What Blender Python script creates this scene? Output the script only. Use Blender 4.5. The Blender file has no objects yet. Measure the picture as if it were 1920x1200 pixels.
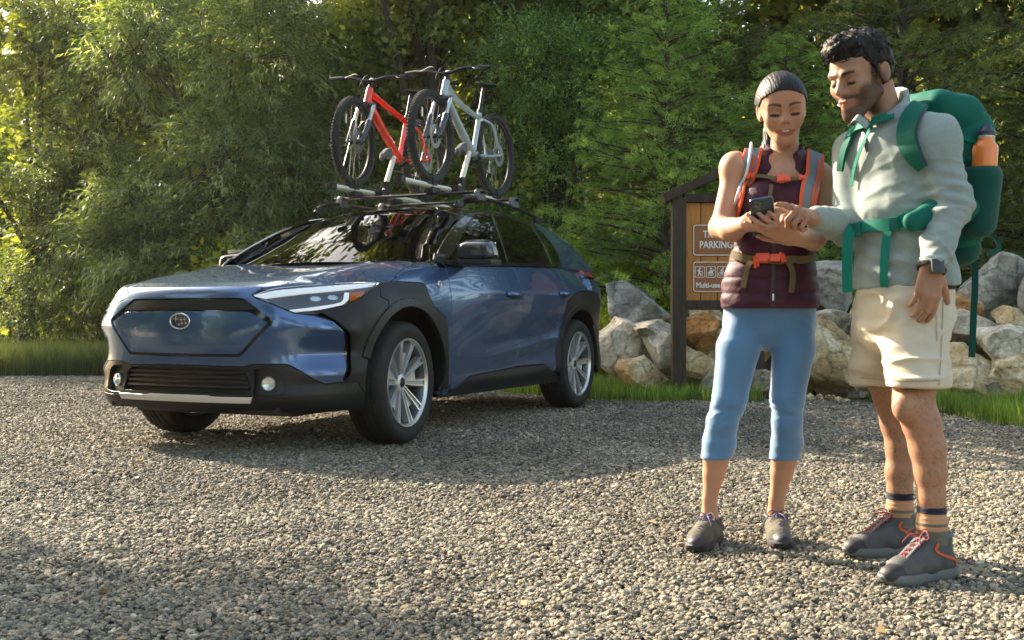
import bpy, bmesh, math, random
import numpy as np
from mathutils import Vector, Matrix, noise as mnoise
from mathutils.geometry import delaunay_2d_cdt
random.seed(7); np.random.seed(7)
R = math.radians
SC = bpy.context.scene
C = SC.collection

# ------------------------------------------------------------------ camera
CAM_H = 0.78
cam_d = bpy.data.cameras.new('camera'); cam = bpy.data.objects.new('camera', cam_d); C.objects.link(cam)
cam.location = (0, 0, CAM_H); cam.rotation_euler = (R(90) - math.atan(10/2088), 0, 0)
cam_d.sensor_width = 36; cam_d.lens = 2088/1920*36; cam_d.clip_start = .1; cam_d.clip_end = 500
cam_d.dof.use_dof = True; cam_d.dof.focus_distance = 6.9; cam_d.dof.aperture_fstop = 11
SC.camera = cam
# ------------------------------------------------------------------ light
SUN_DIR = Vector((0.66, -0.56, -0.50)).normalized()      # the way the light travels
sun_el = math.asin(-SUN_DIR.z); to_sun = -SUN_DIR
world = bpy.data.worlds.new('World'); SC.world = world; world.use_nodes = True
wn = world.node_tree.nodes; bg = wn['Background']
sky = wn.new('ShaderNodeTexSky'); sky.sky_type = 'NISHITA'; sky.sun_disc = False
sky.sun_elevation = sun_el; sky.sun_rotation = math.atan2(to_sun.x, to_sun.y)
sky.air_density = 1.0; sky.dust_density = 2.0
tint = wn.new('ShaderNodeMix'); tint.data_type = 'RGBA'; tint.blend_type = 'MULTIPLY'; tint.inputs[0].default_value = 1; tint.inputs[7].default_value = (1.10, 1.0, .80, 1)   # warm white balance
world.node_tree.links.new(sky.outputs[0], tint.inputs[6]); world.node_tree.links.new(tint.outputs[2], bg.inputs[0]); bg.inputs[1].default_value = 0.15
sl = bpy.data.lights.new('sun', 'SUN'); sl.energy = 5.0; sl.angle = R(0.6); sl.color = (1.0, .86, .66)
so = bpy.data.objects.new('sun', sl); C.objects.link(so)
so.rotation_euler = SUN_DIR.to_track_quat('-Z', 'Y').to_euler()
SC.view_settings.view_transform = 'Standard'; SC.view_settings.look = 'None'
SC.view_settings.exposure = 2.05; SC.view_settings.gamma = 1.0; SC.view_settings.use_curve_mapping = False
SC.render.engine = 'CYCLES'
cy = SC.cycles
cy.use_denoising = True; cy.max_bounces = 6; cy.diffuse_bounces = 3; cy.glossy_bounces = 3
cy.transmission_bounces = 4; cy.transparent_max_bounces = 8; cy.caustics_reflective = False; cy.caustics_refractive = False
cy.sample_clamp_indirect = 6

# ------------------------------------------------------------------ helpers
def link(o, parent=None):
    C.objects.link(o)
    if parent is not None: o.parent = parent
    return o
def empty(name, loc=(0, 0, 0), rz=0):
    o = bpy.data.objects.new(name, None); C.objects.link(o); o.location = loc; o.rotation_euler = (0, 0, rz); return o
def tag(o, label=None, cat=None, group=None, kind=None):
    if label: o['label'] = label
    if cat: o['category'] = cat
    if group: o['group'] = group
    if kind: o['kind'] = kind
    return o
def mk(name, V, F, m, parent=None, smooth=True, normals=None, sharp=None):
    me = bpy.data.meshes.new(name)
    V = np.asarray(V, dtype=np.float64)
    if isinstance(F, np.ndarray):
        k = F.shape[1]; n = len(F)
        me.vertices.add(len(V)); me.vertices.foreach_set('co', V.ravel().astype(np.float32))
        me.loops.add(n*k); me.loops.foreach_set('vertex_index', F.ravel().astype(np.int32))
        me.polygons.add(n); me.polygons.foreach_set('loop_start', np.arange(0, n*k, k, dtype=np.int32))
        me.polygons.foreach_set('loop_total', np.full(n, k, dtype=np.int32))
        me.update(calc_edges=True); me.validate()
    else:
        me.from_pydata([tuple(v) for v in V], [], [tuple(f) for f in F]); me.update()
    me.polygons.foreach_set('use_smooth', np.full(len(me.polygons), smooth))
    if sharp: me.set_sharp_from_angle(angle=R(sharp))
    if isinstance(m, (list, tuple)):
        for q in m: me.materials.append(q)
    elif m: me.materials.append(m)
    o = bpy.data.objects.new(name, me); link(o, parent)
    if normals is not None:
        me.normals_split_custom_set_from_vertices([tuple(n) for n in normals])
    return o
def attr(o, name, vals):
    vals = np.asarray(vals, dtype=np.float32)
    a = o.data.attributes.new(name, 'FLOAT', 'POINT'); a.data.foreach_set('value', vals)
def unit(v):
    v = np.asarray(v, float); n = np.linalg.norm(v, axis=-1, keepdims=True); return v/np.maximum(n, 1e-9)
class MB:
    """collects shapes into one mesh"""
    def __init__(s): s.V = []; s.F = []; s.n = 0; s.M = []
    def add(s, V, F, M=None, mi=0):
        V = np.asarray(V, float)
        if M is not None:
            Mx = np.array(M); V = V @ Mx[:3, :3].T + Mx[:3, 3]
        s.V.append(V)
        for f in F: s.F.append(tuple(int(i)+s.n for i in f)); s.M.append(mi)
        s.n += len(V); return s
    def box(s, c, d, M=None, bev=0, mi=0, taper=1.0):
        x, y, z = [q/2 for q in d]; c = np.array(c, float)
        if bev <= 0:
            V = [(sx*x*(taper if sz > 0 else 1), sy*y*(taper if sz > 0 else 1), sz*z) for sz in (-1, 1) for sy in (-1, 1) for sx in (-1, 1)]
            F = [(0, 2, 3, 1), (4, 5, 7, 6), (0, 1, 5, 4), (2, 6, 7, 3), (0, 4, 6, 2), (1, 3, 7, 5)]
            return s.add(np.array(V)+c, F, M, mi)
        bm = bmesh.new(); bmesh.ops.create_cube(bm, size=1)
        for v in bm.verts:
            k = taper if v.co.z > 0 else 1
            v.co = Vector((v.co.x*2*x*k, v.co.y*2*y*k, v.co.z*2*z))
        bmesh.ops.bevel(bm, geom=bm.edges[:], offset=bev, segments=2, profile=.7, affect='EDGES')
        bm.verts.index_update()
        V = np.array([v.co[:] for v in bm.verts])+c; F = [[v.index for v in f.verts] for f in bm.faces]; bm.free()
        return s.add(V, F, M, mi)
    def tube(s, P, r, n=8, closed=False, cap=True, flat=1.0, up=None, M=None, mi=0, a0=0.0):
        P = np.asarray(P, float); N = len(P); r = np.broadcast_to(np.asarray(r, float), (N,)) if np.ndim(r) < 1 or len(np.shape(r)) == 1 else r
        T = np.roll(P, -1, 0)-np.roll(P, 1, 0)
        if not closed: T[0] = P[1]-P[0]; T[-1] = P[-1]-P[-2]
        T = unit(T)
        u = np.array(up, float) if up is not None else (np.array([0, 0, 1.]) if abs(T[0][2]) < .9 else np.array([1., 0, 0]))
        V = []; prev = u
        for i in range(N):
            b = np.cross(T[i], prev if up is None else u); nb = np.linalg.norm(b)
            b = b/nb if nb > 1e-6 else np.cross(T[i], [0.3, .8, .5])
            w = np.cross(b, T[i]); w /= np.linalg.norm(w); prev = w
            for k in range(n):
                a = a0+2*math.pi*k/n; V.append(P[i]+r[i]*(b*math.cos(a)+w*math.sin(a)*flat))
        F = []
        for i in range(N if closed else N-1):
            j = (i+1) % N
            for k in range(n):
                l = (k+1) % n; F.append((i*n+k, i*n+l, j*n+l, j*n+k))
        if cap and not closed:
            F.append(tuple(range(n-1, -1, -1))); F.append(tuple((N-1)*n+k for k in range(n)))
        return s.add(V, F, M, mi)
    def lathe(s, prof, n=32, M=None, axis='z', mi=0, cap=False):
        prof = np.array(prof, float); V = []; m = len(prof)
        for k in range(n):
            a = 2*math.pi*k/n; c_, s_ = math.cos(a), math.sin(a)
            for r, h in prof:
                V.append((r*c_, r*s_, h) if axis == 'z' else (r*c_, h, r*s_))
        F = []
        for k in range(n):
            l = (k+1) % n
            for i in range(m-1):
                f = (k*m+i, l*m+i, l*m+i+1, k*m+i+1); F.append(f if axis == 'z' else f[::-1])
        if cap:
            F.append(tuple(k*m for k in range(n))[::-1]); F.append(tuple(k*m+m-1 for k in range(n)))
        return s.add(V, F, M, mi)
    def ball(s, c, r, n=12, M=None, mi=0):
        r = np.broadcast_to(np.asarray(r, float), (3,)); prof = [(max(math.sin(math.pi*i/n), 1e-4), -math.cos(math.pi*i/n)) for i in range(n+1)]
        b = MB().lathe(prof, n+4); V = b.V[0]*r+np.array(c, float); return s.add(V, b.F, M, mi)
    def prism(s, poly, h0, h1, M=None, mi=0, bev=0):
        bm = bmesh.new(); vs = [bm.verts.new((x, y, h0)) for x, y in poly]; f = bm.faces.new(vs)
        f.normal_update()
        if (f.normal.z > 0) == (h1 > h0): bmesh.ops.reverse_faces(bm, faces=[f])
        ret = bmesh.ops.extrude_face_region(bm, geom=[f]); 
        for g in ret['geom']:
            if isinstance(g, bmesh.types.BMVert): g.co.z = h1
        if bev: bmesh.ops.bevel(bm, geom=[e for e in bm.edges], offset=bev, segments=1, affect='EDGES', clamp_overlap=True)
        bm.verts.index_update(); V = [v.co[:] for v in bm.verts]; F = [[v.index for v in f.verts] for f in bm.faces]; bm.free()
        return s.add(V, F, M, mi)
    def build(s, name, m, parent=None, smooth=True, sharp=35):
        V = np.concatenate(s.V); o = mk(name, V, s.F, m, parent, smooth, sharp=sharp)
        if max(s.M) > 0: o.data.polygons.foreach_set('material_index', s.M)
        return o
def T(x=0, y=0, z=0): return Matrix.Translation((x, y, z))
def Rx(a): return Matrix.Rotation(a, 4, 'X')
def Ry(a): return Matrix.Rotation(a, 4, 'Y')
def Rz(a): return Matrix.Rotation(a, 4, 'Z')
def align(p, d, up=(0, 0, 1)):
    """matrix whose z axis points along d, at p"""
    z = unit(np.array(d, float)); x = np.cross(np.array(up, float), z)
    if np.linalg.norm(x) < 1e-4: x = np.cross([1., 0.1, 0], z)
    x = unit(x); y = np.cross(z, x); M = np.eye(4); M[:3, 0] = x; M[:3, 1] = y; M[:3, 2] = z; M[:3, 3] = p; return Matrix(M.tolist())
def spline(P, n=8, closed=False):
    """Catmull-Rom through the points"""
    P = np.asarray(P, float); out = []; N = len(P)
    for i in range(N if closed else N-1):
        a, b, c, d = (P[(i+k-1) % N] for k in range(4)) if closed else (P[max(i-1, 0)], P[i], P[i+1], P[min(i+2, N-1)])
        for t in np.arange(n)/n:
            out.append(.5*((2*b)+(-a+c)*t+(2*a-5*b+4*c-d)*t*t+(-a+3*b-3*c+d)*t**3))
    if not closed: out.append(P[-1])
    return np.array(out)
def rnd_poly(P, r=.02, n=4):
    """polygon with rounded corners; r one radius or one for each corner"""
    P = np.asarray(P, float); N = len(P); out = []; r = np.broadcast_to(np.asarray(r, float), (N,))
    for i in range(N):
        a, b, c = P[i-1], P[i], P[(i+1) % N]; u, v = a-b, c-b; lu, lv = np.linalg.norm(u), np.linalg.norm(v)
        k = min(r[i], lu*.45, lv*.45)
        if k < 1e-4: out.append(b); continue
        p, q = b+u/lu*k, b+v/lv*k
        for t in np.linspace(0, 1, n+1): out.append((1-t)**2*p+2*t*(1-t)*b+t*t*q)
    return np.array(out)
def sst(a, b, x): t = np.clip((x-a)/(b-a), 0, 1); return t*t*(3-2*t)

def n3(V, sc, off=0., detail=1):
    """vectorised smooth value noise, range about -1..1"""
    out = np.zeros(len(V)); amp = 1.
    for o in range(detail):
        p = V*np.array(sc)*(2**o)+off+o*17.3; i = np.floor(p).astype(np.int64); fr = p-i; w = fr*fr*(3-2*fr); r = 0
        for dx in (0, 1):
            for dy in (0, 1):
                for dz in (0, 1):
                    hsh = ((i[:, 0]+dx)*73856093 ^ (i[:, 1]+dy)*19349663 ^ (i[:, 2]+dz)*83492791) & 0xffff; hsh = (hsh*1103515245+12345 & 0x7fffffff)/0x7fffffff*2-1
                    r = r+hsh*(w[:, 0] if dx else 1-w[:, 0])*(w[:, 1] if dy else 1-w[:, 1])*(w[:, 2] if dz else 1-w[:, 2])
        out += r*amp; amp *= .5
    return out
def text_mesh(body, size, m, parent, loc, rot=(R(90), 0, 0), sx=1., bold=0., name='lettering'):
    cu = bpy.data.curves.new(name, 'FONT'); cu.body = body; cu.size = size; cu.extrude = .0008; cu.offset = bold; cu.align_x = 'CENTER'; cu.align_y = 'CENTER'; cu.resolution_u = 3; t = bpy.data.objects.new(name, cu); C.objects.link(t)
    bpy.context.view_layer.update(); me = bpy.data.meshes.new_from_object(t); bpy.data.objects.remove(t); o = bpy.data.objects.new(name, me); me.materials.clear(); me.materials.append(m); link(o, parent); o.location = loc; o.rotation_euler = rot; o.scale = (sx, 1, 1); return o
# ------------------------------------------------------------------ materials
def mat(name, col=(.5, .5, .5), rough=.5, metal=0., spec=.5, var=None, bump=None, coat=0., coat_r=.03, sheen=0., trans=0., ior=1.5, alpha=1., emit=None, sss=0., aniso=None, vscale=1.0):
    """var = (noise scale, amount, [detail]); bump = (noise scale, height m)"""
    m = bpy.data.materials.new(name); m.use_nodes = True; nt = m.node_tree; N = nt.nodes; L = nt.links
    b = N['Principled BSDF']; I = b.inputs
    I['Base Color'].default_value = (*col, 1); I['Roughness'].default_value = rough; I['Metallic'].default_value = metal
    I['Specular IOR Level'].default_value = spec; I['Coat Weight'].default_value = coat; I['Coat Roughness'].default_value = coat_r
    I['Sheen Weight'].default_value = sheen; I['Transmission Weight'].default_value = trans; I['IOR'].default_value = ior; I['Alpha'].default_value = alpha
    if sss: I['Subsurface Weight'].default_value = sss; I['Subsurface Radius'].default_value = (.012, .004, .002); I['Subsurface Scale'].default_value = 1
    if emit: I['Emission Color'].default_value = (*emit[:3], 1); I['Emission Strength'].default_value = emit[3]
    tc = N.new('ShaderNodeTexCoord')
    if var:
        n = N.new('ShaderNodeTexNoise'); n.inputs['Scale'].default_value = var[0]; n.inputs['Detail'].default_value = 6; n.inputs['Roughness'].default_value = .65
        L.new(tc.outputs['Object'], n.inputs['Vector'])
        mr = N.new('ShaderNodeMapRange'); mr.inputs[1].default_value = .3; mr.inputs[2].default_value = .7
        mr.inputs[3].default_value = 1-var[1]; mr.inputs[4].default_value = 1+var[1]; L.new(n.outputs[0], mr.inputs[0])
        mx = N.new('ShaderNodeVectorMath'); mx.operation = 'SCALE'; mx.inputs[0].default_value = col; L.new(mr.outputs[0], mx.inputs['Scale'])
        L.new(mx.outputs[0], I['Base Color'])
    if bump:
        n2 = N.new('ShaderNodeTexNoise'); n2.inputs['Scale'].default_value = bump[0]; n2.inputs['Detail'].default_value = 5
        L.new(tc.outputs['Object'], n2.inputs['Vector']); bn = N.new('ShaderNodeBump'); bn.inputs['Strength'].default_value = 1; bn.inputs['Distance'].default_value = bump[1]
        L.new(n2.outputs[0], bn.inputs['Height']); L.new(bn.outputs[0], I['Normal'])
    return m
# ================================================================== ground
def ground_mat(name, cols, scale=8., bumpd=.02, rough=.95):
    m = bpy.data.materials.new(name); m.use_nodes = True; N = m.node_tree.nodes; L = m.node_tree.links; b = N['Principled BSDF']
    tc = N.new('ShaderNodeTexCoord'); n = N.new('ShaderNodeTexNoise'); n.inputs['Scale'].default_value = scale; n.inputs['Detail'].default_value = 8; n.inputs['Roughness'].default_value = .7
    L.new(tc.outputs['Object'], n.inputs['Vector']); cr = N.new('ShaderNodeValToRGB'); L.new(n.outputs[0], cr.inputs[0])
    e = cr.color_ramp.elements
    while len(e) < len(cols): e.new(.5)
    for i, c in enumerate(cols): e[i].position = .3+.4*i/(len(cols)-1); e[i].color = (*c, 1)
    L.new(cr.outputs[0], b.inputs['Base Color']); b.inputs['Roughness'].default_value = rough; b.inputs['Specular IOR Level'].default_value = .2
    bn = N.new('ShaderNodeBump'); bn.inputs['Distance'].default_value = bumpd; L.new(n.outputs[0], bn.inputs['Height']); L.new(bn.outputs[0], b.inputs['Normal'])
    return m
m_soil = ground_mat('soil', [(.03, .022, .014), (.07, .055, .035), (.045, .055, .02), (.10, .08, .05)], 5.)
# stones of the far gravel, seen too small to be built one by one
def gravel_sheet_mat():
    m = bpy.data.materials.new('gravel_bed'); m.use_nodes = True; N = m.node_tree.nodes; L = m.node_tree.links; b = N['Principled BSDF']
    tc = N.new('ShaderNodeTexCoord'); v = N.new('ShaderNodeTexVoronoi'); v.inputs['Scale'].default_value = 42
    L.new(tc.outputs['Object'], v.inputs['Vector'])
    sp = N.new('ShaderNodeSeparateColor'); L.new(v.outputs['Color'], sp.inputs[0])
    cr = N.new('ShaderNodeValToRGB'); L.new(sp.outputs[0], cr.inputs[0]); e = cr.color_ramp.elements
    for p, c in ((.0, (.08, .075, .07)), (.35, (.17, .155, .135)), (.7, (.28, .25, .21)), (.92, (.42, .38, .31))):
        if p == 0: e[0].position = 0; e[0].color = (*c, 1)
        elif p == .92: e[-1].position = .92; e[-1].color = (*c, 1)
        else: q = e.new(p); q.color = (*c, 1)
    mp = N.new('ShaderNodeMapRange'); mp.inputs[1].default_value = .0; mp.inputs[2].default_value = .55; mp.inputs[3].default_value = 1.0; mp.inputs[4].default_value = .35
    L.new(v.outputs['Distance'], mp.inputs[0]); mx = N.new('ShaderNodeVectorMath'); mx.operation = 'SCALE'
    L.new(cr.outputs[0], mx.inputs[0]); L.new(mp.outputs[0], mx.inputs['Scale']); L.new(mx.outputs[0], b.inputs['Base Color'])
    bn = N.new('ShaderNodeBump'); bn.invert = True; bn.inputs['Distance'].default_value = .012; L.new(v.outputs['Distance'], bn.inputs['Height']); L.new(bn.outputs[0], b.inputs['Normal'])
    b.inputs['Roughness'].default_value = .9; b.inputs['Specular IOR Level'].default_value = .25
    return m
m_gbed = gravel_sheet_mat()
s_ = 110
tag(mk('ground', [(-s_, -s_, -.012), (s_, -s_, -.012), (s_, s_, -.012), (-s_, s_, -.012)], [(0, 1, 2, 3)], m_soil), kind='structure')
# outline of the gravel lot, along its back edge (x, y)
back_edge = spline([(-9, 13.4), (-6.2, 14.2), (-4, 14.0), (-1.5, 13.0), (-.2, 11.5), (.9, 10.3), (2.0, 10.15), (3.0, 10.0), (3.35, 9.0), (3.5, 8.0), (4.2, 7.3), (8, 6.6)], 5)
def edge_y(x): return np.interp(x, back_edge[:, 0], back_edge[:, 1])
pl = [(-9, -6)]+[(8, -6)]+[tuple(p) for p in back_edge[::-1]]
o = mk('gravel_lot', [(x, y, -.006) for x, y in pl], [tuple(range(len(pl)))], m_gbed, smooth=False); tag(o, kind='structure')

# ---- loose stones: geometry nodes, one point per stone
def stone_points():
    out = []
    for (y0, y1, dens) in ((1.9, 3.2, 10500), (3.2, 4.6, 8600), (4.6, 6.5, 6200), (6.5, 9, 3800), (9, 14.3, 2200)):
        w0 = -.49*y1-1.1; w1 = .49*y1+1.1; n = int((w1-w0)*(y1-y0)*dens)
        x = np.random.uniform(w0, w1, n); y = np.random.uniform(y0, y1, n)
        k = (np.abs(x) < .49*y+1.1) & (y < edge_y(x)+.12*np.random.randn(n)); out.append(np.stack([x[k], y[k]], 1))
    return np.concatenate(out)
SP = stone_points(); n = len(SP)
g = np.random.lognormal(0, .38, n)*.0060; g = np.clip(g, .0034, .015)*(1+.04*np.maximum(SP[:, 1]-3, 0))
me = bpy.data.meshes.new('gravel_stones'); me.vertices.add(n)
me.vertices.foreach_set('co', np.column_stack([SP, g*.10-.004+np.random.rand(n)*.007]).astype(np.float32).ravel())
a = me.attributes.new('size', 'FLOAT', 'POINT'); a.data.foreach_set('value', g.astype(np.float32)); me.update()
go = bpy.data.objects.new('gravel', me); link(go)
tag(go, 'loose grey and tan gravel stones covering the parking lot', 'gravel', kind='stuff')
def gravel_nodes(ob):
    ng = bpy.data.node_groups.new('gravel', 'GeometryNodeTree')
    ng.interface.new_socket('Geometry', in_out='INPUT', socket_type='NodeSocketGeometry'); ng.interface.new_socket('Geometry', in_out='OUTPUT', socket_type='NodeSocketGeometry')
    N = ng.nodes; L = ng.links; gi = N.new('NodeGroupInput'); go_ = N.new('NodeGroupOutput')
    join = N.new('GeometryNodeGeometryToInstance')
    for k in range(6):
        ico = N.new('GeometryNodeMeshIcoSphere'); ico.inputs['Radius'].default_value = 1; ico.inputs['Subdivisions'].default_value = 2
        pos = N.new('GeometryNodeInputPosition'); nz = N.new('ShaderNodeTexNoise'); nz.noise_dimensions = '4D'; nz.inputs['W'].default_value = k*7.3; nz.inputs['Scale'].default_value = 1.1; nz.inputs['Detail'].default_value = 1
        L.new(pos.outputs[0], nz.inputs['Vector'])
        sub = N.new('ShaderNodeVectorMath'); sub.operation = 'SUBTRACT'; sub.inputs[1].default_value = (.5, .5, .5); L.new(nz.outputs['Color'], sub.inputs[0])
        sc = N.new('ShaderNodeVectorMath'); sc.operation = 'SCALE'; sc.inputs['Scale'].default_value = 1.7; L.new(sub.outputs[0], sc.inputs[0])
        sp = N.new('GeometryNodeSetPosition'); L.new(ico.outputs[0], sp.inputs['Geometry']); L.new(sc.outputs[0], sp.inputs['Offset'])
        tr = N.new('GeometryNodeTransform'); tr.inputs['Scale'].default_value = (1.0, .62+.07*k, .50+.06*((k*2) % 5)); L.new(sp.outputs[0], tr.inputs['Geometry'])
        L.new(tr.outputs[0], join.inputs[0])
    iop = N.new('GeometryNodeInstanceOnPoints'); m2p = N.new('GeometryNodeMeshToPoints'); L.new(gi.outputs[0], m2p.inputs[0]); L.new(m2p.outputs[0], iop.inputs['Points'])
    L.new(join.outputs[0], iop.inputs['Instance']); iop.inputs['Pick Instance'].default_value = True
    ri = N.new('FunctionNodeRandomValue'); ri.data_type = 'INT'; ri.inputs[4].default_value = 0; ri.inputs[5].default_value = 5; L.new(ri.outputs[2], iop.inputs['Instance Index'])
    rr = N.new('FunctionNodeRandomValue'); rr.data_type = 'FLOAT_VECTOR'; rr.inputs[0].default_value = (-.5, -.5, 0); rr.inputs[1].default_value = (.5, .5, 6.28); L.new(rr.outputs[0], iop.inputs['Rotation'])
    na = N.new('GeometryNodeInputNamedAttribute'); na.data_type = 'FLOAT'; na.inputs[0].default_value = 'size'; L.new(na.outputs[0], iop.inputs['Scale'])
    sm = N.new('GeometryNodeSetMaterial'); sm.inputs['Material'].default_value = m_stone; L.new(iop.outputs[0], sm.inputs[0]); L.new(sm.outputs[0], go_.inputs[0])
    md = ob.modifiers.new('gravel', 'NODES'); md.node_group = ng
def stone_mat():
    m = bpy.data.materials.new('gravel_stone'); m.use_nodes = True; N = m.node_tree.nodes; L = m.node_tree.links; b = N['Principled BSDF']
    oi = N.new('ShaderNodeObjectInfo'); cr = N.new('ShaderNodeValToRGB'); L.new(oi.outputs['Random'], cr.inputs[0]); e = cr.color_ramp.elements
    cs = ((0, (.065, .062, .054)), (.2, (.15, .138, .11)), (.42, (.235, .205, .155)), (.6, (.12, .118, .105)), (.76, (.32, .26, .175)), (.9, (.21, .195, .165)), (1, (.48, .42, .32)))
    e[0].color = (*cs[0][1], 1); e[-1].color = (*cs[-1][1], 1)
    for p, c in cs[1:-1]: e.new(p).color = (*c, 1)
    tc = N.new('ShaderNodeTexCoord'); n = N.new('ShaderNodeTexNoise'); n.inputs['Scale'].default_value = 2.2; n.inputs['Detail'].default_value = 4; L.new(tc.outputs['Object'], n.inputs['Vector'])
    mr = N.new('ShaderNodeMapRange'); mr.inputs[1].default_value = .3; mr.inputs[2].default_value = .7; mr.inputs[3].default_value = .75; mr.inputs[4].default_value = 1.2; L.new(n.outputs[0], mr.inputs[0])
    mx = N.new('ShaderNodeVectorMath'); mx.operation = 'SCALE'; L.new(cr.outputs[0], mx.inputs[0])
    pn = N.new('ShaderNodeTexNoise'); pn.inputs['Scale'].default_value = .9; pn.inputs['Detail'].default_value = 5; L.new(oi.outputs['Location'], pn.inputs['Vector']); pm = N.new('ShaderNodeMapRange'); pm.inputs[1].default_value = .35; pm.inputs[2].default_value = .65; pm.inputs[3].default_value = .72; pm.inputs[4].default_value = 1.18; L.new(pn.outputs[0], pm.inputs[0])
    ml = N.new('ShaderNodeMath'); ml.operation = 'MULTIPLY'; L.new(mr.outputs[0], ml.inputs[0]); L.new(pm.outputs[0], ml.inputs[1]); L.new(ml.outputs[0], mx.inputs['Scale']); L.new(mx.outputs[0], b.inputs['Base Color'])
    b.inputs['Roughness'].default_value = .85; b.inputs['Specular IOR Level'].default_value = .3
    return m
m_stone = stone_mat(); gravel_nodes(go)

# ---- grass: blades, nobody could count them
def leaf_mat(name, cols, trans=.45, rough=.55, attrname='tint'):
    """cols: colours from the darkest leaf to the palest, picked by a value stored on each leaf"""
    m = bpy.data.materials.new(name); m.use_nodes = True; N = m.node_tree.nodes; L = m.node_tree.links; N.remove(N['Principled BSDF']); out = N['Material Output']
    at = N.new('ShaderNodeAttribute'); at.attribute_name = attrname; cr = N.new('ShaderNodeValToRGB'); L.new(at.outputs['Fac'], cr.inputs[0]); e = cr.color_ramp.elements
    e[0].color = (*cols[0], 1); e[-1].color = (*cols[-1], 1)
    for i, c in enumerate(cols[1:-1]): e.new((i+1)/(len(cols)-1)).color = (*c, 1)
    pb = N.new('ShaderNodeBsdfPrincipled'); pb.inputs['Roughness'].default_value = rough; pb.inputs['Specular IOR Level'].default_value = .55; L.new(cr.outputs[0], pb.inputs['Base Color'])
    hs = N.new('ShaderNodeMix'); hs.data_type = 'RGBA'; hs.blend_type = 'MULTIPLY'; hs.inputs[0].default_value = 1; L.new(cr.outputs[0], hs.inputs[6]); hs.inputs[7].default_value = (2.1, 2.1, .75, 1)
    tb = N.new('ShaderNodeBsdfTranslucent'); L.new(hs.outputs[2], tb.inputs[0]); ms = N.new('ShaderNodeMixShader'); ms.inputs[0].default_value = trans
    L.new(pb.outputs[0], ms.inputs[1]); L.new(tb.outputs[0], ms.inputs[2]); L.new(ms.outputs[0], out.inputs[0]); return m
m_grass = leaf_mat('grass_blade', [(.03, .045, .014), (.055, .08, .024), (.095, .125, .042), (.20, .19, .10)], .35)
m_grass2 = leaf_mat('sunlit_grass_blade', [(.06, .10, .02), (.11, .18, .03), (.17, .27, .05), (.28, .32, .10)], .4)  # brighter copy of the grass, with sunlight put into its colour
def grass_patch(name, label, P, h, w=.006, lean=.35, m=None):
    n = len(P); a = np.random.rand(n)*2*math.pi; hh = h*np.random.uniform(.5, 1.25, n); l = np.random.rand(n)*lean*hh*1.4; b = a+np.random.randn(n)*.8
    d = np.column_stack([np.cos(a), np.sin(a), 0*a]); ld = np.column_stack([np.cos(b), np.sin(b), 0*b]); B = np.column_stack([P, np.full(n, -.01)]); up = np.array([0, 0, 1.])
    ww = w*np.random.uniform(.7, 1.5, n)[:, None]
    M_ = B+up*hh[:, None]*.55+ld*l[:, None]*.35; Tp = B+up*(hh-l*.3)[:, None]+ld*l[:, None]
    V = np.stack([B-d*ww*.5, B+d*ww*.5, M_+d*ww*.4, M_-d*ww*.4, Tp], 1).reshape(-1, 3); i = np.arange(n)[:, None]*5
    F = np.concatenate([i+[0, 1, 2], i+[0, 2, 3], i+[3, 2, 4]]).astype(np.int32)
    o = mk(name, V, F, m or m_grass); attr(o, 'tint', np.repeat(np.clip(np.random.rand(n)*.7+.25*np.sin(P[:, 0]*2.1)*np.cos(P[:, 1]*3.3)+.1, 0, 1), 5))
    return tag(o, label, 'grass', kind='stuff')
def strip(x0, x1, off0, off1, n):
    x = np.random.uniform(x0, x1, n); t = np.random.rand(n); return np.column_stack([x, edge_y(x)+off0+(off1-off0)*t])
def clumpy(P, s, thr):
    k = [mnoise.noise(Vector((p[0]*s, p[1]*s, 3.))) > thr for p in P]; return P[np.array(k)]
grass_patch('grass', 'long dry green grass under the bushes beyond the left end of the lot', clumpy(strip(-9, -2.6, -.15, 2.8, 52000), 1.6, -.4), .40, .008)
grass_patch('grass', 'short grass painted a sunlit bright green between the parked car and the boulders', clumpy(strip(-3.2, 2.25, -.28, 1.9, 34000), 2.2, -.25), .17, .006, m=m_grass2)
grass_patch('grass', 'green grass tuft growing at the foot of the rock wall on the far right', clumpy(strip(3.3, 5.6, -.25, 1.7, 17000), 2.4, -.22), .20, .006, m=m_grass2)
m_dry = leaf_mat('dry_leaf', [(.10, .055, .02), (.20, .12, .05), (.30, .20, .09), (.36, .27, .15)], .2)
rs = np.random.RandomState(12); n = 170; yy = rs.uniform(2.6, 12, n); P = np.column_stack([rs.uniform(-.5, .5, n)*yy, yy, np.full(n, .014)]); P = P[P[:, 1] < edge_y(P[:, 0])]; n = len(P); a = rs.rand(n)*6.28; D = np.column_stack([np.cos(a), np.sin(a), rs.uniform(-.1, .25, n)]); S = np.column_stack([-np.sin(a), np.cos(a), rs.uniform(-.35, .35, n)]); l = rs.uniform(.015, .038, n)[:, None]
V = np.stack([P, P+D*l*.45+S*l*.32, P+D*l, P+D*l*.5-S*l*.3+[0, 0, .006]], 1).reshape(-1, 3); o = mk('leaf_litter', V, (np.arange(n)[:, None]*4+[0, 1, 2, 3]).astype(np.int32), m_dry); attr(o, 'tint', np.repeat(rs.rand(n), 4)); tag(o, 'few dry brown leaves fallen on the gravel', 'leaves', kind='stuff')
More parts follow.
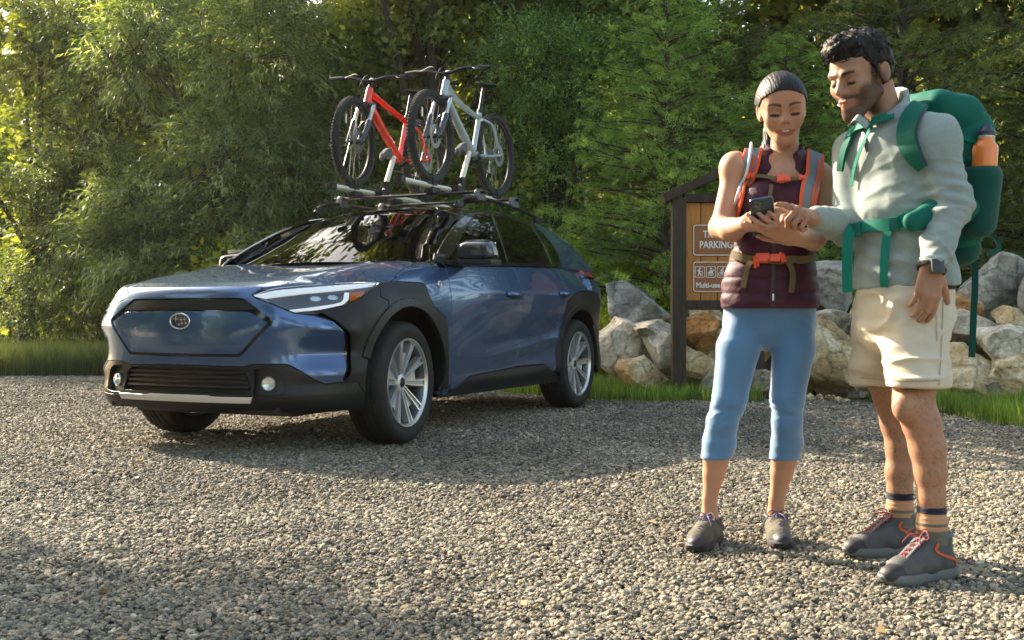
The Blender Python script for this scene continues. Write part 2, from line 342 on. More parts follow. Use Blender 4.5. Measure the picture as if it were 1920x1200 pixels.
# ================================================================== trees
m_bark = mat('bark', (.055, .042, .03), .9, var=(9, .4), bump=(14, .02))
def leaves_geo(P, D, L, W, up=None, jit=.5):
    """one rhombic quad for each leaf: base, side, tip, side"""
    n = len(P); D = unit(D); r = np.random.randn(n, 3)*jit+(np.array([0, 0, 1.]) if up is None else up)
    S = unit(np.cross(D, r)); Nn = np.cross(S, D); L = (L*np.random.uniform(.7, 1.25, n))[:, None]; W = (W*np.random.uniform(.8, 1.2, n))[:, None]
    mid = P+D*L*.45+Nn*L*.06
    V = np.stack([P, mid+S*W*.5, P+D*L-Nn*L*.1, mid-S*W*.5], 1); return V
def grow(spec, seed):
    """spec: list of blobs (centre, radii, sprays); returns the leaf quads and their tints"""
    rs = np.random.RandomState(seed); out = []; tint = []; tw = []
    for (c, r, ns, st) in spec:
        c = np.array(c, float); r = np.array(r, float)
        d = unit(rs.randn(ns, 3)); d[:, 2] = np.abs(d[:, 2])*np.sign(rs.rand(ns)-.28); d = unit(d)
        rad = rs.uniform(.45, 1.0, ns)**.6
        # clumps: sprays gather in bunches, leaving gaps
        f = np.array([mnoise.noise(Vector(tuple(q*2.6+c*.7+seed))) for q in d]); rad = rad*(1+.42*f); keep = f+rs.rand(ns)*.35 > -.18
        d = d[keep]; rad = rad[keep]; f = f[keep]; ns_ = len(d)
        tip = c+d*r*rad[:, None]; base = tip-(d*np.array([1, 1, .55])+np.array([0, 0, st['rise']]))*st['len']
        nl = st['n']; t = rs.rand(ns_, nl)**.8
        P = base[:, None]+(tip-base)[:, None]*t[..., None]; P[..., 2] -= st['droop']*t**2*st['len']; P += rs.randn(ns_, nl, 3)*st['spread']
        ax = unit(tip-base-np.array([0, 0, st['droop']*st['len']])); D = ax[:, None]*st['along']+rs.randn(ns_, nl, 3)*st['fan']+np.array([0, 0, -st['hang']])
        np.random.seed(rs.randint(1 << 30))
        V = leaves_geo(P.reshape(-1, 3), D.reshape(-1, 3), st['L'], st['W'], jit=st.get('jit', .6)); out.append(V)
        tt = np.clip(.45+.35*f[:, None]+.22*rs.randn(ns_, 1)*.7+.15*rs.randn(ns_, nl)+st.get('tb', 0), 0, 1); tint.append(np.repeat(tt.ravel(), 4))  # jutting clumps paler, sunken ones darker: gap shade put into the tint
        tw.append((base[::6], tip[::6]))
    return np.concatenate(out).reshape(-1, 3), np.concatenate(tint), tw
def limb_mesh(H, r0, spec, seed, lean=(0, 0), forks=9):
    rs = random.Random(seed); mb = MB(); pts = []
    for i in range(9):
        t = i/8; pts.append((lean[0]*t+.16*math.sin(3*t+seed), lean[1]*t+.14*math.cos(4*t+seed)-.14, H*.85*t-.05))
    mb.tube(spline(pts, 3), np.linspace(r0, r0*.22, 25)*(1+.5*np.exp(-np.arange(25)/1.5)), 9)
    tr = spline(pts, 3)
    for k in range(forks*2):
        b = tr[rs.randint(4, 22)]; blob = spec[rs.randrange(len(spec))]; e = np.array(blob[0])+np.array([rs.uniform(-.6, .6)*blob[1][0], rs.uniform(-.6, .6)*blob[1][1], rs.uniform(-.4, .5)*blob[1][2]])
        m_ = (b+e)/2+np.array([0, 0, .25]); mb.tube(spline([b, m_, e], 5), np.linspace(r0*.36, .014, 11), 6)
    return mb
def tree(name, label, x, y, H, r0, spec, mleaf, seed, rz=0, group='trees and bushes behind the lot', cat='tree', lean=(0, 0), forks=9, lod=None):
    root = empty(name, (x, y, 0), rz); tag(root, label, cat, group)
    V, tn, tw = grow(spec, seed); n = len(V)//4; F = (np.arange(n)[:, None]*4+[0, 1, 2, 3]).astype(np.int32)
    o = mk('crown', V, F, mleaf, root); attr(o, 'tint', tn)
    mb = limb_mesh(H, r0, spec, seed, lean, forks)
    for b, t in tw:
        for i in range(0, len(b), 3): mb.tube([b[i]-(t[i]-b[i])*.5, b[i], t[i]], [.012, .007, .003], 3, cap=False)
    mb.build('trunk', m_bark, root); return root
def copy_tree(o, parent=None):
    c = o.copy(); C.objects.link(c); c.parent = parent
    for ch in o.children: copy_tree(ch, c)
    return c
def again(t, label, x, y, rz, s=(1, 1, 1), group=None):
    c = copy_tree(t); c.location = (x, y, 0); c.rotation_euler[2] = rz; c.scale = s; c['label'] = label
    if group: c['group'] = group
    return c
WILLOW = dict(len=.55, n=26, rise=.2, droop=.35, spread=.045, along=.9, fan=.45, hang=.35, L=.11, W=.020)
BROAD = dict(len=.45, n=13, rise=.15, droop=.2, spread=.09, along=.6, fan=.8, hang=.25, L=.12, W=.075, jit=.9)
FINE = dict(len=.42, n=26, rise=.1, droop=.2, spread=.07, along=.7, fan=.7, hang=.1, L=.075, W=.026, jit=.8)
FAR = dict(len=.8, n=12, rise=.1, droop=.2, spread=.2, along=.6, fan=.8, hang=.2, L=.26, W=.14, jit=.9)
m_willow = leaf_mat('willow_leaf', [(.028, .046, .018), (.075, .112, .044), (.16, .205, .085), (.31, .34, .17)], .36)  # dark end of the ramp holds the shade of the gaps
m_broad = leaf_mat('broad_leaf', [(.04, .055, .016), (.10, .13, .032), (.21, .24, .06), (.34, .34, .09)], .5)
m_fine = leaf_mat('fine_leaf', [(.035, .07, .022), (.10, .185, .055), (.20, .31, .10), (.32, .42, .15)], .42)
m_dark = leaf_mat('dark_leaf', [(.055, .066, .018), (.11, .13, .034), (.18, .20, .05), (.29, .30, .08)], .5)
m_lime = leaf_mat('lime_leaf', [(.14, .17, .02), (.22, .26, .03), (.32, .35, .04), (.45, .44, .07)], .55)
def blobs(seed, n, x, y, z, r, ns, st):
    rs = random.Random(seed); out = []
    for i in range(n):
        k = rs.uniform(.7, 1.25); c = (rs.uniform(*x), rs.uniform(*y), rs.uniform(*z)); q = r*k
        out.append((c, (q, q, q*rs.uniform(.75, 1.0)), int(ns*k*k), st))
    return out
# front row, from the left of the picture to the right
tree('willow_bush', 'tall grey-green willow bush filling the left edge of the frame', -7.5, 17.6, 6.2, .12, blobs(1, 11, (-1.6, 1.7), (-1.2, .5), (.6, 6.0), 1.4, 360, WILLOW), m_willow, 11, cat='bush')
tree('willow_bush', 'grey-green willow bush with hanging leaves behind the front of the car', -4.1, 15.3, 4.2, .10, blobs(2, 10, (-1.3, 1.3), (-1.1, .6), (.5, 4.4), 1.1, 330, WILLOW), m_willow, 12, cat='bush')
tree('maple_tree', 'broad-leaved maple tree rising behind the windscreen of the car', -2.4, 17.2, 7.5, .17, blobs(3, 11, (-1.9, 1.9), (-1.6, .8), (1.4, 6.8), 1.35, 330, BROAD), m_broad, 13)
tree('wattle_tree', 'dense bright green tree directly behind the two bicycles', .55, 16.2, 6.5, .14, blobs(4, 13, (-1.5, 1.7), (-1.2, .9), (1.0, 6.2), 1.2, 430, FINE), m_fine, 14)
tree('laurel_bush', 'low yellow-green sunlit bush between car and pale boulder', 1.35, 13.9, 1.2, .05, blobs(5, 6, (-.9, .9), (-.4, .6), (.35, 1.1), .6, 170, BROAD), m_lime, 15, cat='bush')
tree('laurel_bush', 'low yellow-green sunlit bush seen over the bonnet of the car', -3.1, 14.4, 1.5, .05, blobs(6, 6, (-.8, .9), (-.3, .5), (.5, 1.5), .6, 170, BROAD), m_lime, 16, cat='bush')

# ---- conifers
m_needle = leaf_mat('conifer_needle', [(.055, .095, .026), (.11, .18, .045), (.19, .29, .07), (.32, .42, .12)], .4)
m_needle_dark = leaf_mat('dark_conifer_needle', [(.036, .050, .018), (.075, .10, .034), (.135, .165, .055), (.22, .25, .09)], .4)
def conifer_geo(H, Rb, seed, nb=120, zlo=.3, needle=.06, droop=.25, ntw=15, nn=26):
    rs = np.random.RandomState(seed); Vs = []; tn = []; mb = MB()
    mb.tube([(0, 0, -.05), (0, 0, H*.35), (.03, .02, H*.7), (0, 0, H)], [.05*H/3, .035*H/3, .02*H/3, .004], 9)
    for i in range(nb):
        h = zlo+(H-zlo)*(i/nb)**1.02+rs.randn()*.04; k = 1-(h-zlo)/(H-zlo); Lb = Rb*(k**.75+.04)*rs.uniform(.6, 1.15); a = i*2.399+rs.randn()*.3
        o = np.array([math.cos(a), math.sin(a), 0]); s = np.array([-o[1], o[0], 0]); n = 8; t = np.linspace(0, 1, n); up = .35+.25*rs.rand()
        B = np.array([0, 0, h])+o*(t*Lb)[:, None]+np.array([0, 0, 1.])*((up*t-droop*1.8*t**2+.35*droop*t**4*2.2)*Lb)[:, None]
        mb.tube(B, np.linspace(.018, .004, n)*(.4+Lb*.6), 4, cap=False)
        nt = max(4, int(ntw*Lb/Rb*1.4)); tt = rs.uniform(.15, 1.0, nt)
        for q in tt:
            b = np.array([np.interp(q, t, B[:, j]) for j in range(3)]); sd = rs.choice([-1, 1]); tl = (.16+.42*(1-q)**.7*Lb/1.2)*rs.uniform(.6, 1.2)
            d = unit(o*rs.uniform(.5, 1.1)+s*sd*rs.uniform(.4, 1.2)+np.array([0, 0, rs.uniform(-.25, .45)])); m = int(nn*(.5+tl*1.6)); u = rs.rand(m)
            P = b+d*(u*tl)[:, None]+np.array([0, 0, -.25])*(u**2*tl)[:, None]+rs.randn(m, 3)*.012
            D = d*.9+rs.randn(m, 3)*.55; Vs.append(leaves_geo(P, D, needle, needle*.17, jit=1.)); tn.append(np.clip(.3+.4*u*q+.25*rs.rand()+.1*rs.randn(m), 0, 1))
    V = np.concatenate(Vs).reshape(-1, 3); tn = np.repeat(np.concatenate(tn), 4); return V, tn, mb
def conifer(label, x, y, geo, m, rz=0, s=1.):
    root = empty('conifer_tree', (x, y, 0), rz); root.scale = (s, s, s); tag(root, label, 'tree', 'young conifers behind the sign')
    V, tn, mb = geo; n = len(V)//4; o = mk('crown', V, (np.arange(n)[:, None]*4+[0, 1, 2, 3]).astype(np.int32), m, root); attr(o, 'tint', tn); mb.build('trunk', m_bark, root); return root
np.random.seed(5)
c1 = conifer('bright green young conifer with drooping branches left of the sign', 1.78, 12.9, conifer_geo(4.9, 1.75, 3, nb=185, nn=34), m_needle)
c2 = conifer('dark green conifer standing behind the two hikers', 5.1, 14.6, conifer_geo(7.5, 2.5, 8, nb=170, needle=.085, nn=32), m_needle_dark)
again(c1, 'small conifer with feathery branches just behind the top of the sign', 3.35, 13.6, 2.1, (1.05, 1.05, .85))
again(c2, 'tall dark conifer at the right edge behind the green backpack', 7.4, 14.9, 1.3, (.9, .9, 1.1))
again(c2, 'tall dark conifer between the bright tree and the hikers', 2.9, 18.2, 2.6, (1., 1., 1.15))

# ---- second row and beyond
far_specs = blobs(21, 15, (-2.4, 2.4), (-2, 2), (1.0, 11.5), 1.9, 190, FAR)
ft = tree('oak_tree', 'tall oak with a dense crown behind the left willow bush', -7.6, 20.5, 12, .3, far_specs, m_dark, 31, group='tall trees of the wood')
names = ['tall oak crown above the bicycles', 'tall oak behind the bright green tree', 'tall oak behind the small conifer by the sign',
         'tall oak behind the heads of the hikers', 'tall oak on the far right behind the backpack']
for i, (x, y, rz, s) in enumerate(((-.6, 22, 2.2, 1.1), (2.2, 23, 4, 1.1), (5.2, 21.5, 5.1, 1.0), (8.3, 22, .7, 1.1), (11, 20.5, 2.9, 1.0))):
    again(ft, names[i], x, y, rz, s if isinstance(s, tuple) else (s, s, s))
# the wood goes on behind: one mass
def wood():
    rs = np.random.RandomState(9); out = []; tn = []
    for ring, (d, n) in enumerate(((27, 9000), (32, 9000))):
        x = rs.uniform(-24, 24, n); z = rs.rand(n)**1.1*(6.5+1.5*np.sin(x*.5+ring)); y = d+rs.randn(n)*1.2
        P = np.column_stack([x, y, z]); np.random.seed(ring); out.append(leaves_geo(P, rs.randn(n, 3)+[0, -.3, -.3], .75, .5, jit=.9)); tn.append(np.repeat(rs.rand(n)*.7, 4))
    V = np.concatenate(out); c = V.mean(1); kp = ~((np.abs(c[:, 0]/c[:, 1]+.235) < .05) & (c[:, 2] > 1.5)); V = V[kp].reshape(-1, 3); tn = [np.concatenate(tn).reshape(-1, 4)[kp].ravel()]; n = len(V)//4
    o = mk('far_wood_foliage', V, (np.arange(n)[:, None]*4+[0, 1, 2, 3]).astype(np.int32), m_dark); attr(o, 'tint', np.concatenate(tn)); return o
tag(wood(), 'foliage of the wood going on behind the trees', 'wood', kind='stuff')
# trees on the other sides of the lot: they show in the paint and glass of the car
tree('laurel_bush', 'bright yellow-green bush right of the tail light of the car', 1.25, 12.3, 1.0, .04, blobs(15, 5, (-.35, .5), (-.3, .3), (.25, .95), .42, 150, dict(FINE, L=.06, W=.03)), m_lime, 19, cat='bush')
tree('tall_tree', 'tall tree whose crown hangs above the frame over the bicycles', -1.0, 16.9, 15, .2, blobs(33, 12, (-3.0, 2.6), (-2.6, 1.2), (7.4, 14.5), 1.7, 240, FAR), m_dark, 35, group='tall trees of the wood')
again(ft, 'small oak beyond the left edge of the frame shading the near gravel', -7.7, 6.5, .4, (.6, .6, .6))
tree('poplar_tree', 'pale sunlit tree glowing through the gap between willow and maple', -5.4, 23.5, 6.5, .12, blobs(44, 9, (-1.5, 1.5), (-1, 1), (1.2, 7.0), 1.4, 200, dict(FAR, L=.15, W=.09, n=16)), m_lime, 45)
for x, y, s_q in ((-10.5, 2.6, .75), (-12.5, -3.0, .9), (-8.5, -7, .8)): again(ft, 'unseen oak added to shade the gravel behind the viewer', x, y, x, (s_q, s_q, s_q), 'oaks around the rest of the lot')  # unseen oaks added to throw shade behind the camera
surround = ((-17, -5, .7, 2), (-9, -15, .75, 3), (-2, -17, .7, 4), (5, -16, .75, 5), (12, -12, .8, .5), (16, -2, .9, 1.5), (15, 7, 1.0, 2.5))
for i, (x, y, s, rz) in enumerate(surround):
    t = again(ft, 'unseen oak added to shade the gravel behind the viewer', x, y, rz, (s, s, s), 'oaks around the rest of the lot')
# ================================================================== boulders
def rock_mat(name, c1, c2, c3):
    m = bpy.data.materials.new(name); m.use_nodes = True; N = m.node_tree.nodes; L = m.node_tree.links; b = N['Principled BSDF']; tc = N.new('ShaderNodeTexCoord'); oi = N.new('ShaderNodeObjectInfo')
    ad = N.new('ShaderNodeVectorMath'); ad.operation = 'ADD'; L.new(tc.outputs['Object'], ad.inputs[0]); L.new(oi.outputs['Location'], ad.inputs[1])
    n1 = N.new('ShaderNodeTexNoise'); n1.inputs['Scale'].default_value = 3.2; n1.inputs['Detail'].default_value = 9; n1.inputs['Roughness'].default_value = .68; n1.inputs['Distortion'].default_value = .6; L.new(ad.outputs[0], n1.inputs[0])
    cr = N.new('ShaderNodeValToRGB'); e = cr.color_ramp.elements; e[0].position = .36; e[0].color = (*c1, 1); e[1].position = .60; e[1].color = (*c3, 1); q = e.new(.5); q.color = (*c2, 1); L.new(n1.outputs[0], cr.inputs[0])
    n2 = N.new('ShaderNodeTexNoise'); n2.inputs['Scale'].default_value = 26; n2.inputs['Detail'].default_value = 9; n2.inputs['Roughness'].default_value = .75; L.new(ad.outputs[0], n2.inputs[0])
    mr = N.new('ShaderNodeMapRange'); mr.inputs[1].default_value = .38; mr.inputs[2].default_value = .62; mr.inputs[3].default_value = .68; mr.inputs[4].default_value = 1.2; L.new(n2.outputs[0], mr.inputs[0])
    vo = N.new('ShaderNodeTexVoronoi'); vo.feature = 'DISTANCE_TO_EDGE'; vo.inputs['Scale'].default_value = 4.5; ds = N.new('ShaderNodeMix'); ds.data_type = 'VECTOR'; ds.inputs[0].default_value = .12; L.new(ad.outputs[0], ds.inputs[4]); L.new(n2.outputs['Color'], ds.inputs[5]); L.new(ds.outputs[1], vo.inputs['Vector'])
    ck = N.new('ShaderNodeMapRange'); ck.inputs[1].default_value = 0; ck.inputs[2].default_value = .025; ck.inputs[3].default_value = .8; ck.inputs[4].default_value = 1; L.new(vo.outputs[0], ck.inputs[0])
    mm = N.new('ShaderNodeMath'); mm.operation = 'MULTIPLY'; L.new(mr.outputs[0], mm.inputs[0]); L.new(ck.outputs[0], mm.inputs[1])
    mx = N.new('ShaderNodeVectorMath'); mx.operation = 'SCALE'; L.new(cr.outputs[0], mx.inputs[0]); L.new(mm.outputs[0], mx.inputs['Scale']); L.new(mx.outputs[0], b.inputs['Base Color'])
    h = N.new('ShaderNodeMath'); h.operation = 'MULTIPLY_ADD'; h.inputs[1].default_value = .6; L.new(n2.outputs[0], h.inputs[0]); L.new(ck.outputs[0], h.inputs[2])
    bn = N.new('ShaderNodeBump'); bn.inputs['Distance'].default_value = .022; L.new(h.outputs[0], bn.inputs['Height']); L.new(bn.outputs[0], b.inputs['Normal']); b.inputs['Roughness'].default_value = .9; b.inputs['Specular IOR Level'].default_value = .25; return m
K_GREY = rock_mat('blue_grey_rock', (.20, .20, .19), (.34, .33, .30), (.50, .47, .40)); K_PALE = rock_mat('pale_rock', (.44, .38, .28), (.62, .54, .42), (.74, .66, .53))
K_TAN = rock_mat('tan_rock', (.34, .22, .11), (.54, .40, .22), (.68, .56, .38)); K_RUST = rock_mat('rusty_rock', (.20, .09, .035), (.45, .22, .07), (.56, .38, .19)); K_SPOT = rock_mat('spotted_rock', (.13, .105, .08), (.36, .30, .23), (.54, .47, .37))
def boulder(px, py, w, h, D, m, label, seed, dep=.9, rot=0., planes=12, tilt=0.):
    """px, py: middle of the stone as seen; w, h in the same units"""
    sc = D/2088; X, Z = (px-960)*sc, CAM_H+(590-py)*sc; rs = np.random.RandomState(seed); bm = bmesh.new(); bmesh.ops.create_icosphere(bm, subdivisions=5, radius=1); V = np.array([v.co[:] for v in bm.verts]); F = np.array([[v.index for v in f.verts] for f in bm.faces]); bm.free()
    for k in range(planes):
        n = unit(rs.randn(3)*[1, 1, .8]); d = rs.uniform(.40, .74); t = V@n-d; V = V-np.outer(np.maximum(t, 0)*.98, n)
    n0 = unit(V); V = V+n0*(n3(V, 1.6, seed)*.05+n3(V, 4.2, seed+.5, 2)*.035)[:, None]
    st = V@unit(rs.randn(3)*[.4, .4, 1]); V = V+n0*(np.abs(((st*3.3+n3(V, 2, seed)*.5) % 1)-.5)*-.035)[:, None]; V = V+n0*(n3(V, 11, seed+2, 3)*.012)[:, None]
    c, s = math.cos(tilt), math.sin(tilt); V = V@np.array([[c, 0, s], [0, 1, 0], [-s, 0, c]]); lo, hi = V.min(0), V.max(0); V = (V-(lo+hi)/2)/(hi-lo); V = V*[w*sc*1.16, w*sc*dep, h*sc*1.16]
    o = mk('boulder', V, F, m, smooth=True); o.location = (X, D+w*sc*dep*.25, Z); o.rotation_euler = (0, 0, rot); return tag(o, label, 'boulder', 'boulders of the rock wall')
for i, a in enumerate((
 (1203, 573, 116, 82, 11.0, K_GREY, 'blue-grey peaked boulder on top of the wall at its left end, beside the sign', .8),
 (1163, 650, 100, 100, 10.75, K_PALE, 'large smooth whitish boulder at the foot of the wall just behind the car', .9),
 (1226, 616, 82, 32, 10.6, K_PALE, 'flat pale slab lying under the blue-grey peaked boulder', 1.1),
 (1244, 655, 70, 68, 10.55, K_PALE, 'pale boulder touching the left post of the sign below the flat slab', .9),
 (1205, 700, 90, 60, 10.5, K_TAN, 'half buried tan boulder in the grass left of the sign post', .9),
 (1328, 590, 60, 34, 11.1, K_TAN, 'tan stone under the bottom rail of the sign', 1.),
 (1312, 628, 66, 74, 10.7, K_RUST, 'rust-orange split boulder below the sign', .9),
 (1306, 690, 74, 84, 10.55, K_TAN, 'broken tan boulder at the foot of the sign', .9),
 (1335, 727, 50, 38, 10.3, K_SPOT, 'small grey stone on the ground between sign and the woman', 1.),
 (1372, 668, 80, 90, 10.9, K_PALE, 'pale boulder half hidden behind the right thigh of the woman', .9),
 (1432, 640, 70, 74, 10.8, K_RUST, 'brown boulder seen between the thighs of the woman', .9),
 (1425, 722, 62, 52, 10.3, K_SPOT, 'small brown-grey boulder seen between the knees of the woman', 1.),
 (1562, 540, 96, 92, 11.1, K_GREY, 'big grey boulder on top of the wall between woman and man', .9),
 (1560, 608, 74, 50, 10.8, K_SPOT, 'dark stone wedged under the big grey boulder', 1.),
 (1560, 676, 130, 150, 10.55, K_TAN, 'huge cracked yellow-tan boulder between the two hikers', .8),
 (1492, 575, 90, 70, 11.2, K_TAN, 'tan boulder behind the hips of the woman', .9),
 (1500, 690, 80, 110, 10.9, K_TAN, 'tan boulder behind the left knee of the woman', .9),
 (1655, 640, 110, 110, 10.9, K_TAN, 'tan boulder hidden behind the shorts of the man', .9),
 (1650, 722, 90, 60, 10.4, K_SPOT, 'spotted stone behind the knees of the man', 1.),
 (1812, 588, 92, 76, 10.6, K_RUST, 'reddish boulder next to the hip of the man', .9),
 (1872, 538, 126, 116, 10.9, K_GREY, 'largest light grey boulder on top of the wall at its right end', .85),
 (1845, 622, 112, 76, 10.3, K_SPOT, 'pitted brown-grey boulder below the largest light grey one', .9),
 (1905, 596, 66, 42, 10.3, K_TAN, 'small tan stone under the right side of the largest grey boulder', 1.),
 (1898, 645, 106, 66, 10.0, K_PALE, 'whitish boulder with orange stains at the right edge of the frame', .9),
 (1818, 704, 122, 108, 10.0, K_TAN, 'big rounded golden-tan boulder at the foot of the wall on the right', .85),
 (1920, 706, 100, 82, 9.8, K_TAN, 'tan boulder cut by the right edge of the frame near the ground', .9),
 (1745, 660, 90, 100, 10.7, K_SPOT, 'dark boulder behind the shorts hem of the man', .9),
 (1750, 738, 70, 46, 10.1, K_TAN, 'low tan stone beside the calf of the man', 1.),
 (1968, 580, 90, 150, 10.6, K_GREY, 'grey boulder where the wall leaves the frame on the right', .9),
 (1870, 735, 44, 34, 9.9, K_SPOT, 'small dark stone in the grass under the golden-tan boulder', 1.))):
    boulder(*a[:5], a[5], a[6], 40+i*3, a[7], tilt=(i*1.7 % 1.2)-.6)
for px, py in ((1275, 640), (1395, 600), (1460, 720), (1600, 585), (1610, 735), (1700, 560), (1780, 640), (1850, 680)): pass
# dark soil bank behind the wall
V = []; nx, ny = 60, 16
for j in range(ny):
    for i in range(nx):
        x = .8+7.5*i/(nx-1); y = 11.0+3.2*j/(ny-1)-.06*x; V.append((x, y, -.05+.95*sst(0, .30, j/(ny-1))*sst(.8, 1.6, x)*(1+.15*math.sin(x*3))+.06*mnoise.noise(Vector((x*3, y*3, 0)))))
tag(mk('ground_bank', V, [(j*nx+i, j*nx+i+1, (j+1)*nx+i+1, (j+1)*nx+i) for j in range(ny-1) for i in range(nx-1)], m_soil), kind='structure')
# small stones at the foot of the wall
rs = np.random.RandomState(3); mb = MB()
for k in range(90):
    x = rs.uniform(1.0, 4.6); y = edge_y(x)+rs.uniform(-.05, .5); r = rs.uniform(.015, .05); b = bmesh.new(); bmesh.ops.create_icosphere(b, subdivisions=1, radius=r); v = np.array([q.co[:] for q in b.verts])*rs.uniform(.6, 1.2, 3)+rs.randn(12, 3)[:len(b.verts)] * 0 if False else np.array([q.co[:] for q in b.verts])*rs.uniform(.6, 1.2, 3); f = [[q.index for q in g.verts] for g in b.faces]; b.free(); mb.add(v+[x, y, r*.3], f)
tag(mb.build('rubble', K_TAN, smooth=False, sharp=None), 'small loose stones scattered along the foot of the rock wall', 'rubble', kind='stuff')

# ================================================================== trail sign
def wood_mat(name, c1, c2, sc=3., rough=.75):
    m = bpy.data.materials.new(name); m.use_nodes = True; N = m.node_tree.nodes; L = m.node_tree.links; b = N['Principled BSDF']; tc = N.new('ShaderNodeTexCoord'); mp = N.new('ShaderNodeMapping'); mp.inputs['Scale'].default_value = (14, 14, 1.2); L.new(tc.outputs['Object'], mp.inputs[0])
    n = N.new('ShaderNodeTexNoise'); n.inputs['Scale'].default_value = sc; n.inputs['Detail'].default_value = 8; n.inputs['Roughness'].default_value = .7; n.inputs['Distortion'].default_value = .5; L.new(mp.outputs[0], n.inputs[0])
    oi = N.new('ShaderNodeObjectInfo'); cr = N.new('ShaderNodeValToRGB'); e = cr.color_ramp.elements; e[0].position = .3; e[0].color = (*c1, 1); e[1].position = .7; e[1].color = (*c2, 1); L.new(n.outputs[0], cr.inputs[0])
    mr = N.new('ShaderNodeMapRange'); mr.inputs[3].default_value = .85; mr.inputs[4].default_value = 1.15; L.new(oi.outputs['Random'], mr.inputs[0]); mx = N.new('ShaderNodeVectorMath'); mx.operation = 'SCALE'; L.new(cr.outputs[0], mx.inputs[0]); L.new(mr.outputs[0], mx.inputs['Scale']); L.new(mx.outputs[0], b.inputs['Base Color'])
    bn = N.new('ShaderNodeBump'); bn.inputs['Distance'].default_value = .004; L.new(n.outputs[0], bn.inputs['Height']); L.new(bn.outputs[0], b.inputs['Normal']); b.inputs['Roughness'].default_value = rough; b.inputs['Specular IOR Level'].default_value = .25; return m
WD = wood_mat('dark_stained_wood', (.028, .019, .013), (.085, .060, .042)); WL = wood_mat('golden_pine', (.36, .135, .032), (.52, .235, .065)); PB = mat('brown_sign_face', (.30, .09, .024), .5, var=(4, .08)); PW = mat('sign_white', (.75, .73, .68), .5)
SD = 10.35; ss = SD/2088; sign = empty('trail_sign', ((1345-960)*ss, SD, 0)); tag(sign, 'brown trail parking sign with a gabled top between two dark posts', 'sign')
def sx_(px): return (px-1345)*ss
def sz_(py): return CAM_H+(590-py)*ss
PA = {k: sz_(v) for k, v in dict(ptop=372, top=380, bot=572).items()}
for px in (1272, 1418): MB().box((sx_(px), 0, sz_(372)/2-.02), (.128, .12, sz_(372)+.04), bev=.006).build('post', WD, sign, sharp=30)
MB().box((0, .0, sz_(372)), (sx_(1409)-sx_(1281), .09, .075), bev=.005).build('top_rail', WD, sign, sharp=30)
MB().box((0, .0, sz_(572)), (sx_(1409)-sx_(1281), .09, .090), bev=.005).build('bottom_rail', WD, sign, sharp=30)
for sg in (-1, 1):
    a = np.array([sg*(sx_(1444)), 0, sz_(371)]); b = np.array([sg*.006, 0, sz_(327)]); d = b-a; L_ = np.linalg.norm(d); ang = math.atan2(d[2], d[0])
    MB().box((0, 0, 0), (L_+.03, .17, .080), T(*((a+b)/2)) @ Ry(-ang), bev=.005).build('roof_beam', WD, sign, sharp=30)
x0, x1 = sx_(1283), sx_(1407); nb = 4; bw = (x1-x0)/nb
for k in range(nb): MB().box((x0+bw*(k+.5), .012, (sz_(380)+sz_(563))/2), (bw-.008, .022, sz_(380)-sz_(563)), bev=.004).build('plank', WL, sign, sharp=30)
MB().box((0, .034, (sz_(380)+sz_(563))/2), (x1-x0, .012, sz_(380)-sz_(563))).build('backing', WD, sign)
for px in (1284.5, 1405.5): MB().box((sx_(px), -.006, (sz_(380)+sz_(563))/2), (.016, .03, sz_(380)-sz_(563)-.006), bev=.002).build('inner_frame', WD, sign)
def rr(x, z, w, h, r): return rnd_poly([(x-w/2, z-h/2), (x+w/2, z-h/2), (x+w/2, z+h/2), (x-w/2, z+h/2)], r)
def plaque(cz, h):
    p = MB().prism([(x, -0+z) for x, z in rr(0, cz, .46, h, .030)], 0, .010, Matrix(((1, 0, 0, 0), (0, 0, -1, -.001), (0, 1, 0, 0), (0, 0, 0, 1)))).build('plaque', PB, sign)
    o, i = rr(0, cz, .452, h-.008, .028), rr(0, cz, .438, h-.022, .022); n = len(o); V = [(x, -.0125, z) for x, z in o]+[(x, -.0125, z) for x, z in i]; mb = MB().add(V, [(k, (k+1) % n, n+(k+1) % n, n+k) for k in range(n)]); mb.build('border', PW, p, smooth=False)
    for zz_ in (cz+h/2-.018, cz-h/2+.018): MB().lathe([(.0005, 0), (.004, 0)], 10, Matrix.Translation((-.095, -.0135, zz_)) @ Rx(R(90))).build('screw', WD, p)
    return p
z1, h1 = (sz_(421)+sz_(480))/2, sz_(421)-sz_(480); z2, h2 = (sz_(490)+sz_(548))/2, sz_(490)-sz_(548)
p1 = plaque(z1, h1); text_mesh('TRAIL', .092, PW, p1, (-.04, -.0135, z1+.052), sx=.80, bold=.002); text_mesh('PARKING', .092, PW, p1, (-.015, -.0135, z1-.045), sx=.80, bold=.002)
p2 = plaque(z2, h2); text_mesh('Multi-use Trail', .070, PW, p2, (-.025, -.0135, z2-.080), sx=.86, bold=.0018)
def icon(cx, polys, circ):
    cz = z2+.045; w = .092; o, i = rr(cx, cz, w, w+.012, .014), rr(cx, cz, w-.010, w+.002, .011); n = len(o); mb = MB().add([(x, -.0125, z) for x, z in o]+[(x, -.0125, z) for x, z in i], [(k, (k+1) % n, n+(k+1) % n, n+k) for k in range(n)])
    for P in polys: mb.tube([(cx+x*.040, -.0135, cz+z*.046) for x, z in P[1:]], P[0], 6, flat=.15, up=(0, 1, 0))
    for x, z, r in circ: mb.tube([(cx+x*.040, -.014, cz+z*.046), (cx+x*.040, -.0125, cz+z*.046)], r, 12)
    mb.build('pictogram', PW, p2)
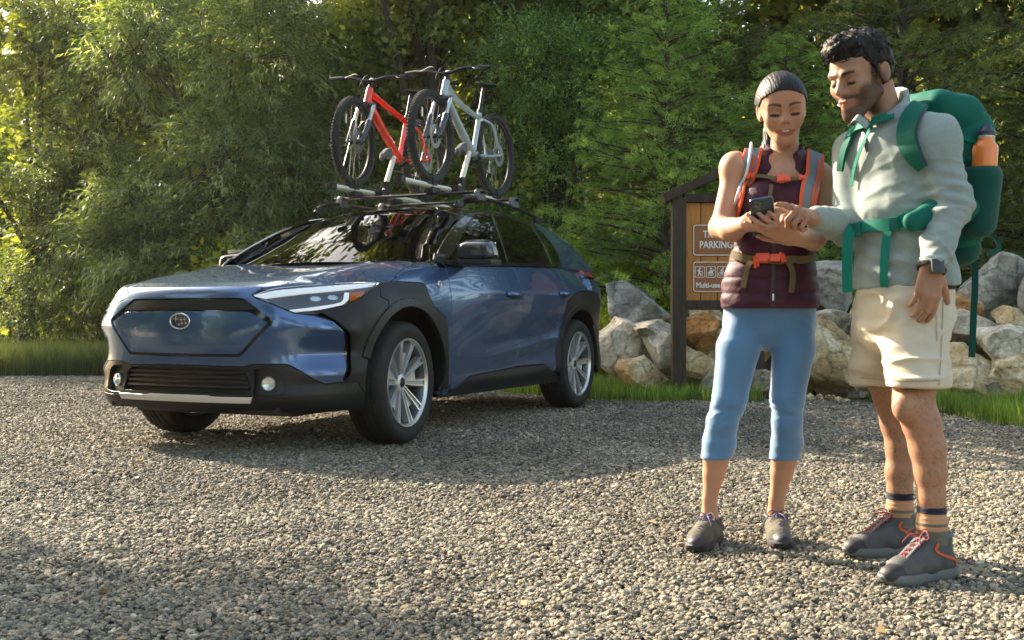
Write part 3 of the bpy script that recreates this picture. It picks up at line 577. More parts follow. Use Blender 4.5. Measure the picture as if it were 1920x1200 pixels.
icon(-.165, [(.0065, (-.1, .45), (-.15, -.1)), (.0045, (-.15, -.1), (-.45, -.8)), (.0045, (-.15, -.1), (.15, -.4), (.25, -.8)), (.0035, (-.1, .3), (.2, 0), (.45, .1)), (.002, (.5, .35), (.55, -.8)), (.005, (-.42, .4), (-.45, .05))], [(0, .72, .0085)])
icon(-.062, [(.008, (-.4, -.05), (.35, -.05)), (.0045, (.35, 0), (.6, .4), (.8, .3)), (.0032, (-.4, -.1), (-.55, -.8)), (.0032, (-.25, -.1), (-.15, -.8)), (.0032, (.3, -.1), (.55, -.5), (.35, -.75)), (.0032, (.2, -.1), (.15, -.8)), (.0055, (-.05, .5), (-.05, .1)), (.003, (-.05, .4), (.3, .3)), (.003, (-.45, 0), (-.75, -.3))], [(-.03, .72, .0075)])
for cxx in (.041,):
    ring = lambda x, z: (.0022,)+tuple((x+.36*math.cos(a), z+.32*math.sin(a)) for a in np.linspace(0, 6.3, 15)); icon(cxx, [ring(-.5, -.45), ring(.5, -.45), (.003, (-.5, -.45), (-.1, .0), (.4, .0), (.5, -.45)), (.0055, (-.3, .2), (.1, .5)), (.003, (.1, .45), (.4, .1)), (.0035, (-.3, .15), (.05, -.1), (-.05, -.5))], [(.22, .75, .0078)])
icon(.144, [(.0065, (-.1, .45), (-.15, -.1)), (.0045, (-.15, -.1), (-.5, -.8)), (.0045, (-.15, -.1), (.25, -.35), (.2, -.8)), (.0035, (-.1, .3), (.3, .1))], [(0, .72, .0085)])
# ================================================================== the car: body surfaces
# x forward from the front axle, y to the car's left, z up. W(s, z): the wall that runs round the body, s = length along its plan from the nose.
_pl = np.array([(.945, 0), (.94, .2), (.915, .4), (.865, .58), (.765, .718), (.615, .828), (.43, .892), (.2, .912), (-.1, .915), (-.6, .915), (-1.2, .918), (-1.9, .918), (-2.5, .918),
                (-2.85, .915), (-3.2, .90), (-3.47, .862), (-3.65, .75), (-3.72, .5), (-3.73, .25), (-3.735, 0)])
def _cr(P, n=40):
    out = []
    for i in range(len(P)-1):
        a, b, c, d = P[max(i-1, 0)], P[i], P[i+1], P[min(i+2, len(P)-1)]
        if i == 0: a = np.array([b[0]-.0, -c[1]]) if abs(b[1]) < 1e-6 else a
        if i == len(P)-2: d = np.array([c[0], -b[1]])
        t = (np.arange(n)/n)[:, None]; out.append(.5*((2*b)+(-a+c)*t+(2*a-5*b+4*c-d)*t*t+(-a+3*b-3*c+d)*t**3))
    return np.concatenate(out+[P[-1:]])
_pc = _cr(_pl); _sl = np.concatenate([[0], np.cumsum(np.linalg.norm(np.diff(_pc, axis=0), axis=1))]); S_END = _sl[-1]
def s_of_x(x):
    k = _pc[:, 0] > -3.3; return np.interp(-x, -_pc[k, 0], _sl[k])
def plan(s):
    return np.stack([np.interp(s, _sl, _pc[:, 0]), np.interp(s, _sl, _pc[:, 1])], -1)
def plan_n(s):
    e = .03; d = plan(np.minimum(s+e, S_END))-plan(np.maximum(s-e, 0)); d = d/np.linalg.norm(d, axis=-1, keepdims=True)
    n = np.stack([-d[..., 1], d[..., 0]], -1); n = np.stack([d[..., 1], -d[..., 0]], -1); return n
# offsets along the plan normal; rows are heights, columns are stations s
_zr = np.array([.18, .26, .33, .40, .48, .56, .64, .72, .80, .88, .94, 1.00, 1.06, 1.12, 1.18])
_st = [('s', 0.), ('s', .38), ('s', .62), ('s', .86), ('s', 1.10), ('x', .2), ('x', -.1), ('x', -.55), ('x', -1.0), ('x', -1.65), ('x', -2.15), ('x', -2.5), ('x', -2.85), ('x', -3.2), ('s', 4.75), ('s', 5.3)]
_ss = np.array([v if k == 's' else float(s_of_x(v)) for k, v in _st]); _ss[-1] = S_END
_tb = np.array([
 #  .18   .26   .33    .40    .48    .56    .64    .72    .80    .88    .94    1.0    1.06   1.12   1.18
 [-.10, -.02,  .012, -.004, -.004,  .0,    .003,  .0,   -.010, -.028, -.065, -.16,  -.30,  -.45, -.6],
 [-.10, -.02,  .012, -.004, -.002,  .004,  .008,  .006, -.006, -.026, -.065, -.16,  -.30,  -.45, -.6],
 [-.10, -.02,  .014,  .006,  .006,  .002,  .006,  .014,  .002, -.028, -.070, -.15,  -.28,  -.42, -.6],
 [-.08,  .0,   .020,  .016,  .014, -.006, -.004,  .010,  .000, -.034, -.080, -.14,  -.24,  -.36, -.5],
 [-.05,  .0,   .016,  .018,  .018,  .006,  .004,  .004, -.006, -.030, -.060, -.10,  -.16,  -.26, -.4],
 [-.02, -.01,  .004,  .010,  .012,  .012,  .012,  .012,  .008, -.008, -.030, -.060, -.10,  -.16, -.25],
 [-.03, -.02,  .000,  .008,  .012,  .014,  .014,  .014,  .012,  .002, -.018, -.038, -.068, -.11, -.16],
 [-.04, -.03, -.010, -.008,  .0,    .004,  .004,  .003,  .002, -.003, -.012, -.024, -.042, -.066, -.10],
 [-.05, -.04, -.018, -.022, -.014, -.012, -.006,  .0,    .005,  .006, -.002, -.018, -.034, -.054, -.08],
 [-.05, -.04, -.014, -.022, -.026, -.024, -.012, -.002,  .007,  .010,  .004, -.014, -.034, -.054, -.08],
 [-.05, -.04, -.010, -.012, -.026, -.036, -.022, -.006,  .008,  .012,  .008, -.012, -.034, -.056, -.08],
 [-.04, -.03, -.006, -.002, -.010, -.018, -.012, -.002,  .010,  .016,  .012, -.006, -.032, -.060, -.09],
 [-.03, -.02,  .002,  .008,  .012,  .012,  .012,  .014,  .018,  .020,  .012, -.010, -.042, -.080, -.12],
 [-.03, -.02,  .0,    .006,  .008,  .008,  .008,  .010,  .012,  .010,  .004, -.016, -.052, -.095, -.14],
 [-.06, -.02,  .01,   .010,  .004,  .0,    .0,    .0,    .004,  .010,  .010,  .000, -.02,  -.06,  -.12],
 [-.06, -.02,  .01,   .010,  .0,   -.01,  -.01,   .0,    .010,  .020,  .020,  .010, -.01,  -.06,  -.12]])
def _cubic1(xk, Y, x):
    """monotone-ish cubic Hermite through rows Y at knots xk; x (n,), Y (n, K) -> (n,)"""
    K = len(xk); i = np.clip(np.searchsorted(xk, x)-1, 0, K-2); h = xk[i+1]-xk[i]; t = np.clip((x-xk[i])/h, 0, 1); ar = np.arange(len(x))
    m = np.empty_like(Y); m[:, 1:-1] = (Y[:, 2:]-Y[:, :-2])/(xk[2:]-xk[:-2]); m[:, 0] = (Y[:, 1]-Y[:, 0])/(xk[1]-xk[0]); m[:, -1] = (Y[:, -1]-Y[:, -2])/(xk[-1]-xk[-2])
    a, b = Y[ar, i], Y[ar, i+1]; ma, mb_ = m[ar, i]*h, m[ar, i+1]*h
    return a*(2*t**3-3*t**2+1)+ma*(t**3-2*t**2+t)+b*(-2*t**3+3*t**2)+mb_*(t**3-t**2)
def off(s, z):
    s = np.atleast_1d(s).astype(float).ravel(); z = np.atleast_1d(z).astype(float).ravel()
    cols = np.stack([_cubic1(_ss, np.broadcast_to(_tb[:, j], (len(s), len(_ss))).copy(), s) for j in range(len(_zr))], 1)
    o = _cubic1(_zr, cols, z)
    # bumper wing: upper facet, undercut, curl out at the bottom
    w = np.exp(-((s-.88)/.17)**4)
    def tri(c, wd): return np.clip(1-np.abs(z-c)/wd, 0, 1)
    o += w*(.026*tri(.70-.10*(s-.88), .11)-.022*tri(.565, .09)+.010*tri(.455, .055))
    # character line along the doors, stepping in below the shoulder
    x = np.interp(s, _sl, _pc[:, 0]); side_ = np.where((s > 1.2) & (x > -3.3), 1, 0)
    zc = .935+.012*(x+1.5)*-.3
    k = side_*np.clip((-x-.75)/.5, 0, 1)*np.clip((x+2.75)/.4, 0, 1)
    o += k*.010*np.where(z > zc, np.exp(-(z-zc)/.09), np.exp(-(zc-z)/.035))
    # wedge over the sill that widens towards the rear wheel
    zl = .50+.10*np.clip((-x-1.2)/1.2, 0, 1); o += side_*.024*np.clip((-x-1.1)/.9, 0, 1)*np.clip((x+2.62)/.25, 0, 1)*np.where(z < zl, np.exp(-(np.abs(zl-z)/.07)**1.5), np.exp(-(np.abs(z-zl)/.045)**1.6))
    return o
def W(s, z, d=0.):
    sh = np.shape(s); s = np.asarray(s, float).ravel(); z = np.broadcast_to(np.asarray(z, float), sh).ravel() if np.ndim(z) == 0 else np.asarray(z, float).ravel()
    p = plan(s)+plan_n(s)*(off(s, z)+d)[:, None]; y = np.maximum(p[:, 1], 0) if False else p[:, 1]
    return np.stack([p[:, 0], y, z], -1)
# greenhouse side: y as a function of x and z
def GS(x, z, d=0.):
    x = np.asarray(x, float); z = np.asarray(z, float)
    y = .868-(z-1.1)*.40-.10*(z-1.1)**2*2-.030*np.clip((-x-2.1)/1.3, 0, 2)**2*1.6-.02*np.clip((x+1.0)/.7, 0, 2)**2
    return np.stack([x, y+d*.9, z+d*.4], -1)
# bonnet and windscreen: z as a function of x and y
_hz = np.array([(-.75, 1.145), (-.5, 1.135), (-.2, 1.108), (.1, 1.075), (.35, 1.04), (.55, 1.005), (.72, .968), (.82, .938), (.90, .905), (.95, .875)])
def HZ(x, y, d=0.):
    x = np.asarray(x, float); y = np.abs(np.asarray(y, float)); zc = _cubic1(-_hz[::-1, 0]*-1, np.broadcast_to(_hz[::-1, 1][::-1], (x.size, len(_hz))).copy(), x.ravel()).reshape(x.shape) if False else np.interp(x, _hz[:, 0], _hz[:, 1])
    z = zc-(.040+.055*sst(-.15, .25, x)*sst(.80, .55, x))*np.clip(y/.85, 0, 1.3)**3.6+.016*np.exp(-((y-.60+.10*x)/.13)**2)*sst(.95, .5, x)-.012*np.exp(-(y/.35)**4)*sst(.9, .3, x)
    return z+d
_wz = np.array([(-.28, 1.115), (-.6, 1.275), (-.9, 1.412), (-1.15, 1.508), (-1.35, 1.562), (-1.6, 1.600), (-2.0, 1.618), (-2.5, 1.590), (-2.8, 1.545), (-3.0, 1.500), (-3.25, 1.42), (-3.5, 1.29), (-3.72, 1.11)])
def TZ(x, y, d=0.):
    """windscreen, roof and rear window in one sweep"""
    x = np.asarray(x, float); y = np.abs(np.asarray(y, float)); xx = x-.20*(y/.8)**2*sst(-1.6, -.6, x)*-1
    z = np.interp(-xx, -_wz[:, 0], _wz[:, 1]); return z-.075*(y/.7)**2.6*sst(-.3, -1.3, x)+d
# ------------------------------------------------------------------ panels cut from the body surfaces
def in_poly(P, poly):
    x, y = P[:, 0], P[:, 1]; r = np.zeros(len(P), bool); n = len(poly); j = n-1
    for i in range(n):
        xi, yi = poly[i]; xj, yj = poly[j]
        c = ((yi > y) != (yj > y)) & (x < (xj-xi)*(y-yi)/(yj-yi+1e-12)+xi); r ^= c; j = i
    return r
def resample(poly, h):
    out = []; n = len(poly)
    for i in range(n):
        a, b = np.array(poly[i], float), np.array(poly[(i+1) % n], float); k = max(1, int(round(np.linalg.norm(b-a)/h)))
        for t in range(k): out.append(a+(b-a)*t/k)
    out = np.array(out); keep = np.linalg.norm(out-np.roll(out, 1, 0), axis=1) > 1e-5; return out[keep]
def seg_dist(P, poly):
    d = np.full(len(P), 9.); n = len(poly)
    for i in range(n):
        a, b = poly[i], poly[(i+1) % n]; ab = b-a; t = np.clip(((P-a)@ab)/(ab@ab+1e-12), 0, 1); d = np.minimum(d, np.linalg.norm(P-(a+t[:, None]*ab), axis=1))
    return d
def panel_geo(poly, surf, h=.02, holes=(), depth=.016, lift=0., rnd=.0015, sym=None):
    loops = [resample(poly, h*.8)]+[resample(q, h*.8) for q in holes]
    allp = np.concatenate(loops); lo, hi = allp.min(0), allp.max(0)
    gx, gy = np.meshgrid(np.arange(lo[0], hi[0], h), np.arange(lo[1], hi[1], h*.866)); gx = gx+(np.arange(gx.shape[0]) % 2)[:, None]*h/2; G = np.column_stack([gx.ravel(), gy.ravel()])
    k = in_poly(G, loops[0])
    for q in loops[1:]: k &= ~in_poly(G, q)
    G = G[k]; dd = np.min([seg_dist(G, q) for q in loops], axis=0); G = G[dd > h*.5]
    # a thin row just inside the edge carries the rolled lip
    verts = [tuple(p) for p in allp]+[tuple(p) for p in G]; edges = []; b = 0
    for q in loops:
        edges += [(b+i, b+(i+1) % len(q)) for i in range(len(q))]; b += len(q)
    vo, eo, fo, ov, oe, of = delaunay_2d_cdt([Vector(v) for v in verts], edges, [], 0, 1e-6)
    P = np.array([v[:] for v in vo]); F = np.array([f for f in fo if len(f) == 3]); c = P[F].mean(1); k = in_poly(c, loops[0])
    for q in loops[1:]: k &= ~in_poly(c, q)
    F = F[k]
    A = P[F]; ar = (A[:, 1, 0]-A[:, 0, 0])*(A[:, 2, 1]-A[:, 0, 1])-(A[:, 1, 1]-A[:, 0, 1])*(A[:, 2, 0]-A[:, 0, 0]); F[ar < 0] = F[ar < 0][:, ::-1]
    e = .004; u, v = P[:, 0], P[:, 1]; V = surf(u, v, lift); du = surf(u+e, v, lift)-surf(u-e, v, lift); dv = surf(u, v+e, lift)-surf(u, v-e, lift); Nn = unit(np.cross(du, dv))
    # orient outwards
    cen = np.array([-1.4, 0, .8]); sg = np.sign(((V-cen)*Nn).sum()); Nn *= sg
    if sg < 0: F = F[:, ::-1]
    # boundary edges -> skirt
    ed = {}
    for f in F:
        for i in range(3):
            a, b_ = f[i], f[(i+1) % 3]; ed[(a, b_)] = 1
    bd = [(a, b_) for a, b_ in ed if (b_, a) not in ed]
    if sym is not None: bd = [(a, b_) for a, b_ in bd if not (abs(P[a, sym]) < 1e-6 and abs(P[b_, sym]) < 1e-6)]
    bv = sorted({i for q in bd for i in q}); out = {i: np.zeros(3) for i in bv}
    for a, b_ in bd:
        t = V[b_]-V[a]; o = np.cross(t, Nn[a]+Nn[b_]); o /= np.linalg.norm(o)+1e-9; out[a] += o; out[b_] += o
    n0 = len(V); V2 = []; N2 = []; ix = {}
    Vb = V.copy()
    for i in bv:
        o = unit(out[i]); ix[i] = n0+len(V2); V2.append(V[i]-Nn[i]*rnd); N2.append(unit(Nn[i]*.3+o)); V2.append(V[i]-Nn[i]*depth-o*.002); N2.append(o)
        Vb[i] = V[i]-o*rnd
    Fs = []
    for a, b_ in bd:
        ia, ib = ix[a], ix[b_]; Fs += [(a, ia, ib), (a, ib, b_), (ia, ia+1, ib+1), (ia, ib+1, ib)]
    V = np.concatenate([Vb, np.array(V2)]) if V2 else Vb; Nn = np.concatenate([Nn, np.array(N2)]) if V2 else Nn
    F = np.concatenate([F, np.array(Fs)]) if Fs else F
    return V, F, Nn
def panel(name, poly, surf, m, parent, label=None, both=None, mirror=True, **kw):
    """both: index of the coordinate that is zero on the car's centre line (one mesh for both halves); mirror: a second panel on the other side"""
    V, F, N = panel_geo(poly, surf, sym=both, **kw); fl = np.array([1, -1, 1.])
    if both is not None:
        n = len(V); o = mk(name, np.concatenate([V, V*fl]), np.concatenate([F, F[:, ::-1]+n]), m, parent, normals=np.concatenate([N, N*fl])); 
        if label: o['label'] = label
        return o
    o = mk(name, V, F, m, parent, normals=N)
    if label: o['label'] = label
    if mirror:
        o2 = mk(name, V*fl, F[:, ::-1], m, parent, normals=N*fl)
    return o
def WS(s, z, d=0.): return W(s, z, d)
def HS(x, y, d=0.): x = np.asarray(x, float); return np.stack([x, y, HZ(x, y, d)], -1)
def TS(x, y, d=0.): x = np.asarray(x, float); return np.stack([x, y, TZ(x, y, d)], -1)
def sx(x): return float(s_of_x(x))
# where bonnet and wall meet; where roof and greenhouse meet
def zt(s, f=HZ):
    z = np.linspace(.80, 1.18, 200); p = W(np.full(200, s), z); g = f(p[:, 0], p[:, 1])-z; k = np.where(g < 0)[0]; return float(z[k[0]]) if len(k) else 1.18
def roof_edge(x):
    z = np.linspace(1.1, 1.62, 260); y = GS(np.full(260, x), z)[:, 1]; g = TZ(np.full(260, x), y)-z; k = np.where(g < 0)[0]; i = k[0] if len(k) else 259; return float(y[i]), float(z[i])
# ---- materials of the car
def paint_mat():
    m = mat('blue_paint', (.036, .090, .225), .25, .58, coat=1., coat_r=.02)
    nt = m.node_tree; N = nt.nodes; L = nt.links; b = N['Principled BSDF']; tc = N['Texture Coordinate']
    n = N.new('ShaderNodeTexVoronoi'); n.inputs['Scale'].default_value = 900; L.new(tc.outputs['Object'], n.inputs['Vector'])
    mx = N.new('ShaderNodeMix'); mx.data_type = 'RGBA'; mx.inputs[6].default_value = (.036, .090, .225, 1); mx.inputs[7].default_value = (.065, .13, .27, 1); mx.inputs[0].default_value = .35; 
    # dust thrown up by the wheels: real dirt, thickest low down behind the front wheel
    sp = N.new('ShaderNodeSeparateXYZ'); L.new(tc.outputs['Object'], sp.inputs[0]); mr = N.new('ShaderNodeMapRange'); mr.inputs[1].default_value = .70; mr.inputs[2].default_value = .30; mr.inputs[3].default_value = 0; mr.inputs[4].default_value = .42; L.new(sp.outputs['Z'], mr.inputs[0])
    nz = N.new('ShaderNodeTexNoise'); nz.inputs['Scale'].default_value = 7; nz.inputs['Detail'].default_value = 8; nz.inputs['Roughness'].default_value = .75; L.new(tc.outputs['Object'], nz.inputs['Vector'])
    ml = N.new('ShaderNodeMath'); ml.operation = 'MULTIPLY'; L.new(mr.outputs[0], ml.inputs[0]); L.new(nz.outputs[0], ml.inputs[1])
    m2 = N.new('ShaderNodeMix'); m2.data_type = 'RGBA'; L.new(ml.outputs[0], m2.inputs[0]); L.new(mx.outputs[2], m2.inputs[6]); m2.inputs[7].default_value = (.26, .22, .16, 1); L.new(m2.outputs[2], b.inputs['Base Color'])
    cw = N.new('ShaderNodeMapRange'); cw.inputs[1].default_value = 0; cw.inputs[2].default_value = .22; cw.inputs[3].default_value = 1; cw.inputs[4].default_value = .3; L.new(ml.outputs[0], cw.inputs[0]); L.new(cw.outputs[0], b.inputs['Coat Weight'])
    return m
P_BLUE = paint_mat()
P_CLAD = mat('grey_cladding', (.011, .0115, .0135), .33, var=(6, .15), bump=(900, .0004), spec=.3)
P_BLACK = mat('black_plastic', (.006, .006, .0065), .45, bump=(700, .0003))
P_GLOSS = mat('black_gloss', (.006, .006, .007), .12, coat=1.)
P_GLASS = mat('dark_glass', (.55, .62, .58), .0, trans=1., ior=1.45)
def glass_mat(name, tint, keep):
    m = bpy.data.materials.new(name); m.use_nodes = True; N = m.node_tree.nodes; L = m.node_tree.links; N.remove(N['Principled BSDF'])
    tr = N.new('ShaderNodeBsdfTransparent'); tr.inputs[0].default_value = (*tint, 1); gl = N.new('ShaderNodeBsdfGlossy'); gl.inputs['Roughness'].default_value = .004; gl.inputs[0].default_value = (1, 1, 1, 1)
    fr = N.new('ShaderNodeFresnel'); fr.inputs[0].default_value = 1.55; mu = N.new('ShaderNodeMath'); mu.operation = 'MULTIPLY_ADD'; mu.inputs[1].default_value = .8; mu.inputs[2].default_value = keep; L.new(fr.outputs[0], mu.inputs[0])
    ms = N.new('ShaderNodeMixShader'); L.new(mu.outputs[0], ms.inputs[0]); L.new(tr.outputs[0], ms.inputs[1]); L.new(gl.outputs[0], ms.inputs[2]); L.new(ms.outputs[0], N['Material Output'].inputs[0]); return m
P_GLASS = glass_mat('tinted_glass', (.10, .115, .11), .03); P_LENS = glass_mat('clear_lens', (.9, .92, .93), .02)
P_CHROME = mat('chrome', (.80, .81, .82), .18, .75); P_SILVER = mat('satin_silver', (.62, .62, .62), .35, .5); P_DARKSIL = mat('dark_silver', (.14, .145, .15), .35, .7)
P_MACH = mat('machined_alloy', (.72, .71, .70), .28, .85, bump=(160, .0004)); P_WHITE = mat('lamp_strip', (.85, .88, .9), .25, emit=(.9, .95, 1, .12)); P_AMBER = mat('amber_reflector', (.75, .14, .01), .15, coat=1.)
P_POCKET = mat('grey_alloy_pocket', (.42, .43, .45), .35, .6); P_RED = mat('tail_lamp_red', (.45, .015, .01), .12, coat=1.); P_RUB = mat('tyre_rubber', (.022, .021, .02), .75, var=(18, .35), bump=(120, .001), spec=.3)
P_SEAT = mat('seat_fabric', (.05, .05, .055), .8); P_INT = mat('interior_plastic', (.03, .03, .032), .7)

car = empty('parked_car', (-1.453, 7.06, 0), math.atan2(-.91, -.415))
tag(car, 'blue electric crossover with black wheel arches parked on the gravel, bicycles on its roof', 'car')
# --- front bumper
zc0 = zt(0.02)-.006
Pb = [(0, .936), (.30, .936), (.50, .934), (.438, .889), (.470, .868), (.587, .829), (.690, .786), (.79, .775), (.90, .742), (.955, .692), (.985, .62), (.987, .50), (.955, .43), (.965, .409), (.860, .402), (.800, .425), (.718, .481), (.653, .514), (.451, .512), (.415, .497), (0, .503), (0, .546), (.380, .548), (.400, .556), (.572, .728), (.582, .745), (.575, .757), (.40, .866), (.370, .872), (0, .872)]
gr_out = [(0, .872), (.370, .872), (.40, .866), (.575, .757), (.582, .745), (.572, .728), (.400, .556), (.380, .548), (0, .546)]
panel('bumper_cover', Pb[::-1], WS, P_BLUE, car, both=0, h=.016, holes=())
bc = car.children[-1]
# grille: a recess with black surround, upper texture band, painted shield
panel('grille_surround', gr_out, WS, P_GLOSS, car, both=0, h=.03, lift=-.014, depth=.004)
gi_ = [(0, .799), (.425, .796), (.450, .790), (.545, .742), (.548, .730), (.395, .575), (.375, .566), (0, .564)]
panel('grille_shield', gi_, WS, P_BLUE, car, 'smooth blue shield inside the black six-sided grille', both=0, h=.025, lift=.0, depth=.012)
gt_ = [(0, .862), (.368, .862), (.392, .858), (.470, .812), (.43, .806), (0, .809)]
panel('grille_band', gt_, WS, P_CLAD, car, both=0, h=.025, lift=-.008, depth=.004)
# badge on the shield: oval with one large and five small stars
def star4(cx, cy, r, k=.2, n=4):
    return [(cx+(r if i % 2 == 0 else r*k)*math.cos(math.pi/2+i*math.pi/n)*(1.25 if i % 4 == 2 or i % 4 == 6 else 1), cy+(r if i % 2 == 0 else r*k)*math.sin(math.pi/2+i*math.pi/n)) for i in range(2*n)]
Mb = align((.9455, 0, .744), (1, 0, .03)); 
def oval(a, b, n=40): return [(a*math.cos(2*math.pi*i/n), b*math.sin(2*math.pi*i/n)) for i in range(n)]
Mb = Matrix(((0, 0, 1, .946), (1, 0, 0, 0), (0, 1, 0, .744), (0, 0, 0, 1)))
em = MB().prism(oval(.068, .042), 0, .006, Mb).build('emblem', mat('emblem_blue', (.01, .015, .05), .2, coat=1.), car)
MB().tube([(x, y, .006) for x, y in oval(.068, .042)], .0045, 6, closed=True, M=Mb).build('emblem_ring', P_CHROME, em)
st = MB(); st.prism(star4(-.026, .012, .021, .16), .006, .010, Mb)
for cx, cy in ((.012, .008), (.038, .010), (.018, -.012), (.044, -.010), (-.004, -.018)): st.prism(star4(cx, cy, .011, .25), .006, .010, Mb)
st.build('emblem_stars', P_CHROME, em)
# --- head lamps
hl = [(.446, .887), (.571, .926), (.767, .945), (1.05, .962), (1.318, .970), (1.285, .945), (1.207, .915), (1.12, .876), (1.039, .850), (.94, .832), (.832, .811), (.70, .791), (.587, .835)]
for sgn in (1, -1):
    fl = np.array([1, sgn, 1.])
    def pz(name, poly, m, par, lift, depth, h=.02):
        V, F, N = panel_geo(poly, WS, h=h, lift=lift, depth=depth); return mk(name, V*fl, F if sgn > 0 else F[:, ::-1], m, par, normals=N*fl)
    base = pz('headlight', hl, P_GLOSS, car, -.022, .012)
    pz('light_strip', [(.452, .885), (.571, .912), (.767, .930), (1.05, .950), (1.30, .964), (1.262, .943), (1.05, .924), (.76, .899), (.52, .868)], P_WHITE, base, -.006, .014)
    pz('light_strip', [(.664, .806), (.80, .822), (.92, .838), (.975, .850), (1.0, .868), (1.02, .905), (1.052, .905), (1.030, .862), (.985, .836), (.92, .820), (.80, .806), (.69, .796)], P_WHITE, base, -.006, .014)
    pz('reflector', [(1.062, .908), (1.185, .916), (1.15, .892), (1.085, .867), (1.042, .856)], P_AMBER, base, -.006, .012)
    for k in range(2):
        s_c = .82+.11*k; V, F, N = panel_geo([(s_c+.034*math.cos(a), .868+.008*k+.014*math.sin(a)) for a in np.linspace(0, 6.28, 14)[:-1]], WS, h=.02, lift=-.012, depth=.01); mk('lamp_unit', V*fl, F if sgn > 0 else F[:, ::-1], P_CHROME, base, normals=N*fl)
    pz('lens', hl, P_LENS, base, .0, .003)
    # black vertical slit behind the bumper wing
    pz('air_slit', [(.690, .786), (.80, .782), (.90, .749), (.958, .698), (.985, .62), (.987, .50), (.955, .43), (.985, .43), (1.012, .47), (1.030, .58), (1.010, .67), (.972, .706), (.92, .752), (.83, .800), (.76, .806)], P_GLOSS, car, -.030, .02)
# --- dark lower bumper
low = [(0, .499), (.413, .493), (.451, .508), (.653, .510), (.716, .477), (.800, .421), (.860, .398), (.965, .405), (.990, .428), (1.000, .416), (.979, .365), (.897, .322), (.571, .318), (.47, .322), (.47, .262), (0, .262)]
ik = [(0, .488), (.385, .482), (.43, .45), (.452, .366), (.44, .350), (0, .350)]
fog = [(.549+.050*math.cos(a), .404+.054*math.sin(a)) for a in np.linspace(0, 2*math.pi, 25)[:-1]]
fogbox = rnd_poly([(.468, .487), (.560, .487), (.612, .462), (.645, .40), (.640, .345), (.56, .333), (.468, .338)], .012)
low = low[:-1]+[(0, .262), (0, .350), (.44, .350), (.452, .366), (.43, .45), (.385, .482), (0, .488)]
panel('lower_bumper', low[::-1], WS, P_CLAD, car, both=0, h=.016, holes=[fogbox], lift=-.003, depth=.05)
panel('intake', ik[::-1], WS, P_BLACK, car, both=0, h=.03, lift=-.045, depth=.01)
for k in range(4):
    z = .462-.026*k; panel('slat', [(0, z+.006), (.40+.011*k, z+.006), (.41+.011*k, z-.006), (0, z-.006)], WS, P_BLACK, car, both=0, h=.03, lift=-.010, depth=.02)
panel('fog_housing', fogbox, WS, P_BLACK, car, h=.02, lift=-.035, depth=.01)
for sgn in (1, -1):
    p = W(np.array([.549]), np.array([.404]), -.02)[0]*[1, sgn, 1]; nn = plan_n(np.array([.549]))[0]; Mf = align(p, (nn[0], nn[1]*sgn, 0))
    fl_ = MB().lathe([(.036, -.012), (.040, .004), (.036, .010), (.034, .004)], 24, Mf).build('fog_light', P_CHROME, car)
    MB().lathe([(.0005, .012), (.018, .010), (.034, .004)], 24, Mf).build('lens', P_LENS, fl_)
    MB().lathe([(.0005, -.008), (.012, -.008), (.034, .0)], 24, Mf).build('reflector', P_CHROME, fl_)
panel('chin_trim', [(0, .338), (.20, .338), (.225, .331), (.468, .331), (.457, .296), (0, .296)][::-1], WS, P_SILVER, car, both=0, h=.02, lift=.014, depth=.02)
panel('bumper_lip', [(0, .262), (.47, .262), (.47, .322), (.571, .318), (.897, .322), (.979, .365), (1.000, .416), (1.06, .40), (1.112, .33), (1.120, .248), (.87, .244), (.70, .246), (.45, .262), (.34, .238), (0, .232)][::-1], WS, P_CLAD, car, both=0, h=.02, lift=-.001)
# --- cladding round the front wheel
sc_ = sx(0.0); 
def arc(cs, cz, r, a0, a1, n=20): return [(cs+r*math.cos(R(a)), cz+r*math.sin(R(a))) for a in np.linspace(a0, a1, n)]
arch_f = arc(sc_, .372, .462, 180, 0, 30)
zts = lambda s: zt(s)-.004
fc = [(1.318, .968)]+[(s, min(zts(s), .976)) for s in (1.45, 1.6, 1.75)]+[(1.80, .974), (1.826, .955), (1.840, .885), (1.885, .83), (1.985, .785), (2.045, .76), (2.072, .70), (2.080, .62), (2.078, .46), (2.04, .37), (1.985, .292)]
fcl = fc+[(sc_+.462+.0, .30)]+arch_f[::-1]
# left of the seam belongs to the bumper cladding
fr_cl = [(1.318, .964), (1.207, .911), (1.12, .872), (1.039, .846), (.94, .828), (.832, .807), (.775, .800), (.83, .797), (.92, .749), (.972, .704), (1.010, .668), (1.030, .58), (1.012, .47), (.990, .428), (1.004, .416), (1.06, .402), (1.115, .332), (1.123, .25), (sc_-.462, .25)]+[(sc_-.462, .372)]+arc(sc_, .372, .462, 178, 125, 14)+[(1.352, .86), (1.285, .885)]
fcl = [(1.318, .966), (1.290, .886), (1.356, .862)]+arc(sc_, .372, .462, 123, 0, 24)+[(sc_+.462, .29)]+fc[::-1][:-1]
panel('bumper_cladding', fr_cl, WS, P_CLAD, car, h=.02, lift=.002)
panel('wheel_arch_cladding', fcl, WS, P_CLAD, car, h=.02, lift=.003)
# raised lips round the arches
def lip(cs, m_, r, name, a0=0, a1=180):
    V, F, N = panel_geo(arc(cs, .372, r+.052, a0, a1, 36)+arc(cs, .372, r-.002, a1, a0, 36), WS, h=.016, lift=.014, depth=.05, rnd=.004)
    for sg in (1, -1): mk(name, V*[1, sg, 1], F if sg > 0 else F[:, ::-1], m_, car, normals=N*[1, sg, 1.])
lip(sc_, P_CLAD, .458, 'wheel_arch_lip', -8, 160); 
sr_ = sx(-2.85); lip(sr_, P_CLAD, .452, 'wheel_arch_lip', -6, 186)
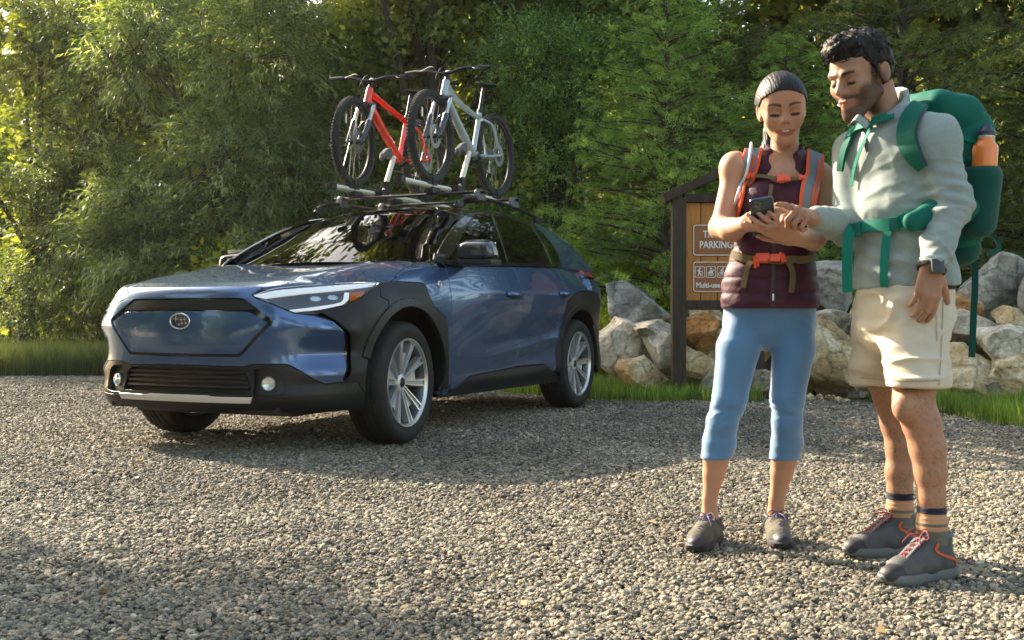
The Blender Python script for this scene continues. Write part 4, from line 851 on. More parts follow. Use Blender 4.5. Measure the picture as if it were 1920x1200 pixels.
# --- fender
s_a, s_b = sx(-.565), sx(-1.655)
top_f = [(s, zt(s)-.003) for s in np.linspace(1.80, s_a-.12, 8)]+[(s_a-.004, zt(s_a-.1)-.012)]
fen = [(1.45, zts(1.45))]+[(s, zts(s)) for s in (1.52, 1.6, 1.7)]+top_f+[(s_a-.004, .80), (s_a-.004, .40), (s_a-.02, .262), (2.0, .262), (1.990, .292), (2.044, .372), (2.084, .46), (2.086, .62), (2.078, .70), (2.050, .765), (1.990, .790), (1.890, .835), (1.846, .889), (1.832, .957), (1.804, .978), (1.75, .980), (1.6, .980)]
panel('fender', fen, WS, P_BLUE, car, h=.02)
# --- doors
def belt(x): return np.interp(-x, [.45, .8, 1.65, 2.4, 2.8, 3.3], [1.085, 1.100, 1.135, 1.155, 1.165, 1.16])
s_mb = sx(-1.60); s_c1 = sx(-2.46)
d1 = [(s_a+.002, belt(-.565)-.004)]+[(sx(x), belt(x)-.003) for x in (-.8, -1.1, -1.4)]+[(s_b-.002, belt(-1.65)-.003), (s_b-.002, .85), (s_b+.012, .62), (s_mb+.01, .46), (s_mb-.01, .400), (2.9, .388), (2.6, .379), (2.407, .368), (2.30, .335), (2.19, .296), (s_a+.002, .29)]
panel('door', d1, WS, P_BLUE, car, h=.014)
d2 = [(s_b+.002, belt(-1.65)-.003)]+[(sx(x), belt(x)-.003) for x in (-1.9, -2.2)]+[(sx(-2.50), belt(-2.5)-.003), (sx(-2.56), 1.0), (sx(-2.52), .92), (sx(-2.415), .80), (sx(-2.37), .68), (sx(-2.36), .55), (sx(-2.37), .47), (sx(-2.34), .40), (sx(-2.30), .335), (3.80, .360), (3.70, .398), (3.4, .403), (s_mb-.006, .404), (s_mb+.014, .46), (s_b+.016, .62), (s_b+.002, .85)]
panel('door', d2, WS, P_BLUE, car, h=.014)
# sill
sill = [(1.99, .288), (2.12, .255), (2.19, .292), (2.30, .331), (2.407, .364), (2.6, .375), (2.9, .384), (3.191, .396), (3.70, .394), (3.80, .356), (3.95, .300), (4.02, .285), (4.03, .245), (3.5, .243), (2.6, .246), (1.99, .25)]
panel('sill_cladding', sill, WS, P_CLAD, car, h=.02, lift=.006, depth=.05)
# rear quarter: painted panel, cladding round the rear wheel
arch_r = arc(sr_, .372, .455, 180, 0, 30)
rc = [(4.03, .25), (4.015, .30), (4.02, .44), (4.055, .56), (4.062, .70), (4.058, .80), (4.10, .87), (4.20, .925), (4.348, .964), (4.55, .975), (4.754, .978), (4.90, .955), (5.02, .90), (5.10, .80), (5.12, .60), (5.10, .45), (5.08, .30), (sr_+.455, .30)]
panel('wheel_arch_cladding', rc+arc(sr_, .372, .455, 0, 180, 30), WS, P_CLAD, car, h=.02, lift=.003)
rq_w = [(sx(-2.504), belt(-2.5)-.003)]+[(sx(x), belt(x)-.002) for x in (-2.7, -2.9, -3.1)]+[(5.0, 1.16), (5.16, 1.15), (5.16, 1.118), (4.98, 1.112), (4.76, 1.108), (4.74, 1.09), (5.0, 1.08), (5.2, 1.07), (5.24, .98), (5.24, .80), (5.11, .80), (5.03, .905), (4.90, .961), (4.754, .984), (4.55, .981), (4.348, .970), (4.195, .931), (4.09, .875), (4.050, .80), (4.055, .70), (4.047, .56), (4.01, .44), (4.01, .34), (sx(-2.305), .335), (sx(-2.345), .40), (sx(-2.375), .47), (sx(-2.365), .55), (sx(-2.375), .68), (sx(-2.42), .80), (sx(-2.525), .92), (sx(-2.565), 1.0)]
panel('rear_quarter', rq_w, WS, P_BLUE, car, h=.02)
panel('tail_light', [(4.742, 1.163), (4.76, 1.158), (5.16, 1.147), (5.6, 1.147), (5.6, 1.085), (5.2, 1.085), (4.98, 1.110), (4.76, 1.115)], WS, P_RED, car, h=.02, lift=.006)
S_E = S_END
panel('tailgate', [(5.6, 1.147), (5.16, 1.15), (5.16, 1.17), (S_E-.001, 1.17), (S_E-.001, .62), (5.4, .62), (5.25, .80), (5.25, 1.06), (5.6, 1.083)], WS, P_BLUE, car, h=.03)
panel('rear_bumper', [(5.11, .79), (5.24, .79), (5.39, .61), (S_E-.001, .61), (S_E-.001, .26), (5.10, .26), (5.10, .45)], WS, P_CLAD, car, h=.03)
# --- bonnet
hood_edge = []
for s in (.02, .15, .30, .45, .52, .60, .767, .95, 1.12, 1.25, 1.34, 1.42, 1.5): 
    z = min(zt(s), 1.2); p = W(np.array([s]), np.array([z]))[0]; hood_edge.append((p[0]-(.004 if s < 1.2 else 0), p[1]-(.004 if s > .5 else 0)))
hood_edge[0] = (hood_edge[0][0], 0)
hx = [(.03, .845), (-.10, .818), (-.23, .79), (-.33, .765), (-.40, .735), (-.37, .60), (-.33, .40), (-.31, .2), (-.305, 0)]
panel('bonnet', hood_edge+hx, HS, P_BLUE, car, both=1, h=.02)
# wing top between bonnet and door
wt = []
for s in np.linspace(1.52, s_a-.10, 10): z = zt(s); p = W(np.array([s]), np.array([z]))[0]; wt.append((p[0], p[1]+.004))
wing = wt+[(-.50, .80), (-.44, .74), (-.404, .739), (-.334, .769), (-.234, .795), (-.104, .823), (.026, .850)]
panel('wing_top', wing, HS, P_BLUE, car, h=.02)
panel('cowl', [(-.305, 0), (-.31, .2), (-.33, .4), (-.37, .6), (-.40, .735), (-.50, .76), (-.62, .70), (-.60, .4), (-.58, 0)], HS, P_BLACK, car, both=1, h=.04, lift=-.02)
# --- roof, windscreen
xs = np.linspace(-.62, -3.55, 40); RE = np.array([(x,)+roof_edge(x) for x in xs])
def rey(x): return float(np.interp(-x, -RE[:, 0], RE[:, 1]))
def rez(x): return float(np.interp(-x, -RE[:, 0], RE[:, 2]))
ap = [(-.47, .80)]+[(x, rey(x)) for x in np.linspace(-.62, -1.30, 9)]
wsx = np.linspace(-.44, -1.24, 9); wsg = [(-.30, 0), (-.31, .2), (-.335, .45), (-.385, .66), (-.42, .725)]+[(x, rey(x-.04)-.055) for x in np.linspace(-.56, -1.28, 8)]+[(-1.335, .45), (-1.36, 0)]
ws = panel('windscreen', wsg, TS, P_GLASS, car, both=1, h=.03, depth=.004)
# pillars
def strip_poly(e, w): return e+[(x, y-w) for x, y in e[::-1]]
pil = [(-.425, .728)]+[(x, rey(x-.04)-.053) for x in np.linspace(-.56, -1.28, 8)]+[(-1.30, rey(-1.30))]+[(x, rey(x)) for x in np.linspace(-1.2, -.62, 7)]+[(-.50, .84), (-.45, .80)]
panel('windscreen_pillar', pil, TS, P_GLOSS, car, h=.02, lift=.004, depth=.03)
roof = [(-1.364, 0), (-1.339, .45), (-1.285, rey(-1.32)-.056), (-1.30, rey(-1.30)-.01)]+[(x, rey(x)-.004) for x in np.linspace(-1.4, -3.06, 14)]+[(-3.10, .4), (-3.12, 0)]
panel('roof', roof, TS, P_GLOSS, car, both=1, h=.04)
panel('spoiler', [(-3.10, 0), (-3.08, .4), (-3.04, rey(-3.05)), (-3.22, rey(-3.22)-.02), (-3.30, .4), (-3.33, 0)], TS, P_GLOSS, car, both=1, h=.03, lift=.02, depth=.03)
panel('rear_window', [(-3.20, 0), (-3.18, .5), (-3.2, rey(-3.2)-.03), (-3.45, rey(-3.45)-.04), (-3.64, .55), (-3.68, 0)], TS, P_GLASS, car, both=1, h=.04)
panel('hatch_frame', [(x, rey(x)+.005) for x in np.linspace(-3.04, -3.53, 7)]+[(-3.72, .62), (-3.66, .52)]+[(x, rey(x)-.05) for x in np.linspace(-3.46, -3.04, 6)], TS, P_BLUE, car, h=.02, lift=.002)
# --- greenhouse
gtop = [(x, rez(x)+.002) for x in np.linspace(-.62, -3.0, 22)]
gl_out = [(-.451, 1.125), (-.56, 1.195), (-.689, 1.268), (-.80, 1.322), (-.93, 1.382), (-1.071, 1.437), (-1.245, 1.492), (-1.432, 1.523), (-1.712, 1.541), (-1.999, 1.531), (-2.299, 1.510), (-2.505, 1.484), (-2.60, 1.452), (-2.69, 1.383), (-2.755, 1.293), (-2.74, 1.21), (-2.66, 1.170), (-2.4, 1.160), (-1.65, 1.140), (-.8, 1.104), (-.60, 1.090)]
# black frame all round the side glass, then the panes
glass_sets = {'quarter': [(-.62, 1.135), (-.70, 1.215), (-.80, 1.282), (-.875, 1.326), (-.84, 1.16), (-.80, 1.128)],
 'front': [(-.865, 1.135), (-.915, 1.347), (-.99, 1.385), (-1.10, 1.437), (-1.25, 1.480), (-1.432, 1.508), (-1.672, 1.521), (-1.64, 1.38), (-1.575, 1.160)],
 'rear': [(-1.62, 1.162), (-1.68, 1.38), (-1.715, 1.524), (-2.0, 1.516), (-2.299, 1.495), (-2.40, 1.480), (-2.455, 1.36), (-2.455, 1.186)],
 'back': [(-2.505, 1.190), (-2.505, 1.36), (-2.46, 1.470), (-2.58, 1.435), (-2.66, 1.372), (-2.72, 1.293), (-2.71, 1.225), (-2.66, 1.195)]}
panel('window_frame', gl_out, GS, P_GLOSS, car, h=.03, holes=[rnd_poly(v, .012) for v in glass_sets.values()], lift=.002)
for v in glass_sets.values(): panel('side_window', rnd_poly(v, .012), GS, P_GLASS, car, h=.04, lift=-.002, depth=.003)
# bright belt moulding is black here; pillar and roof edge above the frame
cp = [(-.452, 1.128), (-.56, 1.199), (-.689, 1.272), (-.80, 1.326), (-.93, 1.386), (-1.071, 1.441), (-1.245, 1.496), (-1.432, 1.527), (-1.712, 1.545), (-1.999, 1.535), (-2.299, 1.514), (-2.50, 1.489)]
panel('roof_side', [(-.50, .2+.98)]+[(x, rez(x)+.003) for x in np.linspace(-.62, -2.50, 18)]+cp[::-1], GS, P_GLOSS, car, h=.02, lift=.001)
cpil = [(-2.50, 1.486), (-2.60, 1.456), (-2.694, 1.385), (-2.759, 1.293), (-2.744, 1.207), (-2.662, 1.167)]+[(x, belt(x)) for x in (-2.8, -3.0, -3.2)]+[(-3.50, 1.15)]+[(x, rez(x)+.002) for x in np.linspace(-3.5, -2.50, 12)]
panel('rear_pillar', cpil, GS, P_BLUE, car, h=.02, lift=.001)
# inner body: closes the shell so nothing is seen through the gaps
ib = MB()
zz_ = [.24, .40, .60, .80, .95, 1.06]
for a, b in ((.07, .985), (2.12, 4.02), (5.1, S_E)):
    s = np.linspace(a if a > .1 else 0, b, 40); V = []
    for z in zz_: V += list(W(s, np.full(40, min(z, .86) if a < .1 else z), -.05))
    F = [(j*40+i, j*40+i+1, (j+1)*40+i+1, (j+1)*40+i) for j in range(5) for i in range(39)]; ib.add(V, F); ib.add(np.array(V)*[1, -1, 1], F)
# behind the wheel arches, above the tyres
for sg in (1, -1):
    for cx in (0., -2.85):
        V = []; n = 24
        for a in np.linspace(-.2, math.pi+.2, n):
            for y in (.905, .56): V.append((cx+.455*math.cos(a), sg*y, .372+.455*math.sin(a)))
        ib.add(V, [(2*i, 2*i+1, 2*i+3, 2*i+2) for i in range(n-1)]); ib.add([(cx+.46*math.cos(a), sg*.56, max(.372+.46*math.sin(a), .2)) for a in np.linspace(-.2, math.pi+.2, n)]+[(cx, sg*.56, .2)], [(i, i+1, n) for i in range(n-1)])
ib.box((-1.42, 0, .26), (4.2, 1.12, .10)); ib.box((-1.42, 0, .30), (1.9, 1.7, .10)); ib.box((.75, 0, .26), (.2, 1.2, .03)); ib.box((-3.4, 0, .5), (.5, 1.4, .3))
ib.box((-.02, 0, .70), (1.2, 1.1, .30))
ib.build('inner_body', P_BLACK, car, smooth=False)
# --- interior
MB().box((-.62, 0, 1.04), (.42, 1.35, .10), bev=.03).box((-.80, 0, .93), (.16, 1.35, .22), bev=.03).build('dashboard', P_INT, car)
sw = MB(); Msw = T(-.98, .37, 1.03) @ Ry(R(-66)); sw.tube([(.18*math.cos(a), .18*math.sin(a), 0) for a in np.linspace(0, 2*math.pi, 29)[:-1]], .014, 8, closed=True, M=Msw); sw.box((0, 0, -.02), (.10, .34, .03), Msw, .01); sw.build('steering_wheel', P_INT, car)
for yy in (.37, -.37):
    for xx, nm in ((-1.52, 'seat'), (-2.40, 'seat')):
        s_ = MB(); s_.box((xx+.05, yy, .62), (.52, .50, .18), bev=.06); s_.box((xx-.26, yy, .92), (.14, .50, .62), T(0, 0, 0), .05); s_.box((xx-.30, yy, 1.30), (.09, .26, .17), bev=.04); s_.build(nm, P_SEAT, car)
MB().box((-1.6, 0, .45), (2.6, 1.5, .05)).box((-2.9, 0, .75), (.9, 1.2, .5), bev=.03).build('cabin_floor', P_INT, car)
MB().box((-1.30, 0, 1.44), (.03, .24, .06), bev=.01).tube([(-1.25, 0, 1.52), (-1.29, 0, 1.46)], .01, 8).build('rear_view_mirror', P_INT, car)
# --- mirrors
for sg in (1, -1):
    P = [(-.78, .985, 1.175), (-.80, 1.00, 1.20)]
    bm = bmesh.new(); bmesh.ops.create_cube(bm, size=1)
    for v in bm.verts:
        X, Y, Z = v.co; w = 1.0 if X < 0 else .72; v.co = Vector((X*.16*(1 if Z < 0 else .75)+(.03 if Z > 0 else 0), Y*.30*(1.0 if Z < 0 else .80)+(0), Z*(.175 if Y < 0 else .155)*w+(.0 if X < 0 else -.012)))
    bmesh.ops.subdivide_edges(bm, edges=bm.edges[:], cuts=1, use_grid_fill=True)
    me_ = bpy.data.meshes.new('mirror'); bm.to_mesh(me_); bm.free(); mo = bpy.data.objects.new('mirror', me_); link(mo, car)
    me_.polygons.foreach_set('use_smooth', [True]*len(me_.polygons)); sb = mo.modifiers.new('s', 'SUBSURF'); sb.levels = sb.render_levels = 3; me_.materials.append(mat('mirror_cap', (.02, .022, .035), .15, coat=1.))
    mo.location = (-.765, sg*1.010 if sg > 0 else -.95, 1.205 if sg > 0 else 1.165); mo.rotation_euler = (0, 0, sg*R(-6))
    if sg < 0: mo.scale = (1, -1, 1)
    MB().box((-.770, sg*.955, 1.122), (.17, .36, .04), bev=.015).box((-.70, sg*.86, 1.12), (.22, .07, .03), bev=.012).build('mirror_foot', P_BLACK, mo).matrix_parent_inverse = Matrix.Identity(4)
    mf = mo.children[0]; mf.parent = car
    MB().box((-.832, sg*1.0, 1.205), (.010, .20, .11), bev=.004).build('mirror_glass', P_CHROME, car)
# --- handles
for x, z in ((-1.495, .925), (-2.47, .945)):
    for sg in (1, -1):
        s = sx(x); q = W(np.array([s-.11, s-.08, s-.03, s+.03, s+.08, s+.11]), np.full(6, z), 0.); q2 = np.array([W(np.array([a]), np.array([z]), d)[0] for a, d in zip((s-.115, s-.09, s-.04, s+.04, s+.09, s+.115), (0., .022, .034, .034, .022, 0.))])*[1, sg, 1]
        MB().tube(spline(q2, 5), .014, 10, flat=1.3).build('door_handle', P_BLUE, car)
        V, F, N = panel_geo([(s+.06*math.cos(a), z-.002+.036*math.sin(a)) for a in np.linspace(0, 6.28, 20)[:-1]], WS, h=.02, lift=.002, depth=.002); mk('handle_patch', V*[1, sg, 1], F if sg > 0 else F[:, ::-1], P_BLACK, car, normals=N*[1, sg, 1.])  # flat black oval on the door skin behind the handle
# --- small badge on the fender
p = W(np.array([1.996]), np.array([.972]), .006)[0]; Me = Matrix(((0, 0, 0, 0), (0, 0, 0, 0), (0, 0, 0, 0), (0, 0, 0, 1))); nn = unit(W(np.array([1.996]), np.array([.972]), .02)[0]-W(np.array([1.996]), np.array([.972]), 0)[0]); Me = align(p, nn)
MB().tube([(.021*math.cos(a), .021*math.sin(a), 0) for a in np.linspace(0, 2*math.pi, 19)[:-1]], .004, 6, closed=True, M=Me).tube([(-.012, -.004, .001), (.0, .006, .001), (.008, -.004, .001), (.030, -.006, .001)], .0035, 6, M=Me).build('fender_badge', P_CHROME, car)

# --- wheels
def wheel_parts():
    ty = MB(); n = 96; prof = [(.262, -.105), (.275, -.118), (.315, -.1245), (.345, -.118), (.360, -.105), (.3675, -.085)]
    for yy in (-.062, -.058, -.054, -.050, -.022, -.018, -.014, -.010): prof.append((.3715-(.008 if yy in (-.058, -.054, -.018, -.014) else 0), yy))
    prof = prof+[(r, -h) for r, h in prof[::-1]]; prof = [(r, h) for r, h in prof]; ty.lathe(prof, n, axis='y')
    V = ty.V[0]; r = np.hypot(V[:, 0], V[:, 2]); k = (r > .358) & (np.abs(V[:, 1]) > .045); i = (np.arange(len(V))//len(prof)) % 2; f = np.where(k & (i == 1), .978, 1.); V[:, 0] *= f; V[:, 2] *= f
    tyre = ty
    rim = MB(); rim.lathe([(.262, .105), (.268, .112), (.266, .118), (.258, .117), (.252, .108), (.250, .100)], 64, axis='y'); barrel = MB().lathe([(.250, .100), (.243, .085), (.238, .0), (.240, -.10), (.262, -.105)], 64, axis='y')
    back = MB(); back.lathe([(.001, .035), (.17, .03), (.175, -.02)], 48, axis='y')     # brake disc
    spokes = [MB() for _ in range(5)]; dk = MB()
    for k in range(5):
        a0 = R(90+72*k)
        for sd in (1, -1):
            # bright bar: from the hub out to the rim, dished
            ra = [.045, .10, .17, .235, .258]; of_ = [.014, .033, .054, .072, .080]; hy = [.070, .078, .090, .102, .108]; wd = [.012, .015, .020, .024, .032]
            P = []
            for r_, o_, h_ in zip(ra, of_, hy): P.append((r_*math.cos(a0)-sd*o_*math.sin(a0), h_, r_*math.sin(a0)+sd*o_*math.cos(a0)))
            P = np.array(P); d = unit(P[-1]-P[0]); w = unit(np.cross(d, [0, 1, 0])); Vb = []
            for i in range(5):
                for (u, q) in ((-1.25, -.040), (-1, 0), (-.62, 0), (-.5, -.011), (.5, -.011), (.62, 0), (1, 0), (1.25, -.040)): Vb.append(P[i]+w*wd[i]*u+np.array([0, q, 0]))
            Fb = [(8*i+(j+1) % 8, 8*i+8+(j+1) % 8, 8*i+8+j, 8*i+j) for i in range(4) for j in range(8)]+[tuple(range(8)), tuple(range(39, 31, -1))]
            spokes[k].add(Vb, Fb); spokes[k].M[-len(Fb):] = [1 if (q < 32 and q % 8 in (3, 0, 6, 7)) else 0 for q in range(len(Fb))]
        # recessed web between the two bars of a pair
        Vb = []
        for r_, o_, h_ in zip([.05, .12, .18, .24], [.012, .032, .048, .062], [.058, .062, .070, .085]):
            for sd in (1, -1): Vb.append((r_*math.cos(a0)-sd*o_*math.sin(a0), h_, r_*math.sin(a0)+sd*o_*math.cos(a0)))
        dk.add(Vb[:6], [(0, 1, 3, 2), (2, 3, 5, 4)])
    dk.lathe([(.030, .074), (.050, .070), (.060, .055), (.060, .02)], 32, axis='y')
    cap = MB().lathe([(.0005, .080), (.026, .079), (.031, .074), (.031, .06)], 28, axis='y')
    for k in range(5): a = R(90+36+72*k); spokes[k].lathe([(.0005, .066), (.008, .066), (.009, .05)], 6, Matrix.Translation((.047*math.cos(a), 0, .047*math.sin(a))), axis='y')
    return dict(tyre=(tyre, P_RUB), rim=(rim, P_MACH), barrel=(barrel, P_DARKSIL), **{'spoke.%d' % i: (q, [P_MACH, P_POCKET]) for i, q in enumerate(spokes)}, spoke_web=(dk, P_SILVER), centre_cap=(cap, P_GLOSS), brake_disc=(back, P_DARKSIL))
wp = wheel_parts()
w0 = bpy.data.objects.new('wheel', None); link(w0, car)
for nm, (mb, m_) in wp.items(): mb.build(nm.split('.')[0], m_, w0, sharp=40)
w0.location = (0, .795, .372); w0.rotation_euler = (0, R(12), R(0))
for x, y, rz, ry in ((-2.85, .80, 0, 40), (0, -.795, 180, 25), (-2.85, -.80, 180, 5)):
    w = copy_tree(w0, car); w.location = (x, y, .372); w.rotation_euler = (0, R(ry), R(rz))
w0.rotation_euler = (0, R(-4), R(3))
# brake caliper hints and mud flap
MB().box((.06, .80, .50), (.10, .07, .16), bev=.02).box((-2.79, .80, .50), (.10, .07, .16), bev=.02).build('brake_caliper', P_DARKSIL, car)
# --- roof rails and cross bars
for sg in (1, -1):
    rail = [(-1.22, .595, 1.548), (-1.30, .60, 1.60), (-1.45, .60, 1.634), (-1.8, .60, 1.645), (-2.3, .595, 1.628), (-2.65, .59, 1.592), (-2.80, .585, 1.552)]
    MB().tube(spline(np.array(rail)*[1, sg, 1], 6), .014, 8, flat=1.1).box((-1.28, sg*.598, 1.57), (.10, .03, .05), bev=.01).box((-2.72, sg*.59, 1.565), (.12, .03, .05), bev=.01).build('roof_rail', P_BLACK, car)
# ================================================================== bicycles on the roof
B_ALU = mat('bare_aluminium', (.55, .55, .56), .35, .8); B_BLK = mat('black_alloy', (.018, .018, .02), .35, .3); B_KNOB = mat('knobbly_tyre', (.03, .029, .027), .85, var=(30, .3))
B_WALL = mat('tyre_sidewall', (.035, .035, .036), .7); B_SPOKE = mat('spoke_steel', (.35, .35, .36), .3, .9); B_FORK = mat('fork_grey', (.035, .04, .055), .3, .2, coat=.5)
B_SAD = mat('saddle', (.012, .012, .013), .5); B_REFL = mat('white_reflector', (.8, .8, .78), .15, coat=1.)
def bike_wheel(parent, x, rear=False, steer=0.):
    w = bpy.data.objects.new('wheel', None); link(w, parent); w.location = (x, 0, .350); w.rotation_euler = (0, 0, R(steer))
    ty = MB(); n = 60; ty.lathe([(.300, -.014), (.306, -.025), (.320, -.031), (.335, -.0295), (.345, -.019), (.348, 0), (.345, .019), (.335, .0295), (.320, .031), (.306, .025), (.300, .014)], n, axis='y')
    tyre = ty.build('tyre', B_KNOB, w)
    kn = MB()
    for k in range(84):
        a = 2*math.pi*k/84
        for yy, rr, wd in ((-.0245, .343, .006), (-.007, .3495, .005), (.007, .3495, .005), (.0245, .343, .006)):
            b = a+(.5 if (yy in (-.021, .007)) else 0)*2*math.pi/84; M = Matrix.Rotation(-b, 4, 'Y') @ T(rr, yy, 0); kn.box((0, 0, 0), (.007, .009, .014), M)
    k_ = kn.build('tread_knobs', B_KNOB, tyre, smooth=False, sharp=None) if False else kn.build('tread_knobs', B_KNOB, w, smooth=False, sharp=None); k_['kind'] = 'stuff'
    MB().lathe([(.301, -.013), (.284, -.012), (.280, 0), (.284, .012), (.301, .013)], 60, axis='y').build('rim', B_BLK, w)
    sp = MB()
    for k in range(28):
        a = 2*math.pi*k/28; b = a+(.9 if k % 4 < 2 else -.9); y = .028 if k % 2 else -.028
        sp.tube([(.022*math.cos(b), y, .022*math.sin(b)), (.284*math.cos(a), 0, .284*math.sin(a))], .0013, 4, cap=False)
    s_ = sp.build('spokes', B_SPOKE, w); s_['kind'] = 'stuff'
    MB().lathe([(.0005, -.05), (.010, -.05), (.012, -.034), (.024, -.032), (.024, -.026), (.015, -.02), (.015, .02), (.024, .026), (.024, .032), (.012, .034), (.010, .05), (.0005, .05)], 18, axis='y').build('hub', B_BLK, w)
    d = MB(); d.lathe([(.055, .036), (.090, .036), (.090, .038), (.055, .038), (.055, .036)], 40, axis='y')
    for k in range(5): a = k*1.2566; d.tube([(.02*math.cos(a), .036, .02*math.sin(a)), (.06*math.cos(a+.5), .037, .06*math.sin(a+.5))], .004, 5)
    d.build('brake_disc', B_SPOKE, w)
    MB().box((.15, 0, .16) if not rear else (.2, 0, .02), (.02, .008, .07), Matrix.Identity(4), .003).build('reflector', B_REFL, w)
    if rear:
        for i, r in enumerate((.062, .054, .046, .038, .030)): MB().lathe([(r-.012, -.040+.004*i), (r, -.040+.004*i), (r, -.038+.004*i), (r-.012, -.038+.004*i)], 28, axis='y').build('sprocket', B_SPOKE, w)
    return w
def bicycle(name_label, paint, loc, steer, step=False, car_frame=None):
    root = bpy.data.objects.new('bicycle', None); C.objects.link(root); root.matrix_world = Matrix.Identity(4); tag(root, name_label, 'bicycle', 'bicycles carried on the car roof')
    # own frame: x forward, origin under the front hub at tyre level, wheelbase 1.13
    wb = -1.13; bb = np.array([-.715, 0, .305]); hb, ht = np.array([-.205, 0, .685]), np.array([-.252, 0, .815]); st = np.array([-.835, 0, .66]); sax = unit(st-bb)
    fr = MB()
    fr.tube([hb, ht], [.031, .029], 14)
    dt0 = hb+(ht-hb)*.18
    fr.tube(spline([dt0, dt0*.6+bb*.4+[0, 0, -.012], bb+[.01, 0, .01]], 5), [.037]*3+[.036]*3+[.034]*2+[.032]*3, 12, flat=1.0)
    fr.build('down_tube', paint, root)
    tp = [ht-[0, 0, .03], ht*.62+st*.38+[0, 0, -.03 if not step else -.075], st*.85+ht*.15+[0, 0, -.025 if not step else -.055], st-[0, 0, .03]]
    MB().tube(spline(tp, 6), .0245, 10).build('top_tube', paint, root)
    MB().tube([bb, st+sax*.02], .021, 10).tube([bb+[0, -.04, 0], bb+[0, .04, 0]], .024, 14).build('seat_tube', paint, root)
    for sg in (1, -1):
        ax = np.array([wb, sg*.062, .35])
        MB().tube(spline([bb+[-.02, sg*.03, 0], bb*.5+ax*.5+[0, sg*.012, -.012], ax], 5), .0135, 8).build('chain_stay', paint, root)
        MB().tube(spline([st+[-.01, sg*.018, -.05], [st[0]-.13, sg*.055, .575], [wb+.08, sg*.062, .44], ax], 6), .0115, 8).build('seat_stay', paint, root)
    MB().tube([st+sax*.02, st+sax*.235], .0155, 10).lathe([(.022, 0), (.024, .0), (.024, .03), (.018, .03)], 14, align(st+sax*.0, sax)).build('seat_post', B_BLK, root)
    sc = st+sax*.25; sd = MB(); P = np.array([(-.12, 0, .02), (-.09, 0, .024), (-.03, 0, .018), (.04, 0, .012), (.10, 0, .006), (.145, 0, -.004)])+sc; sd.tube(P, [.055, .072, .05, .028, .021, .012], 14, flat=.30, up=(0, 0, 1)); sd.tube([sc+[-.06, .02, -.01], sc+[.05, .02, -.01]], .004, 6).tube([sc+[-.06, -.02, -.01], sc+[.05, -.02, -.01]], .004, 6); sd.build('saddle', B_SAD, root)
    # steering assembly turns about the head tube
    fk = bpy.data.objects.new('fork', None); link(fk, root); hax = unit(ht-hb)
    Ms = Matrix.Translation(hb) @ Matrix.Rotation(R(steer), 4, Vector(hax)) @ Matrix.Translation(-Vector(hb)); fk.matrix_local = Ms
    f = MB(); axf = np.array([0., 0, .35])
    f.tube([hb+hax*-.012+[0, -.075, 0], hb+hax*-.012+[0, .075, 0]], .020, 10, flat=.9)
    for sg in (1, -1):
        top = hb+[0, sg*.064, 0]-hax*.01; bot = axf+[-.022, sg*.062, 0]; mid = top*.56+bot*.44
        g = MB(); g.tube([mid, bot*.97+mid*.03, bot], [.0235, .021, .017], 12); g.tube([bot+[.0, 0, -.01], axf+[0, sg*.058, 0]], .012, 8); g.build('lower_leg', B_FORK, fk); MB().tube([top, top*.5+bot*.5], .0155, 12).build('stanchion', B_ALU, fk)
    f.build('fork_crown', B_FORK, fk)
    f3 = MB(); a, b = hb+[-.005, -.062, -.19], hb+[-.005, .062, -.19]; f3.tube(spline([a+[.0, 0, 0], (a+b)/2+[.035, 0, .04], b], 6), .011, 8); f3.build('fork_arch', B_FORK, fk)
    hd = MB(); s0 = ht+hax*.045; s1 = s0+[.055, 0, .012]; hd.lathe([(.019, 0), (.019, .06)], 14, align(ht, hax), cap=True).tube([s0, s1], .018, 10)
    hd.build('stem', B_BLK, fk)
    MB().ball(s0+hax*.03, (.021, .021, .021), 10).build('bell', B_REFL, fk)
    hp = [(s1[0]-.055, -.36, s1[2]+.030), (s1[0]-.04, -.27, s1[2]+.034), (s1[0]-.012, -.15, s1[2]+.026), (s1[0], -.05, s1[2]), (s1[0], .05, s1[2]), (s1[0]-.012, .15, s1[2]+.026), (s1[0]-.04, .27, s1[2]+.034), (s1[0]-.055, .36, s1[2]+.030)]
    MB().tube(spline(hp, 5), .0125, 10).build('handlebar', B_BLK, fk)
    for sg in (1, -1):
        a = np.array([s1[0]-.055, sg*.365, s1[2]+.030]); b = np.array([s1[0]-.0405, sg*.25, s1[2]+.0335]); MB().tube([a, b], .0165, 12).build('grip', B_SAD, fk)
        MB().box(b+[0, -sg*.02, 0], (.03, .03, .03), bev=.006).tube([b+[.02, -sg*.02, -.005], b+[.05, sg*.02, -.02], b+[.05, sg*.09, -.025]], .006, 6).build('brake_lever', B_BLK, fk)
        MB().tube(spline([b+[.02, -sg*.03, -.005], s1+[.10, sg*.05, .03], s1+[.11, -sg*.02, -.08], hb+[.05, sg*.02, .02], (hb+axf)/2+[.0, .07, -.05]], 6), .0028, 5).build('cable', B_SAD, fk)
    bike_wheel(fk, 0); fw_ = fk.children[-1]
    bike_wheel(root, wb, True)
    # drive train
    cr = MB(); cr.lathe([(.070, -.052), (.088, -.052), (.088, -.048), (.070, -.048), (.070, -.052)], 40, Matrix.Translation(bb), axis='y')
    for k in range(4): a = .6+k*1.5708; cr.tube([bb+[0, -.05, 0], bb+[.075*math.cos(a), -.05, .075*math.sin(a)]], .007, 5)
    cr.build('chain_ring', B_BLK, root)
    for sg, a in ((1, -.5), (-1, math.pi-.5)):
        e = bb+[.170*math.cos(a), sg*.075, .170*math.sin(a)]; c_ = MB().tube([bb+[0, sg*.055, 0], e], [.014, .011], 8, flat=.7).build('crank', B_BLK, root); MB().box(e+[0, sg*.05, 0], (.09, .085, .018), bev=.004).build('pedal', B_BLK, c_)
